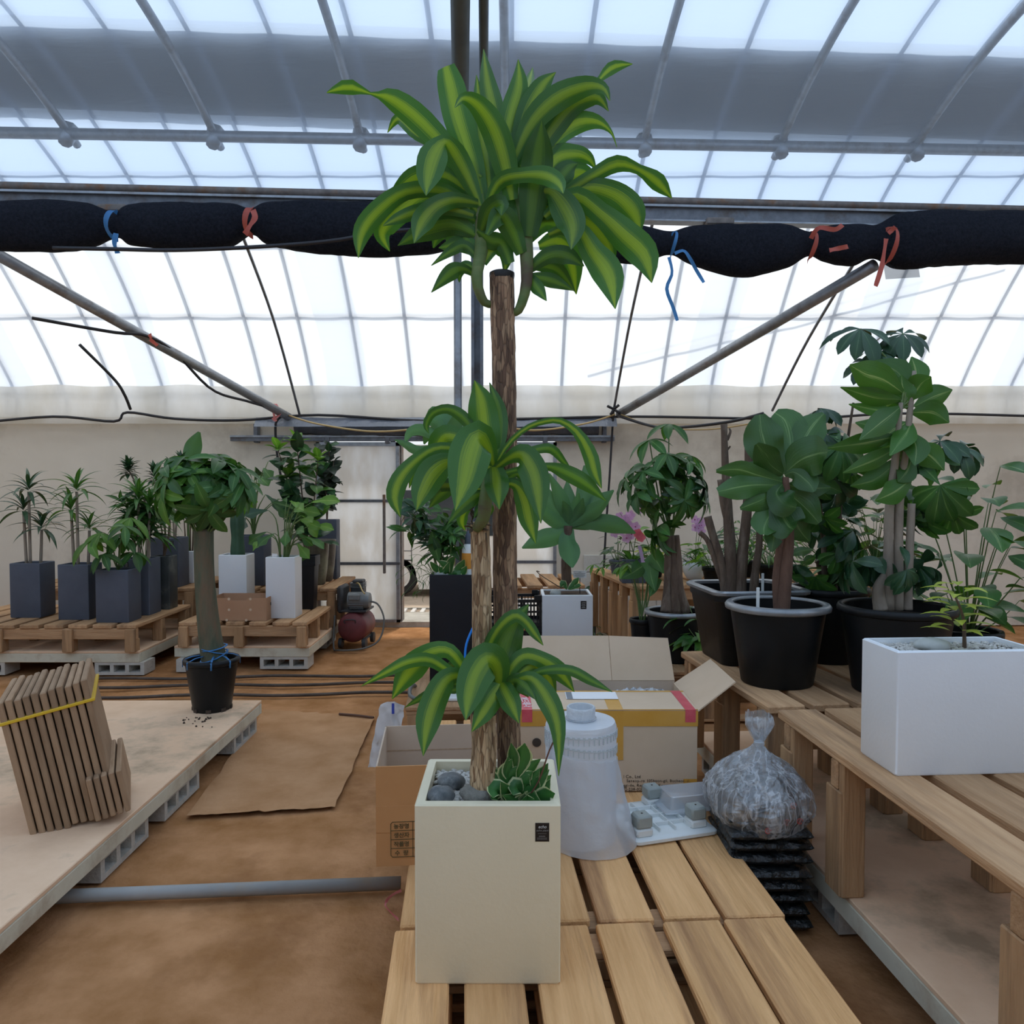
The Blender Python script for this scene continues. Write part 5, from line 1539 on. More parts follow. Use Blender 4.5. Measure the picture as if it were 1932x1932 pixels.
G().ball((-.01, 0, .162), .02, n=10, m=6, sc=(1, 1, .6), jit=.4, seed=2).build('knot', M_milk, bag, True)
M_rp = surf('red_print', (.45, .05, .04), rough=.5)
for k, (x, y, z) in enumerate(((.02, -.200, -.03), (.065, -.192, -.03), (.045, -.188, .02), (-.04, -.196, -.06))):
    g = G()
    for j in range(12):
        a0, a1 = R(j * 26), R(j * 26 + 24)
        g.tube([(x + .009 * math.cos(a0), y, z + .009 * math.sin(a0)), (x + .009 * math.cos(a1), y, z + .009 * math.sin(a1))], .0011, n=4)
    g.tube([(x - .004, y, z - .006), (x, y, z + .006), (x + .004, y, z - .006)], .001, n=4)
    g.build('red_mark', M_rp, bag)

# ------------------------------------------------------------------ black crates
M_crate = surf('black_crate_plastic', (.012, .013, .015), rough=.45)
def crate(z, label):
    t = thing('crate', label, 'crate', (.02, 5.72, z), R(2), 'stacked black plastic crates')
    w, d, h = .37, .30, .225
    for sx, sy, nm in ((0, -d / 2, 'side_grid'), (0, d / 2, 'side_grid'), (-w / 2, 0, 'end_grid'), (w / 2, 0, 'end_grid')):
        g = G()
        al = w if nm == 'side_grid' else d
        def bx(a0, a1, z0, z1, th=.008):
            if nm == 'side_grid': g.b2(a0, a1, sy - th / 2, sy + th / 2, z0, z1)
            else: g.b2(sx - th / 2, sx + th / 2, a0, a1, z0, z1)
        bx(-al / 2, al / 2, 0, .03); bx(-al / 2, al / 2, h - .05, h - .028, .014); bx(-al / 2, al / 2, .10, .115)
        bx(-al / 2, -al / 2 + .05, h - .05, h, .014); bx(al / 2 - .05, al / 2, h - .05, h, .014)
        nb = 15
        for k in range(nb + 1):
            a = -al / 2 + .006 + (al - .012) * k / nb
            wd = .006 if k % 5 else .014
            bx(a - wd / 2, a + wd / 2, .03, h - .05, .006)
        g.build(nm, M_crate, t)
    G().b2(-w / 2, w / 2, -d / 2, d / 2, 0, .008).build('crate_floor', M_crate, t)
    return t
crate(PT, 'lower black slotted plastic crate beside the white planter')
crate(PT + .226, 'upper black slotted plastic crate beside the white planter')

# ------------------------------------------------------------------ air compressor
cp = thing('air_compressor', 'old air compressor with dull red tank and grey motor', 'compressor', (-1.45, 7.25, 0), R(-4))
M_red = surf('faded_red_tank', (.14, .03, .035), (.19, .05, .055), scale=6, rough=.5, c3=(.07, .035, .035), stain_scale=4)
M_mot = surf('grey_motor', (.16, .17, .175), (.22, .235, .24), scale=10, rough=.5, metal=.3)
M_mdk = surf('dark_motor', (.03, .032, .036), (.05, .052, .056), scale=10, rough=.5)
Mx = Matrix.Translation((0, 0, .195)) @ Matrix.Rotation(R(90), 4, 'X')
G().lathe([(.02, -.22), (.08, -.215), (.125, -.19), (.138, -.15), (.138, .15), (.125, .19), (.08, .215), (.02, .22)], 28, M=Mx).build('tank', M_red, cp, 'all')
g = G(); g.tube(spline([V((-.05, -.225, .245)), V((-.05, -.24, .275)), V((.04, -.24, .28)), V((.045, -.225, .25))], 10), .006, n=6); g.build('tank_handle', M_mdk, cp, True)
G().cbox((0, -.02, .345), (.26, .3, .02), .004).build('mount_plate', M_mdk, cp)
Mm = Matrix.Translation((.045, -.08, .435)) @ Matrix.Rotation(R(90), 4, 'Y')
G().lathe([(.05, -.10), (.078, -.095), (.08, .06), (.07, .1), (.03, .112)], 24, M=Mm).build('motor', M_mot, cp, True)
for k in range(9):
    a = R(200 + k * 18)
    G().box((.03, -.08 + .083 * math.cos(a), .435 + .083 * math.sin(a)), (.13, .008, .008)).build('cooling_fin', M_mot, cp)
G().cbox((.02, -.165, .475), (.10, .05, .05), .006).build('terminal_box', M_mot, cp)
G().cbox((-.115, -.05, .45), (.06, .24, .25), .02).build('belt_guard', M_mdk, cp, True)
G().cbox((.0, .06, .47), (.12, .12, .16), .01).build('pump_body', M_mdk, cp)
for k in range(4):
    G().cbox((.0, .05, .545 + k * .013), (.13, .14, .006), .002).build('pump_fin', M_mot, cp)
G().cbox((.01, .04, .60), (.10, .12, .03), .01).build('pump_head', M_mdk, cp)
for x in (-.11, .11):
    for y in (-.15, .15):
        Mw = Matrix.Translation((x, y, .05)) @ Matrix.Rotation(R(90), 4, 'Y')
        G().lathe([(.02, -.018), (.048, -.016), (.05, 0), (.048, .016), (.02, .018)], 18, M=Mw).build('wheel', M_mdk, cp, True)
    G().cbox((x * .85, 0, .075), (.02, .34, .02), .003).build('axle_bar', M_mdk, cp)
G().tube(spline([V(p) for p in ((-.05, .05, .56), (.03, -.05, .59), (.09, -.14, .53), (.12, -.17, .51))], 10), .007, n=6).build('copper_pipe', M_cabley, cp, 'all')
H0 = V((-1.45, 7.25, 0))
cable('hose', [H0 + V((.13, -.1, .43)), H0 + V((.22, -.12, .40)), H0 + V((.28, -.16, .26)), H0 + V((.24, -.22, .09)), H0 + V((.1, -.28, .025)), H0 + V((-.1, -.30, .016)), H0 + V((-.17, -.22, .03)), H0 + V((-.18, -.12, .3))], .009, surf('grey_hose', (.14, .14, .13), rough=.5), 'grey rubber hose looping round the air compressor', 'hose', 40)

# ------------------------------------------------------------------ things on the ground
pa, pb_ = onz(150, 1690, .024), onz(756, 1666, .024)
G().tube([pa + (pa - pb_) * 1.2, pb_], .024, n=14).build('ground_pipe', surf('grey_pvc', (.27, .27, .26), (.33, .33, .32), scale=5, rough=.5, c3=(.36, .30, .23), stain_scale=3), smooth='all', label='long grey plastic pipe lying across the earth floor', cat='pipe')
for (y0, y1, lab) in ((1281, 1273, 'black irrigation hose on the ground nearest the benches'), (1296, 1288, 'black irrigation hose between two other hoses on the ground'), (1315, 1307, 'thick black irrigation hose beside the plywood platform')):
    A, B = onz(60, y0 + 2, .012), onz(775, y1, .012)
    P = [A.lerp(B, k / 8) + V((0, .03 * math.sin(k * 1.7 + y0), 0)) for k in range(9)]
    cable('hose', P, .012, surf('muddy_hose', (.06, .045, .035), (.11, .08, .06), scale=8, rough=.7), lab, 'hose', 30)
# weed cloth on the ground
c = [onz(352, 1540, .004), onz(632, 1524, .004), onz(707, 1352, .004), onz(500, 1338, .004)]
rows = []
for j in range(17):
    row = []
    for i in range(25):
        u, v = i / 24, j / 16
        p = c[0].lerp(c[1], u).lerp(c[3].lerp(c[2], u), v)
        e = .02 * noise.noise(V((i * .5, j * .5, 1))) if i in (0, 24) or j in (0, 16) else 0
        row.append((p.x + e, p.y + e, .0035 + .004 * max(0, noise.noise(V((i * .35, j * .35, 3)))) + (.004 if i == 24 or j == 0 else 0)))
    rows.append(row)
G().sheet(rows).build('ground_cloth', M_mat, smooth='all', label='thin brown weed cloth lying on the earth aisle', cat='ground cloth')
cable('stick', [onz(640, 1347, .012), onz(675, 1350, .014), onz(705, 1354, .012)], .008, surf('dark_stick', (.12, .06, .04), rough=.8), 'short dark stick at the corner of the weed cloth', 'stick', 8)
ribbon(M_rib_p, [[onz(757, 1680, .03), onz(738, 1690, .02), onz(727, 1706, .012), onz(738, 1722, .01), onz(752, 1735, .012)]], .012, 'pink string loop poking out beside the front pallet', 'strings')
# crumbs of soil by the money tree
g = G(); q = random.Random(9)
for k in range(26):
    p = onz(360 + q.uniform(-20, 40), 1358 + q.uniform(-4, 14), .184)
    g.ball((p.x, p.y, .185), q.uniform(.003, .008), n=5, m=4, jit=.4, seed=k)
g.build('soil_crumbs', M_soil, label='scattered soil crumbs on the plywood below the money tree', cat='soil', kind='stuff')
cable('hose', [V((-.47, 4.35, .27)), V((-.58, 4.4, .30)), V((-.60, 4.75, .27)), V((-.56, 5.2, .04)), V((-.45, 5.6, .02))], .012, surf('grey_hose', (.14, .14, .13)), 'grey hose curving past the tall black planter', 'hose', 20)
cable('hose', [at(893, 1183, 4.75), at(880, 1215, 4.72), at(877, 1250, 4.7), at(878, 1290, 4.72)], .008, surf('blue_hose', (.01, .22, .75), rough=.35), 'bright blue tube hanging before the tall black planter', 'tube', 12)
# ------------------------------------------------------------------ leaf kinds
G_mid = leafmat('green_leaf', (.045, .14, .030), (.06, .17, .035), rough=.4, trans=.3, vein=(.16, .30, .10), vary=.3)
G_dark = leafmat('dark_glossy_leaf', (.022, .070, .030), (.028, .085, .034), rough=.28, trans=.15, vein=(.09, .16, .08), vary=.3)
G_light = leafmat('fresh_leaf', (.10, .24, .035), (.13, .29, .04), rough=.4, trans=.38, vein=(.25, .40, .12), vary=.25)
G_fiddle = leafmat('fiddle_leaf', (.042, .118, .026), (.052, .14, .03), rough=.32, trans=.2, vein=(.16, .28, .10), vary=.25)
G_alt = leafmat('altissima_leaf', (.055, .16, .024), (.06, .18, .03), rough=.33, trans=.32, vein=(.26, .38, .14), vary=.22)
G_blue = leafmat('bluegreen_blade', (.085, .215, .085), (.095, .24, .09), rough=.45, trans=.25, vary=.18)
G_red = leafmat('purple_green_leaf', (.030, .045, .035), (.04, .06, .04), rough=.3, trans=.15, vary=.35)
G_yel = leafmat('yellow_green_leaf', (.34, .42, .05), (.42, .50, .07), rough=.4, trans=.35, vary=.2)
M_tr_g = surf('green_bark', (.055, .068, .042), (.10, .11, .068), scale=6, rough=.8, bump=.3, bscale=30, stretch=(3, 3, .8), c3=(.15, .10, .06), stain_scale=2)
M_tr_b = surf('brown_bark', (.095, .062, .045), (.17, .12, .085), scale=8, rough=.9, bump=.6, bscale=30, stretch=(3, 3, .7), c3=(.22, .17, .13), stain_scale=5)
M_tr_r = surf('reddish_bark', (.10, .055, .038), (.17, .095, .065), scale=8, rough=.9, bump=.5, bscale=30, stretch=(3, 3, .7))
M_tr_p = surf('pale_bark', (.23, .19, .15), (.33, .28, .22), scale=8, rough=.85, bump=.3, stretch=(2, 2, .8))
M_stem = surf('green_stem', (.09, .16, .05), (.14, .21, .07), scale=8, rough=.6)
lf_pach = lambda m: leafmesh('pach', m, W=.36, kind='ellip', rise=.15, droop=.65, fold=.25, nl=7)
lf_schef = lambda m: leafmesh('schef', m, W=.40, kind='obov', rise=.2, droop=.75, fold=.2, nl=7)
lf_rub = lambda m: leafmesh('rub', m, W=.55, kind='ellip', rise=.1, droop=.5, fold=.22, nl=7)
lf_lance = lambda m: leafmesh('lance', m, W=.13, kind='lance', rise=.25, droop=.9, fold=.3, nl=8, nw=2)
lf_small = lambda m: leafmesh('small', m, W=.30, kind='lance', rise=.1, droop=.5, fold=.25, nl=5, nw=2)
lf_heart = lambda m: leafmesh('heart', m, W=.72, kind='heart', rise=.1, droop=.6, fold=.2, nl=7, nw=4)
lf_wide = lambda m: leafmesh('wide', m, W=.62, kind='fiddle', rise=.2, droop=.5, fold=.15, nl=9, nw=4, wave=.15)

def limb(t, pts, rad, mat, name='trunk', n=10, k=14, rough=.0, seed=0):
    P = spline([V(p) for p in pts], k); Rr = spline([float(r) for r in (rad if isinstance(rad, (list, tuple)) else [rad] * len(pts))], k)
    if rough: Rr = [r * (1 + rough * noise.noise(V((i * .9, seed, 1)))) for i, r in enumerate(Rr)]
    return G().tube(P, Rr, n=n).build(name, mat, t, 'all')
def crown_palmate(t, ctr, rad, n, size, mats, seed, n_leaf=(5, 7), up=.35, stem_from=None, droop=.25, mesh=lf_pach, bottom=-.5):
    q = random.Random(seed); c = V(ctr); k = 0
    g = G()
    while k < n:
        d = V((q.gauss(0, 1), q.gauss(0, 1), q.gauss(0, 1))).normalized()
        if d.z < bottom: continue
        f = q.uniform(.55, 1.0)
        p = c + V((d.x * rad[0], d.y * rad[1], d.z * rad[2])) * f
        ax = (V((d.x, d.y, d.z + up))).normalized()
        palmate(t, mesh(q.choice(mats)), p, ax, size * q.uniform(.8, 1.15), q.randint(*n_leaf), tilt=q.uniform(-.1, .25), q=q, droop=droop)
        if stem_from is not None:
            s = V(stem_from) + V((q.uniform(-.02, .02), q.uniform(-.02, .02), q.uniform(-.04, .0)))
            g.tube(spline([s, s.lerp(p, .5) + V((0, 0, .05)), p], 6), .0035, n=4)
        k += 1
    if stem_from is not None:
        g.build('petioles', M_stem, t, 'all', kind='stuff')
def leafy_stem(t, pts, n, size, mesh, q, spread=1.0, t0=.25, rad=.008, stem_mat=None, up=.3, whorl=2.4, name='stem'):
    P = spline([V(p) for p in pts], 24)
    G().tube(P, [rad * (1 - .6 * i / 24) for i in range(25)], n=6).build(name, stem_mat or M_stem, t, 'all')
    a = q.uniform(0, 6)
    for k in range(n):
        u = t0 + (1 - t0) * (k + .5) / n
        i = min(23, int(u * 24)); p = P[i].lerp(P[i + 1], u * 24 - i)
        a += whorl
        tg = (P[i + 1] - P[i]).normalized()
        d = V((math.cos(a) * spread, math.sin(a) * spread, up + q.uniform(-1.0, .8))) + tg * .3
        me = mesh(q.choice(t['mats'])) if False else mesh
        putleaf(t, me[k % len(me)] if isinstance(me, list) else me, p, d, size * q.uniform(.75, 1.15) * (1 if u < .9 else .8), up=(math.cos(a) * .5, math.sin(a) * .5 - .5, 1), roll=q.uniform(-.5, .5))
def rosette(t, pos, n, size, me, q, lo=-.3, hi=1.1, name='leaf'):
    a = q.uniform(0, 6)
    for k in range(n):
        a += 2.4
        e = lo + (hi - lo) * k / max(1, n - 1)
        d = V((math.cos(a) * math.cos(e), math.sin(a) * math.cos(e), math.sin(e)))
        putleaf(t, me, V(pos) + V((0, 0, .002 * k)), d, size * q.uniform(.8, 1.1) * (1 - .25 * k / n), roll=q.uniform(-.15, .15))

# ------------------------------------------------------------------ money tree on the low platform
q = random.Random(21)
YMT = 4.55
mt = thing('potted_money_tree', 'money tree with thick green trunk in black pot tied with blue ribbon', 'potted plant', (at(400, 1300, YMT).x, YMT, .182))
I = inv(mt)
round_pot(mt, .108, .148, .295, rim=.012, soil=.03)
for k in range(8):
    a = R(k * 45 + 10)
    G().box((0, 0, .01), (.03, .01, .024), Matrix.Translation((math.cos(a) * .107, math.sin(a) * .107, 0)) @ Matrix.Rotation(a + R(90), 4, 'Z')).build('drain_notch', M_soil, mt)
T0, T1, T2, T3 = (I @ at(407, 1262, YMT), I @ at(395, 1190, YMT), I @ at(386, 1090, YMT), I @ at(384, 998, YMT))
limb(mt, [T0, T1, T2, T3], [.074, .064, .056, .056], M_tr_g, n=18, k=24)
for k in range(22):
    a = q.uniform(0, 6.28)
    p = T3 + V((math.cos(a) * .045, math.sin(a) * .045, -.02))
    e = T3 + V((math.cos(a) * q.uniform(.06, .2), math.sin(a) * q.uniform(.05, .15), q.uniform(.1, .26)))
    limb(mt, [p, p.lerp(e, .5) + V((math.cos(a) * .02, math.sin(a) * .02, .0)), e], [.006, .004, .0025], M_stem, 'petiole', n=5, k=6)
crown_palmate(mt, I @ at(388, 915, YMT), (.28, .24, .20), 44, .18, [G_mid, G_mid, G_light], 5, (5, 7), up=.35, stem_from=T3, droop=.2, bottom=-.8)
for dx, dz in ((72, 3), (60, -20), (-70, -40), (-62, 40)):
    palmate(mt, lf_pach(G_mid), I @ at(388 + dx, 905 + dz, YMT - .05), (.2 * dx / 60, -.3, .8), .17, 6, droop=.5, q=q)
def wrap(P, r, tilt): return [P + V((math.cos(a) * r, math.sin(a) * r, math.sin(a + 1) * tilt)) for a in [R(k * 30) for k in range(13)]]
B0 = I @ at(404, 1228, YMT)
for zz, ti in ((.02, .012), (.0, -.02), (-.03, .03)):
    G().tube(wrap(B0 + V((0, 0, zz)), .073 - zz * .1, ti), .007, n=6, flat=.5).build('ribbon', M_rib_b, mt, 'all')
for a in (200, 235, 290, 330, 20):
    p = B0 + V((math.cos(R(a)) * .07, math.sin(R(a)) * .07, -.02)); e = V((math.cos(R(a)) * .158, math.sin(R(a)) * .158, .30))
    G().tube([p, p.lerp(e, .5) + V((0, 0, .006)), e, e + V((0, 0, -.04))], .006, n=6, flat=.5).build('ribbon', M_rib_b, mt, 'all')

# ------------------------------------------------------------------ planters on the left benches
def planter_thing(label, px, Yc, z, w, d, h, mat, taper=1.0, band=0.0, stick=None, cat='potted plant', name='potted_plant', rz=0.0):
    t = thing(name, label, cat, (at(px, 1000, Yc).x, Yc, z), rz)
    square_planter(t, w, d, h, mat, taper=taper, band=band, rim=.016, soil=.025)
    if stick: sticker(t, stick[0], h - .05, -d / 2, .035, .045)
    return t
ZL, ZH = .405, .55
q = random.Random(31)
p1 = planter_thing('slate planter at the bench end with drooping fresh leaves', 222, 6.27, ZL, .26, .22, .42, M_pdark)
for k in range(8):
    e = V((q.uniform(-.14, .2), q.uniform(-.2, .1), .42 + q.uniform(.12, .42)))
    limb(p1, [(0, 0, .40), (e.x * .4, e.y * .4, .42 + (e.z - .42) * .7), e], [.006, .004, .003], M_stem, 'stem', n=5, k=6)
    palmate(p1, lf_pach(G_light if k < 3 else G_mid), e, (e.x, e.y - .1, .5), .22, 5, droop=.7, q=q)
p2 = planter_thing('slate planter with a spiky yucca and maker sticker', 265, 6.62, ZL, .235, .22, .475, M_pdark, stick=(-.07,))
for x, y, hgt in ((-.05, 0, .35), (.05, .03, .22), (0, -.03, .5), (.07, -.02, .42)):
    limb(p2, [(x, y, .44), (x * 1.1, y, .44 + hgt * .5), (x * 1.3, y, .44 + hgt)], [.014, .012, .011], M_tr_p, 'stem', n=8, k=6)
    rosette(p2, (x * 1.3, y, .44 + hgt), 34, .32, lf_lance(G_mid), q, -.2, 1.3)
for k in range(6):
    e = V((q.uniform(-.25, .2), q.uniform(-.1, .15), .5 + q.uniform(.25, .6)))
    leafy_stem(p2, [(q.uniform(-.05, .05), 0, .44), (e.x * .5, e.y * .5, .5 + (e.z - .5) * .7), e], 16, .15, [lf_small(G_mid), lf_small(G_dark), lf_small(G_mid)], q, t0=.3, rad=.005, up=.0)
p3 = planter_thing('weathered dark green planter between slate planters', 308, 6.90, ZL, .17, .17, .47, M_pgreen)
for k in range(3):
    limb(p3, [(0, 0, .44), (.02 * k, .0, .6), (.05 * k - .05, .02, .85)], [.008, .007, .005], M_tr_b, 'stem', n=6, k=6)
    palmate(p3, lf_pach(G_mid), (.05 * k - .05, .02, .85), (.1 * (k - 1), -.2, 1), .17, 6, droop=.4, q=q)
p4 = planter_thing('slate planter with tufted canes on the taller bench', 320, 7.32, ZH, .26, .24, .46, M_pdark, stick=(.07,))
for x, y, hgt, ln in ((-.10, 0, .68, -.28), (-.05, .04, .62, -.10), (.0, .0, .66, .02), (.04, .03, .72, .06), (.06, -.04, .58, -.02), (-.08, -.04, .45, -.2)):
    limb(p4, [(x, y, .42), (x + ln * .4, y, .42 + hgt * .5), (x + ln, y, .42 + hgt)], [.010, .009, .008], M_tr_p, 'stem', n=6, k=8)
    rosette(p4, (x + ln, y, .42 + hgt - .05), 30, .15, leafmesh('compact', G_dark, W=.3, kind='lance', rise=.1, droop=.5, fold=.3, nl=4, nw=2), q, -.3, 1.4)
    rosette(p4, (x + ln, y, .42 + hgt + .02), 16, .13, leafmesh('compact', G_dark), q, .2, 1.4)
w0 = planter_thing('small white planter with a tall paddle leaf', 355, 7.6, ZH, .16, .16, .31, M_pwhite)
limb(w0, [(0, 0, .28), (0, 0, .7), (-.03, 0, 1.02)], [.012, .01, .007], M_stem, 'stem', n=6, k=8)
traced(w0, [(352, 900), (358, 868), (366, 840), (376, 815)], [6, 26, 30, 5], 7.55, 0, cI, G_blue, Inv=inv(w0), fold=.25)
for k in range(4):
    limb(w0, [(.02 * k - .03, .02, .28), (.03 * k - .05, .03, .6)], [.008, .006], M_tr_b, 'stem', n=5, k=4)
    putleaf(w0, lf_rub(G_dark), (.03 * k - .05, .03, .6), (.5 * (k - 1.5), .2, .7), .2)
w1 = planter_thing('white square planter behind the produce carton', 446, 6.88, .39, .245, .22, .50, M_pwhite)
I = inv(w1)
g = G(); m = 20; vs = []
for i in range(13):
    for k in range(m):
        a = 2 * math.pi * k / m
        r = (.052 + .004 * math.sin(i * .9)) * (1 + .16 * math.cos(a * 5))
        vs.append((math.cos(a) * r + .01, math.sin(a) * r, .46 + i * .036))
g.add(vs, [(i * m + k, i * m + (k + 1) % m, (i + 1) * m + (k + 1) % m, (i + 1) * m + k) for i in range(12) for k in range(m)] + [tuple(12 * m + k for k in range(m))])
g.build('ribbed_stem', surf('cactus_skin', (.035, .085, .05), (.05, .115, .065), scale=10, rough=.5), w1, 'all')
crown_palmate(w1, (.03, -.02, .98), (.12, .1, .12), 6, .14, [G_mid, G_light], 8, (5, 6), up=.2, droop=.7)
w2 = planter_thing('white square planter with split-leaf philodendron on bench corner', 535, 6.56, .39, .245, .22, .51, M_pwhite)
for k in range(22):
    a = q.uniform(0, 6.28); r = q.uniform(.08, .24)
    e = V((math.cos(a) * r + .03, math.sin(a) * r * .8, .5 + q.uniform(.08, .48)))
    limb(w2, [(math.cos(a) * .03, math.sin(a) * .03, .48), (e.x * .45, e.y * .45, .5 + (e.z - .5) * .75), e], [.007, .005, .003], M_stem, 'petiole', n=5, k=7)
    putleaf(w2, lf_wide(q.choice([G_mid, G_dark, G_mid, G_light])), e, (math.cos(a), math.sin(a) - .5, q.uniform(-1, .2)), q.uniform(.18, .25), up=(0, -.8, 1), roll=q.uniform(-.6, .6), wide=.8)
G().cbox((-.05, -.09, .525), (.045, .003, .028), .001, M=Matrix.Rotation(R(0), 4, 'Z')).build('plant_tag', M_paper, w2)
t1 = planter_thing('black tapered planter with a tall variegated rubber plant', 580, 6.98, .39, .17, .17, .48, M_pblack, taper=.74, band=.09)
I = inv(t1)
for (px, py), nn, mats in (((525, 850), 26, [lf_rub(G_dark)]), ((560, 838), 26, [lf_rub(G_dark), lf_rub(G_mid)]), ((600, 870), 24, [lf_rub(G_dark), lf_rub(G_alt)]), ((545, 900), 20, [lf_rub(G_dark)])):
    e = I @ at(px, py, 6.95)
    leafy_stem(t1, [(0, 0, .45), (e.x * .5, 0, .45 + (e.z - .45) * .5), e], nn, .19, mats, q, t0=.22, rad=.010, stem_mat=M_tr_b, up=.25)
    rosette(t1, e, 7, .17, lf_rub(G_light), q, .2, 1.3)
d1 = planter_thing('slate planter with a monstera behind the white planters', 478, 7.45, ZH, .27, .24, .47, M_pdark, stick=(.06,))
for k in range(14):
    a = q.uniform(0, 6.28); r = q.uniform(.05, .2)
    e = V((math.cos(a) * r, math.sin(a) * r, .48 + q.uniform(.1, .75)))
    limb(d1, [(0, 0, .44), (e.x * .3, e.y * .3, .45 + (e.z - .45) * .6), e], [.007, .006, .004], M_stem, 'petiole', n=5, k=6)
    putleaf(d1, lf_wide(q.choice([G_dark, G_mid])), e, (math.cos(a), math.sin(a) - .3, q.uniform(-.9, .3)), q.uniform(.18, .25), up=(0, -.8, 1), roll=q.uniform(-.4, .4))
sl = planter_thing('tall grey slab planter with dark purple rubber plant', 617, 7.93, ZH, .23, .16, .60, M_pdark)
I = inv(sl)
for (px, py) in ((605, 845), (622, 835), (630, 870), (612, 900)):
    e = I @ at(px, py, 7.9)
    leafy_stem(sl, [(0, 0, .56), (e.x * .3, 0, .56 + (e.z - .56) * .5), e], 26, .14, [lf_rub(G_red), lf_rub(G_red), lf_rub(G_dark)], q, t0=.3, rad=.008, stem_mat=M_tr_b, up=.3)
M_bronze = surf('bronze_glazed_pot', (.06, .05, .042), (.13, .11, .085), scale=7, rough=.35, c3=(.20, .20, .13), stain_scale=3)
for px, Y, lab in ((600, 7.42, 'brown glazed vase-shaped pot with big round leaves'), (614, 7.68, 'brown glazed vase-shaped pot against the grey slab planter')):
    t = thing('vase_pot', lab, 'pot', (at(px, 1000, Y).x, Y, ZH))
    G().lathe([(.055, 0), (.065, .01), (.085, .15), (.098, .30), (.103, .41), (.098, .415), (.092, .40)], 24).build('pot', M_bronze, t, True)
    G().lathe([(.09, .37), (.09, .385)], 20).build('soil', M_soil, t)
    if px == 600:
        for k in range(5):
            putleaf(t, lf_rub(G_dark), (.02 * (k - 2), -.02, .40), (k - 2.2, -.8, .25), .2, wide=1.3)
# planters carrying on along the bench beyond the dark planters
for px, Y, lab in ((150, 6.4, 'slate planter with spiky yucca, second along the dark row'), (60, 6.5, 'slate planter with leafy canes, third along the dark row')):
    t = planter_thing(lab, px, Y, ZL, .25, .22, .45, M_pdark)
    for x, y, hgt in ((-.05, 0, .45), (.05, .03, .3), (0, -.03, .62)):
        limb(t, [(x, y, .42), (x * 1.3, y, .42 + hgt)], [.013, .011], M_tr_p, 'stem', n=8, k=6)
        rosette(t, (x * 1.3, y, .42 + hgt), 18, .30, lf_lance(G_mid if px == 150 else G_dark), q, -.2, 1.3)
# ------------------------------------------------------------------ tall black planter in the middle
q = random.Random(41)
tb = thing('potted_palm', 'tall black planter with bamboo palm, variegated leaves and a trunked rosette', 'potted plant', (-.365, 5.03, PT))
square_planter(tb, .31, .30, .68, M_pblack, rim=.014, soil=.02)
I = inv(tb)
limb(tb, [I @ at(874, 1095, 5.08), I @ at(873, 1000, 5.08), I @ at(864, 900, 5.08), I @ at(842, 830, 5.08)], [.028, .026, .024, .024], M_tr_p, 'trunk', n=12, k=18, rough=.1)
for pts, w in (([(842, 832), (830, 790), (818, 778), (805, 785)], [14, 34, 24, 4]), ([(842, 832), (845, 800), (838, 775)], [14, 42, 4]), ([(842, 835), (858, 805), (858, 780)], [14, 30, 3]),
               ([(842, 838), (800, 812), (775, 815), (764, 835)], [12, 22, 18, 3]), ([(842, 842), (790, 850), (765, 838), (745, 830)], [12, 18, 14, 2]), ([(842, 838), (812, 818), (800, 838)], [12, 26, 3]),
               ([(842, 840), (870, 820), (900, 822), (915, 850)], [12, 28, 24, 3]), ([(842, 842), (820, 870), (795, 890), (780, 910)], [12, 26, 20, 3]), ([(842, 842), (850, 880), (845, 915)], [14, 32, 3]),
               ([(842, 840), (880, 860), (900, 890)], [12, 28, 3]), ([(842, 834), (826, 800), (808, 792), (800, 800)], [12, 24, 18, 3])):
    traced(tb, pts, w, 5.08, rnd.uniform(-.12, .12), cI, G_blue, Inv=I, nl=10, nw=4)
for k in range(11):
    b = I @ at(835 + q.uniform(-14, 18), 1095, 5.0)
    e = I @ at(q.uniform(745, 870), q.uniform(945, 1030), 5.0 + q.uniform(-.15, .2))
    leafy_stem(tb, [b, b.lerp(e, .55) + V((0, 0, .10)), e], 18, .135, lf_small(q.choice([G_mid, G_dark])), q, t0=.25, rad=.004, up=.0, whorl=2.9)
for k in range(12):
    b = I @ at(820 + q.uniform(-10, 15), 1085, 4.95)
    e = I @ at(q.uniform(745, 800), q.uniform(1040, 1130), 4.92)
    leafy_stem(tb, [b, b.lerp(e, .5) + V((0, 0, .06)), e], 2, .07, lf_lance(G_mid), q, t0=.5, rad=.0018, up=-.2)
I2 = I
for pts, w in (([(850, 1085), (842, 1068), (826, 1058)], [4, 14, 2]), ([(850, 1085), (850, 1062), (858, 1050)], [4, 14, 2]), ([(850, 1086), (868, 1070), (876, 1056)], [4, 14, 2]), ([(850, 1086), (836, 1078), (828, 1070)], [4, 13, 2]),
               ([(852, 1086), (862, 1080), (868, 1098)], [4, 14, 2]), ([(845, 1086), (840, 1082), (848, 1060)], [4, 15, 2]), ([(855, 1084), (872, 1080), (880, 1068)], [4, 13, 2]), ([(838, 1084), (822, 1072), (812, 1060)], [4, 12, 2])):
    traced(tb, pts, [x * 1.2 for x in w], 4.93, -.04, cI, M_hoya, Inv=I, nl=8, nw=4, fold=.3)
traced(tb, [(828, 1060), (820, 1030), (815, 1002)], [4, 26, 3], 4.93, -.02, cI, G_mid, Inv=I, nl=8)
G().ball((0, 0, 0), 1, n=18, m=10, sc=(.05, .04, .03), jit=.15, seed=5).build('stone', surf('pale_stone', (.38, .40, .38), (.48, .50, .48), scale=20, rough=.7), smooth='all', loc=(-.445, 4.95, PT + .68), label='pale grey stone on top of the tall black planter', cat='stone')
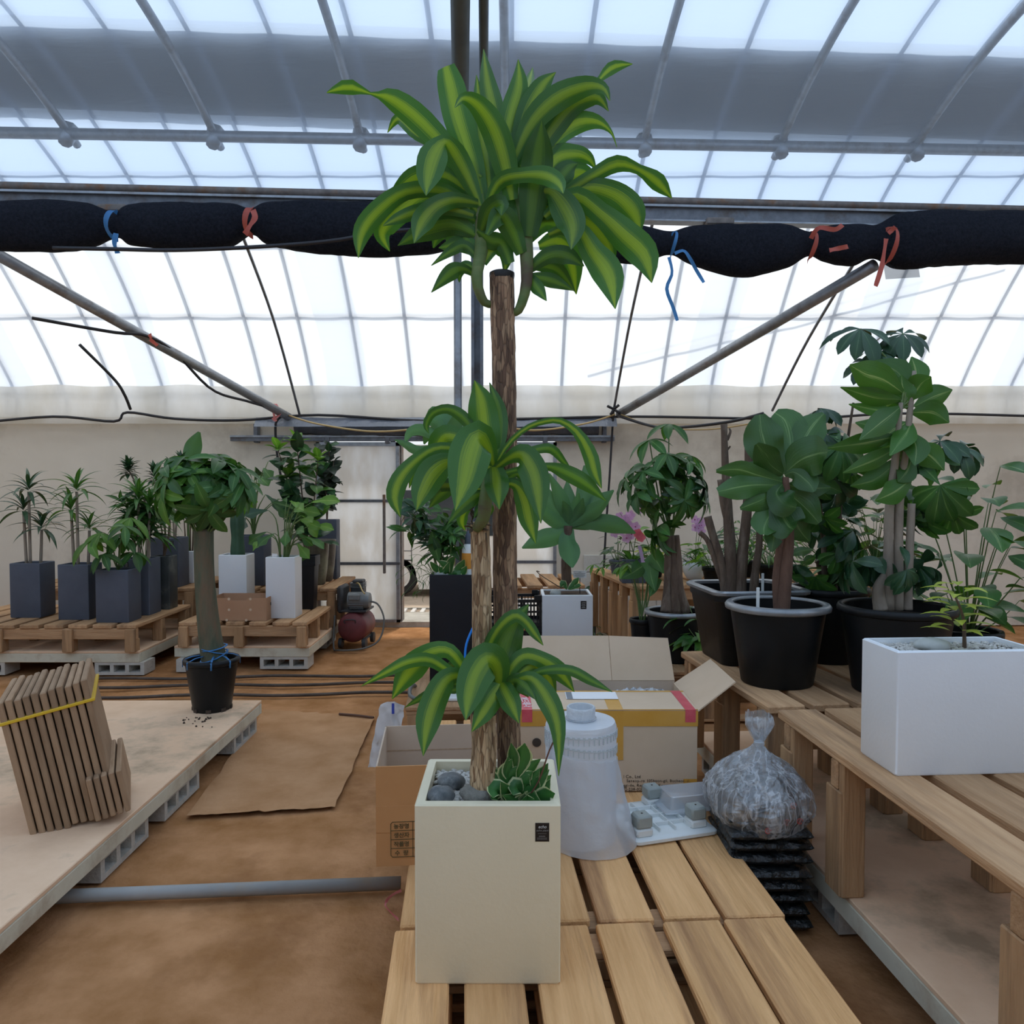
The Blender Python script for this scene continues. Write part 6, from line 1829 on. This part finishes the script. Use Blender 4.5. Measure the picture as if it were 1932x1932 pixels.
bo = thing('spray_bottle', 'white bottle with orange band and dark cap beside the cane', 'bottle', (at(884, 1000, 4.97).x, 4.97, PT + .662))
G().lathe([(.034, 0), (.042, .006), (.043, .10), (.042, .17), (.03, .20), (.022, .21)], 20).build('bottle', M_wpl, bo, True)
G().lathe([(.0435, .05), (.0445, .06), (.0445, .14), (.0432, .15)], 20).build('label_band', surf('orange_band', (.62, .25, .03), (.68, .30, .05), rough=.5), bo, True)
G().lathe([(.024, .205), (.026, .215), (.022, .25), (.012, .285), (.008, .29)], 16).build('cap', M_pdark, bo, True)

# ------------------------------------------------------------------ white planter with trunked agave
ag = thing('potted_agave', 'white square planter with a trunked agave rosette and maker sticker', 'potted plant', (.398, 5.73, PT))
square_planter(ag, .365, .34, .455, M_pwhite, rim=.02, soil=.012)
sticker(ag, .115, .385, -.17, .042, .058)
I = inv(ag); YA = 5.73
limb(ag, [I @ at(1070, 1108, YA), I @ at(1068, 1060, YA), I @ at(1072, 992, YA)], [.040, .036, .032], M_tr_b, 'trunk', n=14, k=12, rough=.06)
AG = [([(1074, 995), (1050, 1010), (1020, 1018), (985, 1034)], [16, 34, 34, 3], -.12), ([(1074, 996), (1070, 1020), (1076, 1045), (1080, 1071)], [18, 34, 38, 3], -.22),
      ([(1074, 990), (1110, 985), (1160, 990), (1199, 1006)], [14, 28, 34, 3], -.05), ([(1074, 990), (1110, 988), (1158, 986)], [14, 24, 3], .1), ([(1074, 990), (1105, 970), (1130, 948), (1158, 925)], [14, 32, 34, 3], .05),
      ([(1074, 990), (1098, 950), (1108, 905), (1102, 878)], [14, 30, 34, 3], .1), ([(1074, 990), (1072, 950), (1070, 908)], [14, 34, 4], .12), ([(1074, 990), (1060, 945), (1036, 893)], [14, 28, 3], .0),
      ([(1074, 990), (1050, 965), (1028, 930), (1020, 920)], [14, 28, 24, 3], .08), ([(1074, 992), (1050, 985), (1025, 965), (1015, 950)], [14, 26, 22, 3], -.08), ([(1074, 990), (1085, 960), (1092, 930)], [12, 22, 3], -.05),
      ([(1074, 990), (1092, 965), (1100, 940)], [12, 20, 3], -.08), ([(1074, 990), (1100, 975), (1125, 960), (1145, 940)], [12, 28, 28, 3], -.1), ([(1074, 990), (1070, 965), (1062, 945)], [12, 20, 3], -.06)]
for pts, w, dy in AG:
    traced(ag, pts, w, YA, dy, cI, G_blue, Inv=I, nl=12, nw=4, fold=.22)
for pts, w in (([(1070, 1112), (1062, 1100), (1058, 1108)], [3, 14, 2]), ([(1072, 1112), (1085, 1098), (1092, 1090)], [3, 12, 2]), ([(1072, 1112), (1080, 1104), (1082, 1108)], [3, 12, 2]), ([(1074, 1112), (1090, 1105), (1096, 1104)], [3, 10, 2])):
    traced(ag, pts, w, 5.66, 0, cI, M_hoya, Inv=I, nl=7, nw=4, fold=.3)
limb(ag, [I @ at(1060, 1110, 5.66), I @ at(1040, 1098, 5.62), I @ at(1020, 1085, 5.6), I @ at(1012, 1077, 5.6), I @ at(1018, 1079, 5.6)], .0035, M_tr_b, 'tendril', n=5, k=12)
G().ball((0, 0, 0), 1, n=16, m=10, sc=(.042, .036, .03), jit=.12, seed=8).build('stone', surf('pale_stone', (.38, .40, .38)), smooth='all', loc=(at(1048, 1107, 5.68).x, 5.68, PT + .455), label='pale stone in the white agave planter', cat='stone')
tg = thing('plant_sign', 'small white plant sign on a stick in the agave planter', 'sign', (at(1094, 1100, 5.75).x, 5.75, PT + .44))
G().tube([(0, 0, 0), (0, 0, .12)], .003, n=5).build('stick', M_cable, tg)
G().cbox((0, -.003, .145), (.098, .003, .055), .001).build('card', M_paper, tg)
for zz, ww in ((.16, .02), (.15, .08), (.142, .07), (.134, .08), (.126, .06)):
    G().b2(-ww / 2, ww / 2, -.0054, -.0046, zz - .001, zz + .001).build('print_line', M_dink, tg)
t = planter_thing('slate planter standing on the earth behind the agave', 1106, 7.6, .0, .18, .18, .48, M_pdark)
for k in range(6):
    putleaf(t, lf_rub(G_dark), (0, 0, .46), (k - 2.5, .4, .5), .12)

# ------------------------------------------------------------------ right benches
ZB = .65
# fiddle-leaf fig
def cR(p): return (1120 + p[0] / 3.22, 580 + p[1] / 3.22)
YF = 3.34
fd = thing('potted_fiddle_fig', 'fiddle-leaf fig in black pot with broad silver rim', 'potted plant', (at(1465, 1300, YF).x, YF, ZB))
round_pot(fd, .150, .198, .335, rimmat=M_silver, rim=.022, soil=.05)
I = inv(fd)
limb(fd, [I @ at(1477, 1165, YF), I @ at(1483, 1080, YF), I @ at(1487, 1000, YF), I @ at(1482, 900, YF)], [.028, .026, .024, .014], M_tr_r, 'trunk', n=14, k=16, rough=.06)
limb(fd, [I @ at(1468, 1165, YF + .02), I @ at(1466, 1090, YF + .02), I @ at(1475, 1010, YF)], [.018, .02, .016], M_tr_r, 'trunk', n=12, k=12, rough=.06)
FD = [([(1160, 1010), (1060, 880), (1020, 760), (1010, 650)], [40, 200, 240, 60], .06), ([(1160, 1010), (1200, 850), (1170, 700), (1100, 640)], [40, 190, 220, 60], .1), ([(1170, 1010), (1250, 850), (1330, 720), (1400, 645)], [40, 150, 190, 30], .05),
      ([(1160, 1010), (1250, 930), (1350, 890), (1420, 880)], [40, 220, 240, 60], -.15), ([(1150, 1010), (1080, 960), (1040, 900), (990, 830)], [40, 150, 160, 30], -.06),
      ([(1150, 1060), (1000, 1020), (880, 985), (745, 995)], [30, 100, 110, 20], -.08), ([(1150, 1080), (1000, 1080), (880, 1095), (755, 1120)], [30, 110, 150, 50], -.12), ([(1140, 1100), (1020, 1170), (890, 1222)], [30, 130, 20], -.05),
      ([(1150, 1070), (1110, 1130), (1160, 1190), (1230, 1215)], [40, 120, 180, 40], -.16), ([(1150, 1100), (1130, 1220), (1180, 1320), (1215, 1350)], [40, 210, 220, 60], -.14), ([(1150, 1110), (1080, 1240), (1040, 1330), (1035, 1380)], [40, 150, 170, 40], -.08),
      ([(1180, 1080), (1300, 1100), (1440, 1095)], [30, 140, 20], .0), ([(1170, 1120), (1280, 1210), (1370, 1310)], [30, 190, 40], -.05), ([(1130, 1250), (1100, 1380), (1080, 1485)], [30, 120, 20], -.02),
      ([(1180, 1200), (1250, 1340), (1310, 1420)], [30, 160, 20], .02), ([(1150, 1050), (1050, 980), (910, 960)], [30, 120, 20], .1), ([(1160, 1020), (1220, 1000), (1300, 1060), (1340, 1120)], [30, 120, 140, 20], -.1),
      ([(1150, 1150), (1090, 1180), (1070, 1260)], [30, 150, 30], .08), ([(1180, 1150), (1240, 1260), (1230, 1340)], [30, 180, 30], .08), ([(1200, 1500), (1260, 1480), (1335, 1470)], [20, 60, 10], .1)]
for pts, w, dy in FD:
    traced(fd, pts, w, YF, dy, cR, G_fiddle, Inv=I, nl=14, nw=6, fold=.12, roll=q.uniform(-.3, .3), wave=.14)
G().cbox((-.11, -.08, .36), (.014, .004, .12), .002).build('plant_label', M_wpl, fd)
# pruned trunks in the square pot
YS_ = 3.80
sqp = thing('potted_pruned_tree', 'pruned bare-branched tree in a square black pot with silver rim', 'potted plant', (at(1405, 1300, YS_).x, YS_, ZB), R(6))
g = G(); ringbody(g, [(.165, .165, 0, .05), (.17, .17, .006, .05), (.215, .215, .30, .06), (.222, .222, .31, .06), (.222, .222, .345, .06), (.205, .205, .345, .05), (.20, .20, .25, .05)], seg=5); g.build('pot', M_nurs, sqp, True)
rg = G(); ringbody(rg, [(.225, .225, .335, .06), (.236, .236, .342, .06), (.238, .238, .354, .06), (.228, .228, .362, .06), (.204, .204, .358, .05), (.203, .203, .345, .05)], seg=5, caps=False); rg.build('rim', M_silver, sqp, True)
G().b2(-.19, .19, -.19, .19, .28, .295).build('soil', M_soil, sqp)
I = inv(sqp)
for pts, r in (([(1375, 1140), (1378, 1050), (1372, 950), (1368, 870), (1366, 800)], [.034, .03, .024, .018, .016]), ([(1395, 1140), (1398, 1070), (1408, 980), (1412, 900), (1413, 835)], [.034, .03, .024, .02, .022]),
               ([(1370, 1120), (1360, 1060), (1345, 1010), (1335, 975)], [.026, .022, .02, .02]), ([(1368, 1110), (1350, 1060), (1335, 1020), (1320, 1005)], [.018, .014, .013, .012]), ([(1420, 1140), (1425, 1080), (1432, 1030), (1434, 965)], [.024, .02, .017, .014]),
               ([(1385, 1090), (1378, 1010), (1365, 950), (1360, 905)], [.02, .019, .018, .018]), ([(1372, 830), (1378, 815), (1376, 808)], [.008, .006, .004]), ([(1371, 850), (1378, 842)], [.006, .004]), ([(1414, 850), (1420, 838), (1422, 830)], [.012, .01, .007]), ([(1330, 1015), (1345, 1040), (1355, 1055)], [.007, .006, .005])):
    limb(sqp, [I @ at(*p, YS_) for p in pts], r, M_tr_b, 'branch', n=10, k=14, rough=.12, seed=pts[0][0])
G().cbox((.02, -.15, .37), (.013, .004, .13), .002).build('plant_label', M_wpl, sqp)
# rear black pot with umbrella tree
YU = 3.78
um = thing('potted_umbrella_tree', 'dark umbrella tree in a plain black pot behind the fig', 'potted plant', (at(1562, 1200, YU).x, YU, ZB))
round_pot(um, .140, .180, .345, rim=.012, soil=.04)
I = inv(um)
limb(um, [(-.02, 0, .29), (-.03, 0, .6), I @ at(1535, 860, YU), I @ at(1545, 770, YU)], [.016, .013, .01, .006], M_tr_b, 'trunk', n=8, k=14)
limb(um, [(.03, 0, .29), (.05, .02, .55), I @ at(1590, 900, YU), I @ at(1610, 760, YU)], [.014, .011, .009, .006], M_tr_b, 'trunk', n=8, k=14)
crown_palmate(um, I @ at(1560, 870, YU), (.20, .18, .34), 20, .15, [G_dark, G_dark, G_mid], 12, (6, 8), up=.3, droop=.6, mesh=lf_schef, bottom=-.9)
crown_palmate(um, I @ at(1560, 1040, YU - .05), (.19, .14, .18), 13, .14, [G_dark, G_mid], 14, (6, 8), up=.2, droop=.8, mesh=lf_schef, bottom=-.9)
# right black pot with fig tree and umbrella tree
YA2 = 3.2
al = thing('potted_fig_tree', 'leafy fig tree with pale trunks in a wide black pot', 'potted plant', (at(1690, 1200, YA2).x, YA2, ZB))
round_pot(al, .165, .215, .345, rim=.014, soil=.04)
I = inv(al)
for pts, r in (([(1676, 1150), (1676, 1060), (1678, 960), (1690, 860), (1700, 760)], [.024, .02, .018, .015, .008]), ([(1694, 1150), (1695, 1050), (1697, 950), (1712, 820), (1725, 700)], [.022, .019, .017, .014, .008]), ([(1662, 1150), (1658, 1110), (1672, 1080)], [.03, .024, .012]), ([(1712, 1150), (1714, 1090), (1720, 950)], [.02, .017, .015])):
    limb(al, [I @ at(*p, YA2) for p in pts], r, M_tr_p, 'trunk', n=12, k=14, rough=.08, seed=pts[0][0])
AL = [([(1880, 520), (1760, 440), (1650, 400), (1555, 350)], [30, 170, 160, 10], -.1), ([(1900, 480), (1840, 390), (1700, 330)], [30, 170, 20], .05), ([(1870, 560), (1700, 545), (1500, 485)], [20, 115, 8], -.05), ([(1870, 600), (1760, 690), (1615, 805)], [20, 150, 8], -.15),
      ([(1850, 640), (1700, 620), (1550, 588)], [20, 80, 6], .05), ([(1850, 780), (1650, 825), (1420, 855)], [20, 130, 8], -.05), ([(1850, 850), (1700, 930), (1515, 1005)], [20, 110, 8], -.1), ([(1930, 1040), (1830, 1120), (1710, 1175)], [20, 150, 8], -.2),
      ([(1900, 700), (1790, 760), (1690, 860)], [20, 150, 8], .0), ([(1880, 900), (1720, 1040), (1560, 1085)], [20, 130, 8], .02), ([(1920, 620), (1880, 520), (1870, 410)], [20, 150, 8], .0), ([(1930, 560), (1990, 470), (2050, 420)], [20, 160, 8], -.05),
      ([(1930, 640), (2060, 640), (2160, 700)], [20, 160, 8], -.1), ([(1920, 760), (1960, 850), (1950, 960)], [20, 160, 8], -.12), ([(1930, 700), (1890, 780), (1800, 900)], [20, 140, 8], -.12), ([(1920, 850), (2040, 900), (2130, 990)], [20, 160, 8], -.05),
      ([(1940, 500), (1960, 400), (1930, 300)], [20, 150, 8], .08), ([(1950, 600), (2080, 540), (2180, 500)], [20, 150, 8], .05), ([(1880, 800), (1780, 860), (1740, 960)], [20, 130, 8], .08), ([(1900, 560), (1800, 580), (1700, 680)], [20, 120, 8], .1),
      ([(1860, 720), (1720, 720), (1590, 700)], [20, 110, 8], .1), ([(1880, 960), (1830, 1040), (1760, 1000)], [20, 120, 8], .05), ([(1940, 900), (1900, 1000), (1850, 1060)], [20, 130, 8], -.05)]
for pts, w, dy in AL:
    traced(al, pts, w, YA2, dy, cR, G_alt, Inv=I, nl=12, nw=6, fold=.16, roll=q.uniform(-.35, .35))
    limb(al, [I @ at(1700 + q.uniform(-4, 8), 860 if pts[0][1] > 600 else 770, YA2), I @ at(*cR(pts[0]), YA2)], [.006, .004], M_stem, 'petiole', n=5, k=4)
for (zx, zy), sz in (((1620, 130), .19), ((1880, 160), .17), ((1740, 270), .14), ((1660, 330), .13)):
    p = I @ at(*cR((zx, zy)), YA2 + .25)
    palmate(al, lf_schef(G_dark), p, (-.2, -.5, .7), sz, 8, droop=.5, q=q)
    limb(al, [I @ at(1712, 720, YA2 + .2), p], [.006, .004], M_stem, 'petiole', n=5, k=4)
crown_palmate(al, I @ at(1680, 1075, YA2 - .02), (.20, .12, .10), 9, .13, [G_dark], 18, (6, 8), up=.1, droop=1.0, mesh=lf_schef, bottom=-.9)
crown_palmate(al, I @ at(1800, 900, YA2 + .1), (.25, .2, .35), 10, .15, [G_dark, G_mid], 19, (6, 8), up=.2, droop=.7, mesh=lf_schef, bottom=-.9)
# rectangular white planter on the near bench
wp = thing('rectangular_planter', 'rectangular white planter with gravel and yellow-green leaves on the bench', 'potted plant', (1.112 + .22, 2.36, ZB), PHI)
square_planter(wp, .44, .205, .367, M_pwhite, rim=.014, soil=.02)
gravel(wp, .2, .085, .350, 500, .0055, 12)
I = inv(wp)
limb(wp, [(.05, 0, .34), (.03, -.02, .45), (.0, -.02, .52)], [.007, .005, .003], M_tr_b, 'stem', n=6, k=6)
for k in range(26):
    a = k * 2.4
    putleaf(wp, lf_small(G_yel), (.02 + .02 * math.cos(a), -.01 + .02 * math.sin(a), .40 + .006 * k), (math.cos(a), math.sin(a), .25), .085, wide=1.3)
G().ball((0, 0, 0), 1, n=18, m=10, sc=(.055, .04, .022), jit=.12, seed=15).build('stone', surf('pale_stone', (.38, .40, .38)), smooth='all', loc=(1.112 + .16, 2.345, ZB + .365), label='flat pale stone in the rectangular white planter', cat='stone')

# ------------------------------------------------------------------ braided money tree and small pots further back
YB2 = 5.2
bm = thing('potted_braided_tree', 'money tree with braided trunks in black pot with silver rim', 'potted plant', (at(1275, 1200, YB2).x, YB2, .33))
round_pot(bm, .155, .192, .325, rimmat=M_silver, rim=.02, soil=.04)
I = inv(bm)
for dx, ph in ((-12, 0), (0, 2), (12, 4)):
    limb(bm, [I @ at(1275 + dx * 1.5, 1155, YB2), I @ at(1272 + dx + 3 * math.sin(ph), 1110, YB2 + .02 * math.cos(ph)), I @ at(1270 + dx * .8, 1060, YB2), I @ at(1268 + dx * .6, 1010, YB2)], [.042, .03, .026, .022], M_tr_b, 'trunk', n=12, k=14, rough=.05)
for px, py in ((1225, 830), (1262, 800), (1305, 860), (1240, 880), (1290, 900), (1200, 930), (1320, 930), (1250, 940)):
    e = I @ at(px, py, YB2 + q.uniform(-.15, .15))
    limb(bm, [I @ at(1268, 1015, YB2), I @ at(1262 + (px - 1262) * .4, 960, YB2), e], [.008, .006, .004], M_stem, 'stem', n=5, k=8)
    palmate(bm, lf_pach(G_mid), e, ((px - 1262) / 120, -.2, .8), .19, 6, droop=.5, q=q)
crown_palmate(bm, I @ at(1258, 925, YB2), (.30, .24, .28), 26, .165, [G_mid, G_dark, G_mid], 23, (5, 6), up=.3, droop=.35, bottom=-.7)
crown_palmate(bm, I @ at(1268, 1000, YB2 - .1), (.14, .1, .05), 4, .2, [G_mid], 25, (5, 6), up=.2, droop=.6, bottom=-.9)
# alocasia in a small black pot
YC = 5.35
ac = thing('potted_alocasia', 'arrow-leaved plant in a small plain black pot', 'potted plant', (at(1213, 1200, YC).x, YC, .33))
round_pot(ac, .068, .088, .24, rim=.008, soil=.02)
I = inv(ac)
for pts, w in (([(1212, 1068), (1195, 1080), (1172, 1092)], [34, 26, 2]), ([(1225, 1060), (1228, 1085), (1236, 1115)], [34, 30, 2]), ([(1228, 1045), (1240, 1060), (1252, 1082)], [36, 30, 2]), ([(1190, 1070), (1175, 1078), (1170, 1092)], [18, 16, 2]), ([(1240, 1090), (1232, 1110), (1226, 1125)], [20, 18, 2])):
    traced(ac, pts, w, YC - .05, -.06, cI, q.choice([G_mid, G_light]), Inv=I, nl=9, nw=4, fold=.15)
    limb(ac, [(q.uniform(-.02, .02), 0, .22), I @ at((pts[0][0] + 1213) / 2, 1120, YC), I @ at(*pts[0], YC - .05)], [.006, .005, .003], M_stem, 'petiole', n=5, k=7)
for k in range(5):
    e = I @ at(1120 + 16 * k, 1065 + 5 * (k % 2), YC - .05)
    limb(ac, [(0, 0, .22), I @ at(1180 + 5 * k, 1070, YC), e], [.003, .002, .0015], M_stem, 'petiole', n=4, k=8)
    for j in range(3): putleaf(ac, lf_small(G_light), e, (q.uniform(-1, .3), -.3, q.uniform(-.5, .2)), .08)
# orchid bench
ZO = .72
ob = thing('orchid_planter', 'dark box planter with pink orchids and a lilac ribbon', 'potted plant', (at(1193, 1080, 6.25).x, 6.25, ZO))
square_planter(ob, .19, .17, .19, M_pdark, rim=.01, soil=.015)
I = inv(ob)
M_pet = surf('pink_petal', (.62, .30, .55), (.80, .55, .75), scale=40, rough=.5, trans=.3, vary=.15)
M_lip = surf('magenta_lip', (.42, .05, .25), rough=.5)
pet = leafmesh('petal', M_pet, W=.8, kind='obov', rise=.1, droop=.2, fold=.1, nl=4, nw=2)
def flower(t, p, s, me, lip=None):
    for k in range(5):
        a = 6.283 * k / 5 + q.uniform(-.1, .1)
        putleaf(t, me, p, (math.cos(a), -.35, math.sin(a)), s, up=(0, -1, 0), name='petal')
    if lip: G().ball(p + V((0, -.006, 0)), .006, n=6, m=4).build('lip', lip, t)
for k in range(3):
    b = (q.uniform(-.03, .03), 0, .18); e = I @ at(1170 + k * 18, 968 + 14 * k, 6.2)
    limb(ob, [b, V(b).lerp(e, .6) + V((0, 0, .05)), e], [.004, .003, .002], M_stem, 'flower_stem', n=4, k=8)
for k in range(20):
    flower(ob, I @ at(1178 + q.gauss(0, 17), 984 + q.gauss(0, 14), 6.18 + q.uniform(-.05, .05)), .045, pet, M_lip)
redp = leafmesh('petal', surf('coral_petal', (.75, .10, .16), (.85, .25, .28), scale=30, rough=.5, trans=.3), W=.9, kind='obov', rise=.1, droop=.2, fold=.1, nl=4, nw=2)
for k in range(3): flower(ob, I @ at(1203 + k * 3, 1006 + k * 4, 6.1), .04, redp)
for k in range(22):
    a = k * 2.4
    putleaf(ob, lf_lance(G_mid if k % 3 else G_dark), (math.cos(a) * .04, math.sin(a) * .04, .17), (math.cos(a), math.sin(a) * .8, q.uniform(.0, 1.2)), q.uniform(.14, .26), wide=1.8)
g = G(); g.sheet([[I @ at(1203 + 3 * j + 7 * i - j * .5, 1030 + 11 * j, 6.12) for i in range(2)] for j in range(4)]); g.build('ribbon', surf('lilac_ribbon', (.50, .36, .55), rough=.5), ob)
wb = thing('bowl_planter', 'round white bowl planter with bushy green plant and lilac flowers', 'potted plant', (at(1310, 1080, 6.45).x, 6.45, ZO))
G().lathe([(.055, 0), (.062, .006), (.09, .05), (.098, .10), (.09, .145), (.083, .145), (.08, .12)], 28).build('bowl', M_pwhite, wb, 'all')
for k in range(60):
    a = k * 2.4; r = q.uniform(0, .07)
    putleaf(wb, lf_small(q.choice([G_mid, G_dark, G_light])), (math.cos(a) * r, math.sin(a) * r, .13 + q.uniform(0, .1)), (math.cos(a), math.sin(a), q.uniform(-.2, 1)), q.uniform(.06, .10))
I = inv(wb)
for k in range(7): flower(wb, I @ at(1322 + q.gauss(0, 14), 998 + q.gauss(0, 12), 6.4), .04, pet, M_lip)
for k in range(3): limb(wb, [(0, 0, .14), I @ at(1315 + k * 6, 1000, 6.4)], .0025, M_stem, 'flower_stem', n=4, k=5)
# leafy pots filling the orchid bench
def bushy(lab, px, Y, z, h, potr, n, size, mats, meshf, seed, spread=.2, name='potted_plant', pm=M_nurs):
    t = thing(name, lab, 'potted plant', (at(px, 1080, Y).x, Y, z))
    round_pot(t, potr * .75, potr, potr * 1.6, mat=pm, rim=.006, soil=.02, n=20)
    qq = random.Random(seed)
    for k in range(n):
        a = k * 2.4; u = qq.uniform(.1, 1)
        e = V((math.cos(a) * spread * qq.uniform(.2, 1), math.sin(a) * spread * qq.uniform(.2, 1), potr * 1.5 + h * u))
        if k % 3 == 0: limb(t, [(0, 0, potr * 1.4), e * .6 + V((0, 0, e.z * .15)), e], [.004, .003, .002], M_stem, 'stem', n=4, k=5)
        putleaf(t, meshf(qq.choice(mats)), e, (math.cos(a), math.sin(a) - .2, qq.uniform(-.3, .4)), size * qq.uniform(.7, 1.2), roll=qq.uniform(-.4, .4))
bushy('bushy caladium beside the white bowl planter', 1345, 6.1, ZO, .20, .08, 40, .14, [G_light, G_mid], lf_heart, 51, .18)
bushy('grassy pot plant behind the pruned tree', 1405, 6.6, ZO, .35, .08, 70, .22, [G_mid, G_dark], lf_lance, 52, .15)
bushy('fern-like pot plant behind the fiddle-leaf fig', 1450, 6.3, ZO, .30, .08, 70, .20, [G_mid, G_light], lf_lance, 53, .2)
bushy('yellowish leafy pot plant behind the orchids', 1235, 6.6, ZO, .30, .08, 44, .12, [G_mid, G_yel, G_light], lf_rub, 54, .14)
bushy('dark leafy pot plant at the far end of the orchid bench', 1165, 6.85, ZO, .22, .07, 30, .12, [G_dark, G_mid], lf_small, 55, .12, pm=M_pdark)
bushy('broad-leaved pot plant behind the umbrella tree', 1560, 6.5, ZO, .45, .09, 60, .17, [G_dark, G_mid], lf_rub, 56, .28)
bushy('broad-leaved pot plant behind the wide black pot', 1650, 6.4, ZO, .55, .09, 60, .18, [G_dark, G_mid], lf_rub, 57, .3)
bushy('large leafy pot plant on the floor behind the square pot', 1330, 5.0, .33, .22, .09, 44, .16, [G_light, G_mid], lf_heart, 58, .2)
bushy('small fern growing on the earth by the bench foot', 1118, 6.95, 0, .16, .05, 40, .10, [G_dark, G_mid], lf_lance, 59, .08)
bushy('leafy plant at the far corner of the silver-rim bench', 1640, 3.85, ZB, .45, .10, 46, .16, [G_mid, G_dark], lf_rub, 60, .22)
bushy('bushy plant beyond the wide black pot', 1830, 3.4, ZB, .75, .13, 70, .18, [G_mid, G_alt], lf_rub, 61, .28)
